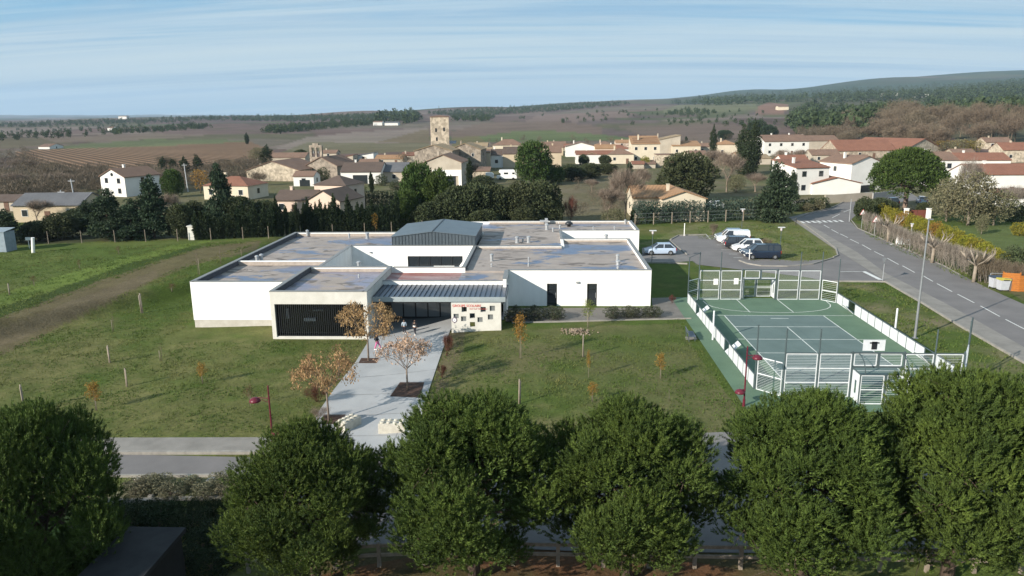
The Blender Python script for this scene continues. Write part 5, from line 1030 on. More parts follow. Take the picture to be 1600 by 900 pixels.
for q in [('low brown-roofed house tucked behind the church, right', 500, 526, 247, 8, 7, 'gx', 1.2, 'old', 'brown', 1, 1), ('ochre-roofed house behind the right castle wing', 738, 762, 240, 12, 8, 'gx', 1.4, 'old', 'ochre', 1, 1), ('red-roofed house between the pyramid roof and the green pine', 818, 846, 250, 13, 8, 'gx', 1.6, 'cream', 'red', 2, 1),
 ('cream house with flat shed front below the dark-roofed beige house', 735, 765, 276, 9, 5, 'shed', .8, 'stonel', 'brown', 0, 1), ('small brown house at the back of the village, centre', 858, 884, 232, 7, 7, 'gx', 1.3, 'old', 'brown', 2, 1), ('orange-roofed house in the back row above the red hipped roof', 996, 1024, 228, 7, 7, 'gx', 1.4, 'cream', 'orange', 2, 1), ('stone house with brown roof behind the lone cypress', 1090, 1120, 240, 11, 8, 'gx', 1.5, 'old', 'brown', 2, 1)]:
    house(q[0], *q[1:6], q[6], q[7], q[8], q[9], q[10], q[11], chim=1)
for q in [('small cream house below the farmhouse, left', 1150, 1172, 256, 12, 7, 'gx', 1.3, 'cream', 'orange', 1, 1), ('ochre-roofed shed between cypress pair and farmhouse', 1176, 1204, 257, 10, 7, 'shed', 1.0, 'old', 'ochre', 0, 1), ('brown-roofed house left of the lone cypress', 1078, 1104, 252, 10, 8, 'gx', 1.5, 'old', 'brown', 1, 1), ('pale house peeking above the broad dark pine', 1040, 1066, 262, 9, 7, 'gx', 1.3, 'cream', 'brown', 1, 1),
 ('brown-roofed house behind the white group, left', 1268, 1312, 254, 12, 9, 'gx', 1.8, 'old', 'brown', 2, 1), ('stone outbuilding in front of the long barn range', 1318, 1360, 262, 12, 8, 'gx', 1.5, 'stonel', 'brown', 1, 1), ('cream house with brown roof at the barn corner', 1490, 1524, 250, 10, 8, 'gx', 1.6, 'stonel', 'brown', 1, 1), ('cream house at the foot of the castle, right', 740, 768, 250, 14, 7, 'gx', 1.3, 'cream', 'ochre', 1, 1),
 ('low brown house between the chapel and the keep', 560, 590, 264, 9, 7, 'gx', 1.3, 'old', 'brown', 1, 1), ('pink house with orange roof behind the white gable house', 930, 962, 246, 14, 8, 'gx', 1.5, 'pink', 'orange', 2, 1)]:
    house(q[0], *q[1:6], q[6], q[7], q[8], q[9], q[10], q[11], chim=1)
# white estate right
GW = 'white houses right of the dark conifer'
house('white house with orange roof, upper left of the white group', 1222, 1262, 292, 38, 9, 'gx', 1.6, 'white', 'red', 1, 2, grp=GW, door=False, chim=1); house('white house with bright orange roof and blank sunlit side', 1238, 1296, 304, 42, 10, 'shed', 1.3, 'white', 'red', 2, 2, grp=GW, door=False, chim=1, rz=.25)
house('low white garage with sloping orange roof before the white house', 1268, 1344, 304, 18, 7, 'gy', 1.3, 'white', 'red', 0, 1, grp=GW, chim=0, rz=.05); house('tall white gabled house left of the umbrella pine', 1322, 1382, 297, 42, 11, 'gy', 1.6, 'white', 'brown', 0, 2, grp=GW, chim=1, rz=.35)
house('white house with brown roof right behind the umbrella pine', 1440, 1492, 290, 40, 10, 'gx', 1.7, 'white', 'brown', 2, 2, grp=GW, chim=1); house('white house with long red roof above the pale bare tree', 1492, 1574, 274, 24, 10, 'gx', 1.8, 'white', 'red', 4, 1, grp=GW, chim=1, rz=-.06)
house('cream house with red roof behind the olive trees', 1518, 1640, 306, 34, 10, 'gx', 1.9, 'white', 'red', 3, 1, grp=GW, chim=1); house('low tiled lean-to at the right edge', 1566, 1640, 324, 16, 6, 'shed', 1.0, 'white', 'red', 1, 1, grp=GW, chim=0)
# villa by the hedge
house('beige villa with pale brown tiles, left wing with french window', 988, 1044, 341, 33, 8.5, 'gx', 1.7, 'cream', 'orange', 0, 1, grp='volumes of the beige villa', chim=0, glz=(.34, .6, 2.2)); house('beige villa gable wing with wide blank wall', 1034, 1101, 346, 36, 12, 'gy', 1.25, 'cream', 'orange', 0, 1, rz=.04, grp='volumes of the beige villa', chim=1)
# walls and gate
def wallseg(lb, a, b_, h, mt, th=.25, name='garden_wall', cat='wall'):
    A = at(*a); B = at(*b_); k = depth(A)/FOC; o = MB().bar(A+Vector((0, 0, h*k/2-.3)), B+Vector((0, 0, h*k/2-.3)), th, h*k+.6).build(name, mt, None, loc=A); return tag(o, lb, cat)
wallseg('pale rendered garden wall along the bend of the road', (1288, 318), (1362, 313), 13, W['old']); wallseg('dark grey wall continuing the pale garden wall', (1363, 314), (1398, 309), 12, W['grey']); wallseg('low dark wall under the white houses', (1236, 322), (1286, 320), 8, W['grey'])
wallseg('dark fence wall between the white houses', (1345, 300), (1366, 298), 10, dark)
for px, lb in ((1415, 'left white gate pillar under the umbrella pine'), (1450, 'right white gate pillar under the umbrella pine')):
    p = at(px, 342); o = MB().box(-.3, .3, -.3, .3, 0, 1.75).box(-.36, .36, -.36, .36, 1.753, 1.85).build('gate_pillar', rend, None, loc=p, local=True); tag(o, lb, 'pillar', 'white pillars of the red gate')
p = at(1432.5, 341); t = thing('red_gate', 'dark red-brown wooden gate between two white pillars', 'gate', p); rg = M('gate_red', (.16, .05, .035), (.12, .04, .03))
for s in (-1, 1): MB().box(min(s*.04, s*1.5), max(s*.04, s*1.5), 0, .06, .05, 1.45).build('gate_leaf', rg, t, local=True)
# camper van and small vehicles
p = at(792, 281); k = depth(p)/FOC; t = thing('camper_van', 'white camper van parked in front of the beige houses', 'camper van', p, rz=pi)
MB().prism([(-2.9, -1, .45), (1.5, -1, .45), (2.9, -1, .5), (3.0, -1, 1.1), (2.3, -1, 1.35), (1.9, -1, 2.0), (2.3, -1, 2.35), (2.1, -1, 2.9), (-2.9, -1, 2.95)], (0, 2, 0)).build('body', rend, t, local=True, bev=.04)
for x0, x1 in ((-2.3, -1.6), (-.4, .8)): MB().box(x0, x1, 1.01, 1.04, 1.7, 2.2).build('window', gls, t, local=True)
MB().box(1.75, 2.2, 1.01, 1.03, 1.4, 1.95).build('window', gls, t, local=True); MB().box(-2.4, 1.6, -.8, .8, 2.96, 3.05).build('roof_rack', galv, t, local=True)
for x in (-1.9, 1.9):
    for y in (-.95, .95): MB().tube((x, y-.1, .38), (x, y+.1, .38), .38, n=14).build('wheel', tyrem, t, local=True)
o = MB().prism([(-1.2, 0, .4), (1.2, 0, .4), (1.2, 0, 1.5), (.6, 0, 1.9), (-1.2, 0, 1.9)], (0, 1.6, 0)).build('small_trailer', rend, None, loc=at(765, 280), local=True); tag(o, 'small white trailer left of the camper van', 'trailer')
make_car('parked_car', 'white car roof seen behind the blue-green hedge by the villa', 1114, 326, pi, MATS['car_white'], 'hatch', None)
make_car('parked_car', 'grey car in the yard beside the umbrella pine trunk', 1392, 320, pi*.5, MATS['car_grey'], 'hatch', None); make_car('parked_car', 'silver car in the yard right of the umbrella pine trunk', 1440, 318, pi*.4, MATS['car_silver'], 'hatch', None)
# utility poles
for px, py, h, lb in [(121, 337, 57, 'grey utility pole right of the long grey shed'), (103, 339, 42, 'shorter pole with a leaning strut by the long grey shed'), (294, 300, 44, 'utility pole between the dark cypresses and the yellow tree')]:
    p = at(px, py); k = depth(p)/FOC; t = thing('utility_pole', lb, 'utility pole', p, 'utility poles on the left'); MB().tube((0, 0, 0), (-.3, 0, h*k), .16, .1, 6).build('pole', galv, t, local=True); MB().bar((-.9, 0, h*k-.4), (.4, 0, h*k-.4), .1).build('crossarm', galv, t, local=True)
    if px == 103: MB().tube((1.6, 0, 0), (-.2, 0, h*k-.6), .08, .06, 6).build('strut', galv, t, local=True)
for px, py, h, lb in [(1067, 232, 6, 'x')]: pass
# back field wire fence
a0 = (-60, 389); t = thing('wire_fence', 'long wire fence with wooden posts behind the school field', 'fence', at(300, 374))
pts = [(-60, 385), (22, 383), (76, 381), (128, 380), (180, 379), (228, 378), (278, 377), (330, 375.5), (380, 374), (420, 372.5), (470, 370), (520, 367.5), (570, 365.5), (612, 363.5), (660, 361), (720, 357), (780, 353), (840, 350), (900, 347)]
PP = [at(*q) for q in pts]; L2 = []
for a, b_ in zip(PP[:-1], PP[1:]):
    n_ = max(1, int((b_-a).length/3.0)); L2 += [a.lerp(b_, i/n_) for i in range(n_)]
for q in L2[:98]: z = tzf(q.x, q.y); MB().tube((q.x, q.y, z-.1), (q.x, q.y, z+1.75), .06, .05, 5).build('post', timber, t)
m = MB()
for a, b_ in zip(L2[:-1], L2[1:]):
    for h in (.5, 1.0, 1.5): m.bar((a.x, a.y, tzf(a.x, a.y)+h), (b_.x, b_.y, tzf(b_.x, b_.y)+h), .008)
m.build('wire', dark, t)
# post fence in front of the blue-green hedge
t = thing('post_fence', 'wooden post and wire fence in front of the blue-green hedge', 'fence', at(1090, 350)); q0 = at(992, 352); q1 = at(1215, 343)
for k in range(9): q = q0.lerp(q1, k/8); MB().bar((q.x, q.y, 0), (q.x, q.y, 2.0), .14).build('post', timber, t)
for h in (.7, 1.3, 1.9): MB().bar((q0.x, q0.y, h), (q1.x, q1.y, h), .02).build('wire', galv, t)
# far white farm buildings
for i, (x0, x1, yb, h, lb) in enumerate([(583, 597, 196, 5, 'far white farm left of the keep'), (601, 622, 196, 4, 'second far white farm left of the keep'), (168, 176, 204, 4, 'tiny far white farm on the left plain'), (60, 78, 233, 4, 'far pale sheds on the left plain beside the vineyard'), (1378, 1404, 150, 4, 'far white factory halls in the wooded hills'), (1430, 1450, 152, 5, 'second far white hall in the wooded hills'), (1216, 1232, 172, 5, 'far cream farmhouse in the reddish fields'), (185, 198, 186, 4, 'far village houses on the left horizon ridge')]): house(lb, x0, x1, yb, h, 14, 'gx', 1.5, 'white' if i != 6 else 'cream', 'brown' if i != 1 else 'grey', 0, 1, name='far_farm', cat='farm', grp='far farm buildings', chim=0, door=False)
# ================================================================ vegetation
def quads(P, D, W, Lh, Wd, rng, tri=False):
    """leaf cards: P points, D long direction, W width direction, lengths Lh and widths Wd"""
    n = len(P); D = D*Lh[:, None]; W = W*Wd[:, None]
    if tri:
        V = np.stack([P-W*.5, P+W*.5, P+D], 1).reshape(-1, 3); return V, np.arange(3*n).reshape(n, 3)
    V = np.stack([P-W*.25, P+D*.45-W*.5, P+D, P+D*.5+W*.5], 1).reshape(-1, 3); return V, np.arange(4*n).reshape(n, 4)
def brushes(lobes, per, L_, nl, rng, k=24, w=.03, up=.7, shell=(.8, 1.06)):
    """pine shoots: needles set round a short upright axis, gaps between shoots"""
    Ps = []; Ns = []
    for lb in lobes:
        a = lb[3]*lb[4]+lb[4]*lb[5]+lb[3]*lb[5]; n = max(5, int(per*a)); d = sphere(n, rng); d[:, 2] = np.where(d[:, 2] < -.45, -d[:, 2], d[:, 2])
        r = rng.uniform(*shell, (n, 1)); Ps.append(np.array(lb[:3])+d*r*np.array(lb[3:6])); Ns.append(unit(d*.8+np.array([0, 0, up])+rng.normal(0, .15, (n, 3))))
    P = np.concatenate(Ps); A = np.concatenate(Ns); n = len(P); ll = L_*rng.uniform(.55, 1.25, n); P = np.repeat(P, k, 0); A = np.repeat(A, k, 0); ll = np.repeat(ll, k); t = rng.uniform(-.35, 1, n*k)
    R_ = unit(np.cross(A, sphere(n*k, rng))); D = unit(R_*rng.uniform(.25, .7, (n*k, 1))+A*.9); P = P+A*(t*ll)[:, None]+R_*.012; W = unit(np.cross(D, sphere(n*k, rng))); s = nl*rng.uniform(.7, 1.15, n*k)*(1.15-.45*np.clip(t, 0, 1))
    return quads(P, D, W, s, np.full(n*k, w), rng, True)
def unit(a): return a/(np.linalg.norm(a, axis=-1, keepdims=True)+1e-9)
def sphere(n, rng): return unit(rng.normal(size=(n, 3)))
def leaves(lobes, per, size, rng, asp=.5, outw=.5, shell=(.7, 1.05), up=.25, hang=0., tri=False):
    """lobes (x,y,z,rx,ry,rz); cards spread through the outer shell of every lobe"""
    Ps = []; Ds = []
    for lb in lobes:
        a = lb[3]*lb[4]+lb[4]*lb[5]+lb[3]*lb[5]; n = max(6, int(per*a)); d = sphere(n, rng)
        r = rng.uniform(shell[0], shell[1], (n, 1)); r = r+.10*np.sin(d[:, :1]*7+lb[0])*np.sin(d[:, 2:3]*6+lb[1])
        Ps.append(np.array(lb[:3])+d*r*np.array(lb[3:6])); Ds.append(unit(d/np.array(lb[3:6])))
    P = np.concatenate(Ps); Nn = np.concatenate(Ds); n = len(P)
    D = unit(Nn*outw+sphere(n, rng)*(1-outw)+np.array([0, 0, up-hang])); W = unit(np.cross(D, sphere(n, rng)))
    s = size*rng.uniform(.6, 1.3, n); return quads(P, D, W, s, s*asp, rng, tri)
def tufts(lobes, per, L_, rng, k=9, w=.035, spread=.75, up=.7, shell=(.72, 1.03)):
    Ps = []; Ns = []
    for lb in lobes:
        a = lb[3]*lb[4]+lb[4]*lb[5]+lb[3]*lb[5]; n = max(6, int(per*a)); d = sphere(n, rng); d[:, 2] = np.where((d[:, 2] < -.35), -d[:, 2], d[:, 2])
        r = rng.uniform(shell[0]**2, shell[1]**2, (n, 1))**.5; Ps.append(np.array(lb[:3])+d*r*np.array(lb[3:6])); Ns.append(unit(d+np.array([0, 0, up])))
    P = np.repeat(np.concatenate(Ps), k, 0); A = np.repeat(np.concatenate(Ns), k, 0); n = len(P)
    D = unit(A+sphere(n, rng)*spread); W = unit(np.cross(D, sphere(n, rng))); s = L_*rng.uniform(.7, 1.2, n)
    P = P-D*s[:, None]*.25
    return quads(P, D, W, s, np.full(n, w), rng, True)
def branches(m, p, d, L_, r, lev, rng, spread=.6, n=3, bend=.15, tips=None, seg=2, up=.15, gr=.68):
    p = Vector(p); d = Vector(d).normalized()
    for s in range(seg):
        d2 = (d+Vector(rng.uniform(-bend, bend, 3))+Vector((0, 0, up*.3))).normalized(); q = p+d2*L_/seg; r2 = r*(1-.32/seg*1.2)
        m.tube(p, q, r, r2, 5 if lev < 2 else (4 if lev < 3 else 3), cap=False); p, d, r = q, d2, r2
    if tips is not None: tips.append((tuple(p), tuple(d), lev))
    if lev <= 0: return
    for k in range(n):
        a = Vector(rng.normal(0, 1, 3)); a = (a-a.dot(d)*d).normalized(); dd = (d+a*spread*rng.uniform(.7, 1.3)+Vector((0, 0, up))).normalized()
        branches(m, p, dd, L_*gr*rng.uniform(.8, 1.15), r*.72, lev-1, rng, spread, n, bend, tips, seg, up, gr)
def fol(name, c, c2, isl=.35, hue=.02, **k): return M(name, c, c2, rough=.75, spec=.25, scale=k.pop('scale', 1.6), isl=isl, hue=hue, transl=k.pop('transl', .18), **k)
m_pine = fol('pine_needles', (.082, .122, .021), (.040, .068, .014), scale=.9, hue=.008, transl=.06)
m_oak = fol('oak_leaves', (.070, .082, .036), (.040, .052, .022))
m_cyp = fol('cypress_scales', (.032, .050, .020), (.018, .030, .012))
m_umb = fol('umbrella_pine', (.058, .098, .020), (.034, .062, .013))
m_ced = fol('cedar_needles', (.045, .070, .035), (.025, .042, .022))
m_brt = fol('fresh_green', (.085, .145, .030), (.050, .095, .020))
m_gold = fol('golden_leaves', (.34, .20, .04), (.22, .125, .03), hue=.006, transl=.3)
m_dead = fol('dead_leaves', (.44, .29, .14), (.26, .165, .08), isl=.5, hue=.006, transl=.3)
m_oliv = fol('olive_leaves', (.17, .17, .095), (.12, .11, .055))
m_red = fol('red_shrub', (.14, .062, .035), (.09, .045, .03))
m_yel = fol('yellow_shrub', (.24, .22, .02), (.15, .15, .02))
m_hedge = fol('blue_hedge', (.060, .090, .062), (.038, .060, .042), scale=1.)
m_twig = M('twigs', (.235, .185, .145), (.155, .115, .088), scale=.8, isl=.4)
m_twb = M('brown_twigs', (.165, .128, .088), (.10, .080, .056), scale=.3, isl=.35, hue=.012)
m_twp = M('pale_twigs', (.255, .22, .185), (.15, .125, .10), scale=.8, isl=.35)
m_bark = M('bark', (.12, .085, .062), (.06, .042, .032), scale=4, bump=1, stretch=(1, 1, .3))
m_barkp = M('pale_bark', (.30, .25, .20), (.21, .175, .135), scale=3, bump=.5)
PROTO = {}
ORD = ['first', 'second', 'third', 'fourth', 'fifth', 'sixth', 'seventh', 'eighth', 'ninth', 'tenth', 'eleventh', 'twelfth']+['%d%s' % (k, {1: 'st', 2: 'nd', 3: 'rd'}.get(k % 10 if k > 20 else 0, 'th')) for k in range(13, 80)]
def proto(kind, name, H, W, trunk, tmat, crown, cmat, extra=None):
    """one tree of each kind, kept as mesh data; H, W its own height and width"""
    def mk(mb, nm, mt):
        if isinstance(mb, MB):
            me = bpy.data.meshes.new(nm); me.from_pydata(mb.v, [], mb.f); me.materials.append(mt); me.polygons.foreach_set('use_smooth', np.ones(len(me.polygons), bool)); return me
        V = np.concatenate([a for a, b in mb]); F = []; o = 0
        for a, b in mb: F.append(b+o); o += len(a)
        return arr_mesh(nm, V, F, mt)
    if crown is not None and kind not in ('cypress',):
        Z = np.concatenate([a for a, b in crown]); H = float(np.percentile(Z[:, 2], 99.7)); W = float(2*np.percentile(np.abs(Z[:, :2]), 99.7))
    parts = []
    if trunk is not None: parts.append(('trunk', mk(trunk, name+'_trunk', tmat)))
    if crown is not None: parts.append(('crown', mk(crown, name+'_crown', cmat)))
    if extra: parts.append((extra[0], mk(extra[1], name+'_'+extra[0], extra[2])))
    PROTO.setdefault(kind, []).append((name, H, W, parts))
def plant(kind, px, py, hpx, wpx, label, cat='tree', group=None, v=None, pos=None, name=None, rz=None, sink=.0, cm=None, minh=0):
    pr = PROTO[kind]; q = pr[v % len(pr) if v is not None else rnd.randrange(len(pr))]
    p = at(px, py) if pos is None else Vector(pos); k = depth(p)/FOC; h = max(hpx*k*1.02, minh); w = wpx*k
    r = bpy.data.objects.new(name or q[0], None); COL.objects.link(r); r.location = (p.x, p.y, p.z-sink); r.rotation_euler = (0, 0, rnd.uniform(0, 6.28) if rz is None else rz)
    r.scale = (w/q[2], w/q[2], h/q[1]); r.empty_display_size = .3; tag(r, label, cat, group)
    if len(q[3]) == 1:
        bpy.data.objects.remove(r); r = link(name or q[0], q[3][0][1]); r.location = (p.x, p.y, p.z-sink); r.rotation_euler = (0, 0, rnd.uniform(0, 6.28) if rz is None else rz); r.scale = (w/q[2], w/q[2], h/q[1]); tag(r, label, cat, group)
        if cm: r.material_slots[0].link = 'OBJECT'; r.material_slots[0].material = cm
        return r
    for nm, me in q[3]:
        o = link(nm, me, r)
        if cm and nm == 'crown': o.material_slots[0].link = 'OBJECT'; o.material_slots[0].material = cm
    return r
g = lambda s: np.random.default_rng(s)
# --- big foreground pines
def big_pine(seed, H=7.6, W=7.0, nl=50, name='pine_tree'):
    r = g(seed); lob = []; R = W/2
    gr_ = pi*(3-sqrt(5))
    for k in range(nl):
        t = (k+.5)/nl; cz = 1-1.75*t; a = k*gr_+r.uniform(-.4, .4); s = sqrt(max(0, 1-cz*cz)); pr = s*(1-.20*max(0, cz)) if cz > -.1 else s*(1+(cz+.1)*.62)
        rad = R*.80*r.uniform(.78, 1.10); x, y = cos(a)*pr*rad, sin(a)*pr*rad; z = H*.51+cz*H*.42*r.uniform(.93, 1.04)
        q = r.uniform(.62, 1.15); lob.append((x, y, z, q, q, q*r.uniform(.7, .95)))
    inner = [(0, 0, H*.60, R*.60, R*.60, H*.25)]
    low = []
    for k in range(7):
        a = r.uniform(0, 6.28); rr = R*r.uniform(.15, .65); low.append((cos(a)*rr, sin(a)*rr, H*r.uniform(.15, .28), r.uniform(.35, .7), r.uniform(.35, .7), r.uniform(.3, .5)))
    cr = [brushes(lob, 56, .25, .13, r, k=28, w=.025, up=.9), tufts(lob, 70, .24, r, k=6, w=.06, shell=(.3, .8)), brushes(low, 40, .28, .14, r, k=30, w=.024, up=.9), tufts(low, 40, .2, r, k=6, w=.05, shell=(.2, .8)), tufts(inner, 120, .32, r, k=7, w=.10, shell=(.5, 1.1))]
    m = MB(); r2 = g(seed+5); m.tube((0, 0, -.2), (.1, .05, H*.34), .24, .17, 9); m.tube((.1, .05, H*.34), (0, 0, H*.7), .17, .08, 7)
    for k in range(26):
        l_ = (lob+low)[r2.integers(0, nl+6)]; a = Vector((.05, 0, H*r2.uniform(.2, .6))); b = Vector(l_[:3]); mid = a.lerp(b, .5)-Vector((0, 0, r2.uniform(0, .4)))
        m.tube(a, mid, .06, .045, 5, False); m.tube(mid, b, .045, .015, 5, False)
        for j in range(4): m.tube(b, b+Vector(r2.uniform(-.8, .8, 3)), .018, .006, 3, False)
    proto('pine', name, H, W, m, m_bark, cr, m_pine)
for s in (3, 14, 25): big_pine(s)
# --- broad evergreen (holm oak), seen at 100-200 m
def broad(kind, name, seed, H, W, nl, cmat, per=34, size=.42, base=.12, asp=.6, tm=None, flat_=0.8, outw=.45, lr=(.85, 1.35)):
    r = g(seed); lob = []; R = W/2; hh = H*(1-base)/2
    for k in range(nl):
        t = (k+.5)/nl; cz = 1-1.85*t; a = k*2.39996+r.uniform(-.5, .5); s = sqrt(max(0, 1-cz*cz)); q = r.uniform(*lr)*W/7
        f = r.uniform(.68, 1.0); lob.append((cos(a)*s*(R-q*.5)*f, sin(a)*s*(R-q*.5)*f, H*base+hh+cz*(hh-q*.35)*r.uniform(.85, 1.02), q, q, q*flat_))
    cr = [leaves(lob, per, size, r, asp=asp, outw=outw)]
    m = MB(); m.tube((0, 0, -.2), (.05, 0, H*.45), W*.032, W*.02, 7)
    for k in range(8): m.tube((0, 0, H*r.uniform(.15, .4)), lob[r.integers(0, nl)][:3], W*.014, W*.004, 5, False)
    proto(kind, name, H, W, m, tm or m_bark, cr, cmat)
for s in (1, 2, 3): broad('oak', 'oak_tree', s, 7, 7, 34, m_oak, per=75, base=.02, lr=(.95, 1.5))
for s in (4, 5): broad('rpine', 'round_pine', s, 7, 7, 34, m_umb, size=.40, asp=.42, outw=.6, per=85, base=.02, lr=(.95, 1.4))
for s in (6, 7): broad('olive', 'olive_tree', s, 6, 6, 30, m_oliv, per=48, size=.3, asp=.45, tm=m_barkp, base=.06, lr=(1., 1.5))
for s in (8, 9): broad('bush', 'green_bush', s, 3, 3.4, 16, m_brt, per=150, size=.2, base=-.12, lr=(1., 1.6))
for s in (10,): broad('gold', 'golden_tree', s, 5, 4, 16, m_gold, per=36, size=.28, base=.2)
# far trees: few large cards, one mesh
for s in (20, 21, 22): 
    r = g(s); lob = [(r.uniform(-1.6, 1.6), r.uniform(-1.6, 1.6), r.uniform(2.2, 4.6), r.uniform(1., 1.7), r.uniform(1., 1.7), r.uniform(.9, 1.5)) for _ in range(6)]
    proto('far', 'far_tree', 6, 6, None, None, [leaves(lob, 14, 1.0, r, asp=.8)], m_ced)
# --- cypress
def cyp(seed, H=7, W=1.3, mt=m_cyp, kind='cypress', name='cypress_tree', n=16):
    r = g(seed); lob = []
    for k in range(n):
        t = k/(n-1); w = W/2*(sin(pi*min(1, .12+.8*t))**.6)*(1 if t < .75 else 1-(t-.75)*2.6); lob.append((r.uniform(-.1, .1)*W, r.uniform(-.1, .1)*W, .25+t*(H-.6), max(w, .12), max(w, .12), H/n*.95))
    m = MB().tube((0, 0, -.1), (0, 0, H*.5), W*.09, W*.05, 6); proto(kind, name, H, W, m, m_bark, [leaves(lob, 300/W, .38, r, asp=.45, up=.9, outw=.4, shell=(.6, 1.1))], mt)
for s in (31, 32, 33): cyp(s)
cyp(34, 9, 3.2, kind='bigcypress', n=14); cyp(35, 9, 3.4, kind='bigcypress', n=14)
# --- cedar / fir: tiers of flat boughs
def cedar(seed, H=9, W=6, mt=m_ced, kind='cedar', name='cedar_tree'):
    r = g(seed); lob = []
    for k in range(80):
        t = r.uniform(0, 1)**1.0; t = t*.97; z = H*(.05+.92*t); R = W/2*(1-t)**.75+.25; a = r.uniform(0, 6.28); f = r.uniform(.35, .9); q = .35+.75*(1-t); lob.append((cos(a)*R*f, sin(a)*R*f, z, q, q, q*.42))
    m = MB().tube((0, 0, -.2), (0, 0, H*.95), .2, .04, 7); proto(kind, name, H, W, m, m_bark, [leaves(lob, 110, .45, r, asp=.4, outw=.7, up=.1, shell=(.4, 1.08))], mt)
cedar(41); cedar(42)
# --- umbrella pine
def umb(seed, H=11, W=12.5):
    r = g(seed); lob = []
    for k in range(95):
        a = k*2.39996; f = sqrt((k+.5)/95); R = W/2*.93*f; q = r.uniform(.75, 1.15); z = H*.88-(f**2.4)*H*.42+r.uniform(-.3, .3); lob.append((cos(a)*R, sin(a)*R, z, q, q, q*.75))
        if k % 2: lob.append((cos(a+.3)*R*.9, sin(a+.3)*R*.9, z-H*.15-r.uniform(0, 1.2)*(1.1-f), q, q, q*.7))
    m = MB(); m.tube((0, 0, -.2), (.15, 0, H*.32), .42, .32, 10); 
    for k in range(22): l_ = lob[r.integers(20, len(lob))]; m.tube((.15, 0, H*.31), Vector((l_[0]*.5, l_[1]*.5, H*.5)), .13, .09, 6, False); m.tube(Vector((l_[0]*.5, l_[1]*.5, H*.5)), l_[:3], .09, .03, 5, False)
    proto('umbrella', 'umbrella_pine', H, W, m, M('pink_bark', (.27, .20, .16), (.18, .125, .095), scale=3), [leaves(lob, 95, .40, r, asp=.42, outw=.6, up=.4, shell=(.55, 1.08))], m_umb)
umb(51)
# --- bare trees: limbs plus a haze of fine twigs
def bare(seed, H=7, W=6, mt=m_twig, kind='bare', name='bare_tree', ntw=5200, bm=None, lev=3, tw=.028, vase=False):
    r = g(seed); m = MB(); tips = []
    if vase:
        for k in range(7): branches(m, (r.uniform(-.3, .3), r.uniform(-.3, .3), 0), (r.uniform(-.6, .6), r.uniform(-.6, .6), 1), H*.34, .06, lev, r, .45, 2, .15, tips)
    else: branches(m, (0, 0, -.1), (0, 0, 1), H*.30, W*.028, lev+1, r, .75, 3, .12, tips, up=.22)
    T = np.array([t[0] for t in tips]); T = T[T[:, 2] > H*.18]; D0 = np.array([t[1] for t in tips if t[0][2] > H*.18])
    i = r.integers(0, len(T), ntw); P = T[i]+r.normal(0, .28, (ntw, 3)); D = unit(D0[i]+sphere(ntw, r)*.9+np.array([0, 0, .35])); Wv = unit(np.cross(D, sphere(ntw, r)))
    s = r.uniform(.35, 1.0, ntw)*H/7; cr = quads(P, D, Wv, s, np.full(ntw, tw*H/7), r, True)
    if kind == 'barebrown':
        lob = [(r.normal(0, W*.17), r.normal(0, W*.17), H*r.uniform(.25, .8), W*r.uniform(.15, .3), W*r.uniform(.15, .3), H*r.uniform(.1, .22)) for _ in range(16)]
        cr = leaves(lob, 3400/W/W, .5, r, asp=.09, outw=.35, up=.7, shell=(.1, 1.15), tri=True)
    V = cr[0]; H2 = np.percentile(V[:, 2], 99.5); W2 = 2*np.percentile(np.abs(V[:, :2]), 98.5)
    proto(kind, name, H2, W2, m, bm or mt, [cr], mt)
bare(61); bare(62); bare(63, kind='barebrown', mt=m_twb, name='bare_tree'); bare(64, kind='barebrown', mt=m_twb, name='bare_tree', ntw=7000)
bare(65, H=4, W=4, kind='bareshrub', name='bare_shrub', vase=True, ntw=4200, lev=2); bare(66, H=4, W=4, kind='pale', name='pale_bare_shrub', vase=True, ntw=2600, lev=2, mt=m_twp, tw=.055)
bare(67, H=4, W=4, kind='redshrub', name='red_shrub', vase=True, ntw=5200, lev=2, mt=m_red, tw=.04)
# --- young trees that keep hanging dead leaves
def deadleaf(seed, H=4.6, W=4.6, n=5200, green=False, mt=None, th=None):
    r = g(seed); m = MB(); tips = []; th = th or H*.36
    m.tube((0, 0, -.1), (.02, 0, th), .07, .055, 7)
    for k in range(7): a = k*2*pi/7+r.uniform(-.3, .3); branches(m, (.02, 0, th*r.uniform(.9, 1.1)), (cos(a)*.8, sin(a)*.8, .75), H*.23, .03, 2, r, .6, 3, .14, tips, up=.1)
    T = np.array([t[0] for t in tips]); i = r.integers(0, len(T), n//5); c = T[i]+r.normal(0, .16, (len(i), 3)); P = np.repeat(c, 5, 0)+r.normal(0, .07, (len(i)*5, 3))
    k_ = len(P); D = unit(sphere(k_, r)*.7+np.array([0, 0, -.9])); Wv = unit(np.cross(D, sphere(k_, r))); s = r.uniform(.08, .19, k_)
    return m, [quads(P, D, Wv, s, s*.42, r)], tips
m, cr, tp = deadleaf(71, n=3400); V = cr[0][0]; 
def hw(cr): V = cr[0][0]; return float(np.percentile(V[:, 2], 99.5)), float(2*np.percentile(np.abs(V[:, :2]), 98.5))
h_, w_2 = hw(cr); proto('deadleaf', 'dead_leaf_tree', h_, w_2, m, M('grey_bark', (.20, .16, .13), (.13, .10, .08)), cr, m_dead)
m, cr, tp = deadleaf(72, n=2600); h_, w_2 = hw(cr); proto('deadsparse', 'dead_leaf_tree', h_, w_2, m, MATS['grey_bark'], cr, M('pale_dead_leaves', (.46, .32, .22), (.30, .19, .13), scale=2, isl=.4))
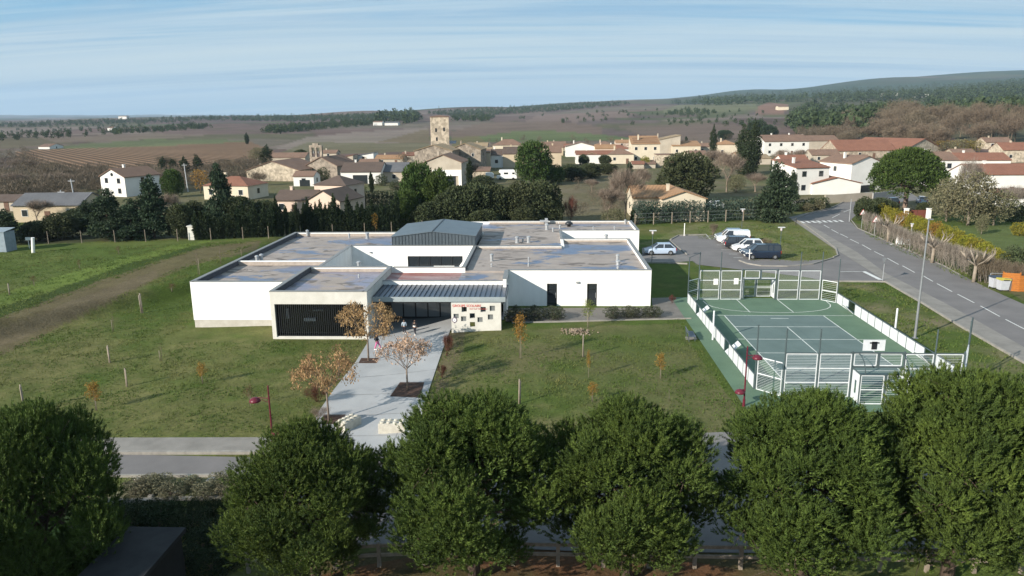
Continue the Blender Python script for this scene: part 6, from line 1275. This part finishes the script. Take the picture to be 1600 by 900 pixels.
# --- small saplings
def sapling(kind, name, seed, H, W, cmat, n, size, th=.35, stake=True):
    r = g(seed); m = MB(); m.tube((0, 0, -.1), (r.uniform(-.05, .05), 0, H*.75), .03, .012, 5); tips = []
    for k in range(9): a = k*2.4; z = H*(th+.6*k/9); l_ = W*.42*(1-.6*k/9); m.tube((0, 0, z), (cos(a)*l_, sin(a)*l_, z+l_*1.0), .012, .004, 3, False); tips += [(cos(a)*l_*f, sin(a)*l_*f, z+l_*f) for f in (.4, .7, 1)]
    T = np.array(tips); i = r.integers(0, len(T), n); P = T[i]+r.normal(0, W*.10, (n, 3)); D = sphere(n, r); Wv = unit(np.cross(D, sphere(n, r))); s = size*r.uniform(.6, 1.3, n)
    sk_ = MB().tube((.14, 0, -.1), (.14, .02, H*.55), .035, .03, 6) if stake else None
    proto(kind, name, H, W, m, MATS['grey_bark'], [quads(P, D, Wv, s, s*.6, r)], cmat, ('stake', sk_, m_barkp) if stake else None)
sapling('sapgold', 'golden_sapling', 81, 3, 1.5, m_gold, 900, .13); sapling('sapgold', 'golden_sapling', 82, 3, 1.6, m_gold, 800, .13)
sapling('sapgreen', 'green_sapling', 83, 3, 1.5, fol('sap_green', (.16, .20, .05), (.11, .13, .03)), 700, .12); sapling('sapred', 'red_sapling', 84, 2.2, 1.3, m_red, 420, .09); sapling('sapbare', 'bare_sapling', 85, 3.2, .8, m_red, 70, .06)
m = MB().tube((0, 0, -.1), (.03, 0, 1.0), .042, .036, 7).tube((.06, 0, -.1), (.09, 0, .92), .03, .026, 6); proto('stake', 'sapling_stake', 1, 1, m, m_barkp, None, None)

# ---------------------------------------------------------------- planting
G1 = 'big pines along the rail fence'
for px, h, w, y, v, rz, lb, by in [
 (48, 268, 268, 24.2, 0, .4, 'big round pine with bare trunk at the bottom left, beside the dark roof', 0),
 (484, 262, 252, 25.8, 1, 2.0, 'big pine left of the concrete entrance path, first one right of the dark roof', 0),
 (738, 272, 292, 26.0, 2, 4.1, 'big pine just right of the entrance path, in front of the dry lawn', 0),
 (984, 268, 276, 26.0, 0, 3.2, 'big pine between the dry lawn and the right red lamp', 0),
 (1262, 285, 290, 26.0, 1, 5.1, 'big pine in front of the near fence of the pitch', 0),
 (1500, 310, 300, 26.4, 2, .9, 'big pine hiding the near right corner of the pitch', 0),
 (1705, 330, 250, 27.5, 0, 1.7, 'big pine cut off by the right edge of the picture', 0)]:
    x = 0; 
    # crown centre column px at mid height
    v_ = ray(px, 760); t = y/v_[1]; X = v_[0]*t; kz = depth((X, y, 4))/FOC
    Hh = {0: 7.5}.get(1, h*kz*1.0)
    o = plant('pine', 0, 0, 1, 1, lb, 'pine tree', G1, v=v, pos=(X, y, tzf(X, y)), rz=rz); q = PROTO['pine'][v]
    top = {48: 634, 484: 660, 738: 618, 984: 628, 1262: 612, 1500: 578, 1705: 575}[px]; zt = onplane(px, top, y)[1]-tzf(X, y); o.scale = (w*kz/q[2]*1.06, w*kz/q[2]*1.06, zt*.985/q[1])
# trees with dead leaves on the plaza
plant('deadleaf', 576, 565, 97, 108, 'dead-leaved tree beside the slatted window of the front block', v=0, rz=1.)
plant('deadsparse', 637, 611, 90, 88, 'sparse pale-leaved tree in the square bark bed on the path', v=0, rz=2.4)
plant('deadleaf', 514, 659, 114, 122, 'fullest dead-leaved tree, left of the path above the concrete blocks', v=0, rz=4.)
def small(kind, L, group=None):
    for q in L: plant(kind, q[0], q[1], q[2], q[3], q[4], q[5] if len(q) > 5 else 'young tree', group)
small('sapgold', [(812, 560, 73, 26, 'golden young tree right of the pale sign wall'), (926, 628, 33, 20, 'tiny golden tree on the dry lawn just above the pines'), (1031, 591, 42, 20, 'faded golden sapling on the dry lawn nearest the red lamp'),
 (317, 600, 35, 20, 'golden young tree on the left lawn nearest the red lamp'), (150, 641, 48, 28, 'golden bushy tree on the left lawn just above the big left pine'), (919, 590, 46, 8, 'thin golden sapling right above the tiny golden tree')])
small('sapgreen', [(920, 512, 46, 26, 'yellow-green young tree in front of the second school door')])
small('sapred', [(185, 398, 14, 11, 'low reddish shrub on the bright bank near the back fence'), (124, 421, 16, 9, 'thin dark sapling in the middle of the upper left field'), (53, 447, 17, 13, 'reddish sapling at the left end of the bright bank'),
 (270, 456, 14, 17, 'round reddish shrub left of the white left wing'), (390, 634, 34, 22, 'brown sapling beside the left red lamp')], )
small('sapbare', [(310, 429, 42, 12, 'tall bare sapling against the brown track left of the roof'), (345, 413, 34, 10, 'bare sapling between the track and the roof edge'), (178, 518, 32, 12, 'bare sapling with sparse leaves at the brown track edge'), (253, 564, 29, 16, 'thin leafless sapling in the middle of the left lawn'),
 (1045, 627, 24, 8, 'leafless sapling on the dry lawn close to the court path'), (378, 402, 20, 8, 'bare sapling touching the back corner of the roof')])
small('stake', [(223, 489, 31, 30, 'lone wooden stake left of the white wing beyond the track', 'stake'), (172, 567, 28, 28, 'dark wooden stake on the left lawn below the track', 'stake'), (198, 604, 30, 28, 'wooden stake between the two golden trees of the left lawn', 'stake'), (38.5, 640, 41, 36, 'tall pale stake just above the big left pine', 'stake'),
 (15, 461, 18, 22, 'short stake at the far left of the brown track', 'stake'), (911, 557, 36, 28, 'pale stake below the rubble heap on the dry lawn', 'stake'), (811, 631, 40, 32, 'pale stake just above the pines on the dry lawn', 'stake')])
# bushes along the right wing
PB = fol('grey_bush', (.075, .085, .05), (.05, .055, .03))
for q in [(806, 502, 24, 32, 'shaded bush touching the sign wall side'), (834, 500, 22, 36, 'dark bush below the shadow on the right wing'), (866, 498, 20, 38, 'bush left of the first school door path')]: plant('bush', *q[:4], q[4], 'bush', 'bushes in front of the right wing', cm=PB)
for q in [(958, 496, 18, 34, 'low bush right of the second school door'), (986, 496, 18, 32, 'low bush in the middle of the right bed'), (1016, 495, 17, 36, 'low bush at the corner of the right wing')]: plant('bush', *q[:4], q[4], 'bush', 'bushes in front of the right wing', cm=PB)
plant('redshrub', 697, 556, 36, 24, 'tall dry grass clump at the right edge of the path by the sign wall', 'shrub', cm=None); plant('redshrub', 690, 590, 22, 18, 'small dry grass clump at the right edge of the path', 'shrub')
plant('redshrub', 498, 628, 30, 42, 'dry brown shrub left of the path under the fullest tree', 'shrub'); plant('bareshrub', 497, 655, 22, 40, 'grey brown shrub at the bottom left corner of the path', 'shrub')
plant('redshrub', 1051, 474, 14, 12, 'dry tuft beside the shaded corner of the court floor', 'shrub')
plant('bareshrub', 1113, 368, 20, 20, 'brown bare shrub at the back of the car park', 'shrub', cm=m_twb); plant('bareshrub', 1197, 388, 17, 22, 'brown bare shrub on the bank behind the cars', 'shrub', cm=m_twb)
# verge plants by the street
for i, q in enumerate([(212, 774, 26, 46), (250, 766, 24, 50), (268, 778, 24, 46), (300, 764, 22, 36), (318, 778, 24, 48), (350, 762, 24, 50), (360, 777, 26, 44), (232, 757, 14, 40)]):
    plant('bush', *q[:4], ['grey-green cushion plant at the left end of the street verge', 'flat green cushion plant against the street kerb, left', 'brownish cushion plant in the middle of the verge front', 'small cushion plant beside the pale stones', 'cushion plant below the spiky agave', 'cushion plant on the verge by the pine, back', 'cushion plant on the verge by the pine, front', 'low green mat at the kerb of the verge'][i], 'shrub', 'cushion plants on the street verge', cm=M('verge_green', (.13, .125, .075), (.09, .085, .05), scale=2, isl=.4, hue=.03))
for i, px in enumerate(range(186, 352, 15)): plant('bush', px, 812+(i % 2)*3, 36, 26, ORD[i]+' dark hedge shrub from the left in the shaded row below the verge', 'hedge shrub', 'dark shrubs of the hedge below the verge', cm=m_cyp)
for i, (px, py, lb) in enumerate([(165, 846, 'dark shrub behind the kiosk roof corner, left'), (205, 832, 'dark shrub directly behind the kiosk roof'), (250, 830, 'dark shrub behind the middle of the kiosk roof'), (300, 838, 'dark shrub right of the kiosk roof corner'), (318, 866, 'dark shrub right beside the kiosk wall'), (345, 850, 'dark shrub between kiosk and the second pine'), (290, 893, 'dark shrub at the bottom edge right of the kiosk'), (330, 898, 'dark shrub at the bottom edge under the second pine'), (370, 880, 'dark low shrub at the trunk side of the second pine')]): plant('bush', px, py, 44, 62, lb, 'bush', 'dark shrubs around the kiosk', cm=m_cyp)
plant('bush', 128, 876, 36, 52, 'glossy laurel bush beside the dark roof', 'bush', cm=fol('laurel', (.10, .13, .07), (.06, .085, .04))); plant('bush', 92, 880, 26, 34, 'small laurel bush right of the left pine trunk', 'bush', cm=MATS['laurel']); plant('bush', 30, 868, 22, 30, 'low laurel bush left of the left pine trunk', 'bush', cm=MATS['laurel'])
# ================================================================ trees of the village and plain
def row(kind, L, group=None, cat='tree', cm=None):
    for i, q in enumerate(L): plant(kind, q[0], q[1], q[2], q[3], q[4], q[5] if len(q) > 5 else cat, group, v=i, cm=cm)
# cypress row behind the school field: individuals
r_ = random.Random(5); CG = 'narrow cypresses in the long row behind the school'
i = 0; x = 308
while x < 622:
    by = 375-(x-308)*.045; h = r_.uniform(30, 50) if r_.random() < .8 else r_.uniform(50, 62)
    if x < 330: h = min(h, 42)
    plant('cypress', x, by, h, r_.uniform(7.5, 10.5), ORD[i]+' cypress from the left in the long dark row behind the school', 'cypress', CG, v=i); i += 1; x += r_.uniform(5.2, 8.6)
for k in range(16): plant('oak', 312+k*20, 366-k*.9, r_.uniform(20, 32), r_.uniform(24, 32), ORD[k]+' dark evergreen shrub from the left behind the cypress row', 'shrub', 'dark shrubs behind the cypress row', cm=m_cyp)
plant('gold', 587, 363, 30, 11, 'small golden tree at the right end of the cypress row', 'tree'); plant('gold', 445, 366, 22, 12, 'brownish golden bush inside the cypress row', 'tree', cm=m_dead)
# left
row('cedar', [(12, 382, 52, 60, 'dark spreading conifer at the far left edge'), (172, 374, 74, 72, 'broad dark green conifer left of the bluish fir'), (242, 372, 92, 66, 'pointed bluish dark fir right of the white house'), (347, 348, 88, 48, 'grey-green cedar in front of the orange-roofed bungalow'), (140, 368, 52, 50, 'low dark conifer right of the long grey shed'), (208, 374, 60, 60, 'dark conifer filling between the two big firs')])
row('oak', [(95, 374, 40, 60, 'dark bushy tree below the utility poles'), (60, 376, 30, 50, 'low dark bush below the long grey shed'), (285, 372, 52, 44, 'dark evergreen left of the cypress row'), (305, 345, 30, 40, 'dark tree below the yellow tree'), (375, 348, 40, 50, 'dark tree behind the cypress row, left part'), (415, 345, 30, 44, 'dark garden bush below the stone barn'), (120, 352, 26, 40, 'dark shrub right behind the long grey shed'), (40, 300, 18, 40, 'small dark tree on the rough land at the far left')])
row('bigcypress', [(256, 276, 30, 15, 'dark cypress, left of the clump behind the white house'), (272, 277, 28, 16, 'dark cypress in the middle of the clump behind the white house'), (290, 278, 32, 18, 'dark cypress in the right part of the clump behind the white house'), (310, 277, 34, 18, 'rightmost dark cypress of the clump behind the white house'), (386, 225, 17, 8, 'lone cypress in the fields behind the stone barn')])
row('rpine', [(272, 308, 42, 34, 'rounded green pine below the dark cypress clump')]); plant('gold', 314, 302, 36, 30, 'yellow autumn tree left of the orange-roofed bungalow')
row('bare', [(266, 352, 50, 46, 'grey bare tree left of the cedar'), (60, 352, 40, 50, 'grey bare bush in front of the long grey shed'), (20, 300, 30, 60, 'grey bare tree clump at the far left'), (90, 296, 26, 60, 'bare brush left of the white house'), (35, 270, 22, 50, 'bare thicket at the left end of the vineyard')])
row('barebrown', [(r_.uniform(-10, 250), r_.uniform(272, 322), r_.uniform(15, 24), r_.uniform(36, 56), 'low bare brown tree in the scrub below the vineyard') for _ in range(30)], 'bare brown scrub trees below the vineyard'); row('barebrown', [(r_.uniform(250, 410), r_.uniform(262, 290), r_.uniform(14, 24), r_.uniform(26, 44), 'bare brown tree at the right foot of the vineyard') for _ in range(12)], 'bare brown trees right of the vineyard')
row('olive', [(404, 262, 30, 34, 'olive-yellow tree left of the stone barn roof')]); row('bigcypress', [(418, 262, 34, 22, 'dark tree at the corner of the stone barn')]); row('oak', [(470, 246, 12, 22, 'dark green tree behind the chapel')])
# gardens left centre
row('bush', [(505, 286, 24, 26, 'round dark green garden tree between chapel and pink villa'), (541, 284, 14, 20, 'round bush left of the glass-door house'), (596, 290, 18, 22, 'round bush right of the glass-door house'), (560, 300, 10, 24, 'low garden bush in front of the glass-door house'), (620, 296, 14, 26, 'garden bush below the stone annex')], None, 'bush', m_oak)
row('cypress', [(581, 300, 30, 7, 'slim cypress in front of the glass-door house'), (734, 292, 42, 9, 'slim dark cypress at the corner of the stone garage house'), (462, 330, 34, 8, 'slim cypress in front of the low pink wing'), (398, 350, 30, 8, 'slim cypress left of the pink villa')])
def hedge(lb, a, b_, hpx, th, mat, name='hedge', seed=1, size=.3, dens=60):
    A = at(*a); B = at(*b_); k = depth(A)/FOC; h = hpx*k; d = B-A; L_ = d.length; r = g(seed); n = max(2, int(L_/.9)); lob = []
    for i in range(n):
        for z in (.25, .62, .88): c = d*((i+.5)/n); lob.append((c.x+r.normal(0, .08), c.y+r.normal(0, .08), h*z*r.uniform(.94, 1.05)-.1, .75, th/2*1.15, h*.28))
    V, F = leaves(lob, dens, size, r, asp=.55, outw=.4); me = arr_mesh(name, V, [F], mat); o = link(name, me, None, A); return tag(o, lb, 'hedge')
hedge('tall clipped green hedge below the glass-door house', (556, 325), (640, 323), 22, 2.2, m_oak, seed=2); hedge('clipped green hedge left of the pink villa', (382, 330), (428, 330), 16, 2, m_oak, seed=3)
hedge('long blue-green conifer hedge behind the post fence', (990, 350), (1188, 342), 30, 2.4, m_hedge, seed=4, dens=50); hedge('shaded dark hedge under the low dark wall at the bend', (1244, 330), (1292, 325), 15, 2, m_oak, seed=5)
hedge('dark green hedge behind the vehicles at the right edge', (1568, 345), (1640, 350), 28, 2.4, m_oak, seed=6)
row('bush', [(1278, 328, 18, 22, 'olive bush at the end of the dark wall by the bend'), (1262, 330, 13, 20, 'small olive bush beside it, nearer the dark conifer')], None, 'bush', m_oliv)
# bright pines and holm oaks behind the school
row('rpine', [(656, 350, 92, 62, 'tall bright green pine at the left of the tree belt'), (686, 352, 84, 56, 'second bright green pine of the tree belt'), (636, 356, 58, 44, 'lower green pine above the cypress row end')])
row('oak', [(707, 356, 62, 60, 'holm oak at the left of the belt behind the zinc roof'), (742, 355, 66, 62, 'holm oak behind the right slope of the zinc roof'), (776, 353, 62, 60, 'holm oak with bluish crown below the camper van'), (812, 352, 66, 60, 'holm oak in the middle of the belt below the big pine'), (845, 351, 66, 62, 'big holm oak at the right end of the belt'), (725, 345, 52, 50, 'holm oak of the back rank, left'), (795, 340, 40, 50, 'holm oak of the back rank, centre'), (690, 340, 40, 50, 'holm oak behind the bright pines'), (668, 357, 40, 50, 'dark holm oak at the foot of the bright pines'), (868, 352, 40, 30, 'dark low oak at the right foot of the belt'), (615, 352, 30, 36, 'dark tree between cypress row and bright pines'), (755, 297, 22, 36, 'green bush left of the trailer'), (820, 356, 34, 50, 'low front oak below the belt, centre'), (756, 358, 30, 50, 'low front oak below the belt, left')])
row('rpine', [(834, 290, 66, 60, 'big green pine standing alone in front of the village'), (862, 288, 30, 44, 'smaller pine joined to the big green pine')])
row('oak', [(893, 282, 24, 44, 'dark shaded tree right of the big green pine'), (922, 278, 22, 38, 'dark bushy tree below the white gable house'), (950, 272, 16, 30, 'dark bush row below the brown cottage'), (912, 258, 16, 18, 'round green tree in front of the cream cottage'), (945, 258, 15, 20, 'round green tree right of the cream cottage'), (975, 292, 14, 24, 'dark low bush in the rough land')])
row('bush', [(1008, 262, 18, 18, 'yellow-green bush at the solar house foot')], None, 'bush', m_yel)
row('bare', [(976, 346, 84, 62, 'tall willow-like bare tree left of the beige villa'), (950, 348, 56, 50, 'bare tree left of the tall willow-like one'), (1000, 312, 50, 40, 'bare grey tree behind the beige villa'), (925, 300, 20, 26, 'small bare shrub on the rough land'), (1135, 300, 62, 60, 'wide grey bare thicket left of the cypress pair'), (1115, 268, 34, 40, 'grey bare tree below the ochre-roofed house'), (1220, 262, 28, 40, 'bare tree before the long white farmhouse'), (1180, 300, 30, 40, 'bare thicket left of the dark conifer'), (1250, 256, 22, 36, 'bare tree right of the farmhouse front'), (742, 282, 26, 24, 'bare shrub left of the trailer')])
row('redshrub', [(890, 350, 44, 24, 'pinkish bare shrub in the rough land behind the school'), (908, 282, 8, 14, 'small reddish shrub near the dark trees')], None, 'shrub')
row('olive', [(960, 352, 26, 40, 'olive-green shrub in front of the bare trees'), (1100, 280, 30, 44, 'yellowish tree left of the cypress pair'), (1150, 300, 26, 34, 'olive ivy-covered shrub below the cypress pair'), (1010, 346, 22, 20, 'olive shrub at the villa corner')])
row('cedar', [(983, 293, 38, 22, 'dark pointed fir behind the bare trees'), (1211, 345, 86, 64, 'big dark conifer beside the road bend'), (1236, 330, 60, 30, 'narrow dark conifer behind the big one')]); row('cypress', [(968, 350, 22, 6, 'tiny cypress left of the villa'), (988, 350, 24, 6, 'tiny cypress at the villa hedge corner')])
row('rpine', [(1072, 314, 72, 92, 'broad dark green pine behind the beige villa')], cm=m_oak)
row('bigcypress', [(1113, 250, 52, 13, 'lone tall cypress in the middle of the village'), (1158, 272, 74, 26, 'left cypress of the tall pair'), (1176, 272, 80, 24, 'right and taller cypress of the tall pair'), (1168, 274, 56, 34, 'lower cypress at the foot of the tall pair'), (1072, 222, 9, 5, 'small cypress above the ochre roofs')])
row('umbrella', [(1413, 330, 95, 114, 'large umbrella pine with bare trunk beside the red gate')])
row('oak', [(1350, 345, 36, 34, 'bright evergreen bush at the road bend by the signs'), (1374, 340, 30, 34, 'dark evergreen bush behind the bare hedge'), (1232, 290, 30, 30, 'dark tree left of the white houses'), (1390, 332, 18, 26, 'dark shrub under the umbrella pine'), (1444, 335, 18, 24, 'dark shrub right of the red gate')])
row('olive', [(1512, 352, 80, 84, 'wide olive-brown tree in front of the cream red-roofed house'), (1478, 346, 64, 60, 'olive-brown tree right of the gate'), (1552, 352, 56, 60, 'olive tree at the right of the garden'), (1533, 366, 30, 20, 'small dark garden tree with its shadow on the lawn')]); row('bare', [(1507, 345, 96, 50, 'whitish bare poplar rising from the olive trees'), (1580, 340, 50, 50, 'bare tree at the right edge before the house')], cm=m_twp)
# yellow shrub row and the grey pollard hedge
for i in range(10): plant('bush', 1374+i*12.5, 342+i*4.0, 24, 25, ORD[i]+' yellow-green shrub from the road bend behind the pollard hedge', 'shrub', 'yellow shrubs behind the pollard hedge', cm=m_yel if i % 4 != 3 else m_gold)
for i in range(6): plant('bush', 1498+i*13, 386+i*6, 26, 30, ORD[i]+' yellow shrub, from the left, of the lower row near the orange fence', 'shrub', 'lower yellow shrubs', cm=m_yel)
plant('bush', 1592, 368, 20, 26, 'yellow-green bush on the lawn at the right edge', 'bush', cm=m_yel)
a = Vector((1352, 362)); b_ = Vector((1545, 438))
for i in range(25):
    t_ = i/24; px = 1352+t_*190; py = 360+t_*78+6*sin(t_*pi); plant('pale', px, py, 31+13*t_, 26+8*t_, ORD[i]+' bare grey shrub from the road signs in the pollard hedge', 'hedge shrub', 'bare shrubs of the pollard hedge')
for i in range(7): plant('pale', 1530+i*11, 440+i*2.0, 42, 36, ORD[i]+' brown tangled shrub from the left behind the waste bins', 'shrub', 'bare shrubs behind the bins', cm=m_twb)
plant('bush', 1527, 436, 40, 30, 'dark evergreen bush behind the third pollarded tree', 'bush', cm=m_oak); plant('bush', 1585, 428, 44, 50, 'dark green bush behind the orange fence', 'bush', cm=m_oak)
# pollarded plane trees
def pollard(seed, H=3.4, W=3.2):
    r = g(seed); m = MB(); m.tube((0, 0, -.1), (.05, 0, H*.48), .16, .13, 9); 
    for k in range(7):
        a = k*2*pi/7; p = Vector((.05, 0, H*.46)); q = p+Vector((cos(a)*W*.25, sin(a)*W*.25, H*.16)); e = q+Vector((cos(a+.3)*W*.16, sin(a+.3)*W*.16, H*.20)); m.tube(p, q, .08, .06, 6, False); m.tube(q, e, .065, .075, 6, True)
        for j in range(5): m.tube(e, e+Vector((r.uniform(-.25, .25), r.uniform(-.25, .25), r.uniform(.25, .6))), .02, .008, 4, False)
    proto('pollard', 'pollarded_tree', H, W, m, m_barkp, None, None)
pollard(91); pollard(92)
for q in [(1387, 378, 44, 46, 'first pollarded plane tree, nearest the warning signs'), (1456, 411, 50, 54, 'second pollarded plane tree with heavy short limbs'), (1521, 441, 56, 58, 'third pollarded plane tree with pale trunk, nearest the bins')]: plant('pollard', *q[:4], q[4], 'pollarded tree')
# ---------------------------------------------------------------- woods behind: individual trees where one can tell them apart
for i in range(64):
    px = r_.uniform(1300, 1610); py = r_.uniform(196, 238); plant('barebrown', px, py, r_.uniform(30, 46)*(1 if px > 1380 else .6), r_.uniform(34, 56), 'bare brown tree in the dense wood behind the barns', 'tree', 'bare brown trees of the wood behind the village', minh=5)
for i in range(7): plant('gold', 1470+i*9, r_.uniform(236, 242), r_.uniform(16, 26), 24, 'olive-golden tree at the edge of the bare wood by the barn gable', 'tree', 'olive-golden trees at the wood edge', cm=m_oliv if i % 2 else fol('olivegold', (.20, .15, .03), (.13, .10, .025)))
row('rpine', [(1182, 215, 26, 34, 'dark pine clump above the farmhouse, left'), (1200, 216, 20, 28, 'dark pine clump above the farmhouse, right'), (1132, 218, 14, 26, 'green pine above the cream house by the cypress pair')], cm=m_ced)
def wood(lb, poly, n, hr, mat, name='far_wood', seed=1, wf=1.0, per=16):
    """a far wood that reads as one mass: one object"""
    r = g(seed); xs = [p[0] for p in poly]; ys = [p[1] for p in poly]; Vs = []; Fs = []; o = 0; c = 0; P0 = None; tries = 0
    while c < n and tries < n*12:
        tries += 1; px = r.uniform(min(xs), max(xs)); py = r.uniform(min(ys), max(ys))
        if not bool(inpoly(np.array([px]), np.array([py]), poly)[0]): continue
        p = at(px, py); 
        if P0 is None: P0 = p
        h = r.uniform(*hr); w = h*r.uniform(.5, .75)*wf; q = p-P0; lob = [(q.x+r.uniform(-.3, .3)*w, q.y+r.uniform(-.3, .3)*w, q.z+h*z, w*.6*s, w*.6*s, h*.26) for z, s in ((.3, 1), (.55, 1.), (.8, .7))]
        tw_ = name == 'scrub'; V, F = leaves(lob, per/(w*w)*(9 if tw_ else 2.2), h*(.17 if tw_ else .22), r, asp=.14 if tw_ else .8, outw=.3, up=.7 if tw_ else .25, shell=(.2, 1.1) if tw_ else (.6, 1.05), tri=tw_); Vs.append(V); Fs.append(F+o); o += len(V); c += 1
    me = arr_mesh(name, np.concatenate(Vs), [np.concatenate(Fs)], mat); ob = link(name, me, None, P0); return tag(ob, lb, 'wood', None, 'stuff')
m_wood = fol('wood_green', (.052, .075, .030), (.030, .046, .020), scale=.02, hue=0)
wood('dark green pine wood left of the bare brown wood', [(1232, 200), (1240, 178), (1275, 165), (1320, 172), (1345, 205), (1300, 215), (1250, 212)], 170, (8, 13), m_wood, seed=1)
wood('long green pine wood running over the hill at the right', [(1300, 205), (1330, 180), (1400, 168), (1500, 152), (1620, 148), (1620, 200), (1560, 185), (1480, 185), (1400, 192), (1340, 215)], 420, (8, 13), m_wood, seed=2)
wood('far wooded ridge on the right horizon', [(1040, 163), (1120, 153), (1230, 146), (1330, 141), (1450, 134), (1620, 128), (1620, 150), (1500, 156), (1400, 158), (1300, 162), (1225, 160), (1120, 166)], 1300, (9, 17), m_wood, seed=3, per=9)
wood('dark wooded ridge on the left horizon before the keep', [(250, 187), (330, 184), (420, 183), (500, 183), (600, 181), (650, 178), (655, 186), (560, 189), (470, 191), (330, 189)], 700, (6, 10), m_wood, seed=4, per=9)
wood('clump of tall dark trees on the ridge left of the keep', [(580, 192), (600, 178), (640, 178), (665, 188), (640, 194), (600, 194)], 70, (9, 17), m_wood, seed=5)
wood('line of dark trees below the left ridge', [(405, 207), (440, 200), (520, 194), (590, 190), (600, 195), (500, 203), (430, 210)], 260, (4, 7), m_wood, seed=6)
wood('wooded ridge right behind the keep', [(660, 178), (760, 171), (860, 165), (970, 160), (985, 164), (900, 172), (820, 178), (720, 182)], 700, (6, 10), m_wood, seed=7, per=9)
wood('tree groups on the slope right of the keep', [(700, 183), (745, 180), (775, 184), (760, 190), (710, 190)], 90, (5, 9), m_wood, seed=8)
wood('dark trees dotted over the mid right plain', [(1040, 178), (1075, 170), (1120, 176), (1105, 182), (1045, 182)], 60, (4, 7), m_wood, seed=9)
wood('scattered trees of the left plain', [(0, 205), (120, 198), (300, 192), (300, 204), (200, 210), (0, 222)], 130, (3, 6), m_wood, seed=10)
wood('scattered trees of the plain beyond the village', [(760, 190), (900, 176), (1050, 172), (1200, 176), (1220, 200), (1000, 196)], 90, (3, 6), m_wood, seed=11)
wood('line of trees along the horizon at the far left', [(0, 193), (160, 189), (300, 187), (300, 191), (150, 196), (0, 201)], 420, (5, 8), m_wood, seed=12, per=9)
wood('low bare scrub at the village edge on the left', [(0, 250), (40, 236), (60, 270), (250, 282), (400, 262), (420, 250), (430, 272), (380, 292), (220, 300), (0, 320)], 260, (3, 5.5), fol('scrub', (.15, .12, .085), (.10, .08, .058), hue=0, scale=.05), 'scrub', seed=13, wf=1.6)
wood('brown scrub between village and fields', [(600, 262), (640, 240), (760, 222), (1000, 212), (1200, 212), (1200, 224), (1100, 226), (640, 262)], 60, (3, 5), MATS['scrub'], 'scrub', seed=14, wf=1.5)
wood('grey-brown brushwood on the rough land behind the school', [(880, 345), (900, 290), (985, 280), (1000, 340)], 40, (1.2, 2.5), MATS['scrub'], 'scrub', seed=15, wf=1.5)
wood('mixed brush beside the pines on the right hill', [(1240, 222), (1330, 222), (1340, 208), (1250, 212)], 60, (5, 8), MATS['scrub'], 'scrub', seed=16)

wood('hedgerow and brush along the track in the left plain', [(165, 208), (300, 196), (330, 197), (330, 201), (240, 207), (180, 211)], 120, (3, 6), m_wood, 'hedgerow', seed=17)
# ================================================================ grass blades standing on the lawns
def grass(lb, regions, dens, seed, name='grass', hmax=.17, holes=()):
    r = g(seed); poly = [[(at(*q).x, at(*q).y) for q in rg] for rg in regions]; hp = [[(at(*q).x, at(*q).y) for q in rg] for rg in holes]; Ps = []
    for pg in poly:
        xs = [q[0] for q in pg]; ys = [q[1] for q in pg]; n = int((max(xs)-min(xs))*(max(ys)-min(ys))*dens); X = r.uniform(min(xs), max(xs), n); Y_ = r.uniform(min(ys), max(ys), n)
        k = inpoly(X, Y_, pg)
        for h_ in hp: k &= ~inpoly(X, Y_, h_)
        k &= ~((X > -33) & (X < 11) & (Y_ > 59.5) & (Y_ < 104)); k &= ~((X > 12.6) & (X < 29.6) & (Y_ > 43) & (Y_ < 73.2))
        c = fbm(X, Y_, 1.3, 31, 3); k &= r.uniform(0, 1, n) < np.clip((c-.28)*2.6, .08, 1); Ps.append(np.stack([X[k], Y_[k]], 1))
    P = np.concatenate(Ps); n = len(P); Z = tz(P[:, 0], P[:, 1]); P = np.repeat(np.concatenate([P, Z[:, None]], 1), 3, 0)+r.normal(0, .045, (n*3, 3))*np.array([1, 1, 0]); k = len(P)
    D = unit(np.stack([r.normal(0, .55, k), r.normal(0, .55, k), np.ones(k)], 1)); Wv = unit(np.cross(D, sphere(k, r))); s = r.uniform(.4, 1, k)*hmax*(.6+.8*fbm(P[:, 0], P[:, 1], 3, 8, 2)); V, F = quads(P, D, Wv, s, s*.32, r, True)
    o = link(name, arr_mesh(name, V, [F], m_grass)); return tag(o, lb, 'grass', None, 'stuff')
m_grass = M('grass_blades', (.078, .122, .024), (.165, .160, .055), rough=.8, scale=.16, det=8, isl=.4, hue=0, transl=.25, lo=.45, hi=.70)
grass('short rough grass of the lawns around the school', [[(-120, 640), (-120, 400), (410, 376), (300, 440), (300, 512), (572, 533), (552, 566), (494, 650), (500, 686), (-120, 688)], [(706, 518), (800, 506), (1080, 499), (1170, 640), (1120, 690), (655, 690), (672, 605), (692, 546)]], 26, 5,
  holes=[[(-120, 545), (0, 503), (120, 458), (230, 418), (330, 386), (400, 380), (300, 410), (250, 430), (170, 470), (60, 525), (-120, 600)]])
grass('coarse tufted grass on the banks by the road and car park', [[(1092, 374), (1090, 355), (1236, 347), (1300, 400), (1260, 410), (1175, 408), (1135, 376)], [(1318, 443), (1383, 443), (1600, 571), (1620, 640), (1530, 600), (1440, 540), (1316, 474)], [(1345, 362), (1372, 378), (1540, 452), (1520, 432), (1430, 385)]], 16, 6, hmax=.24)
# ================================================================ air: pale even haze in one closed box round the scene
hm = bpy.data.materials.new('haze'); hm.use_nodes = True; nt = hm.node_tree; nt.nodes.clear()
ho = nt.nodes.new('ShaderNodeOutputMaterial'); hv = nt.nodes.new('ShaderNodeVolumePrincipled'); nt.links.new(hv.outputs[0], ho.inputs['Volume'])
hv.inputs['Color'].default_value = (.54, .72, .92, 1); hv.inputs['Density'].default_value = 7.2e-5; hv.inputs['Anisotropy'].default_value = 0
o = MB().box(-17000, 17000, -17000, 17000, -12, 640).build('haze', hm); tag(o, kind='stuff')
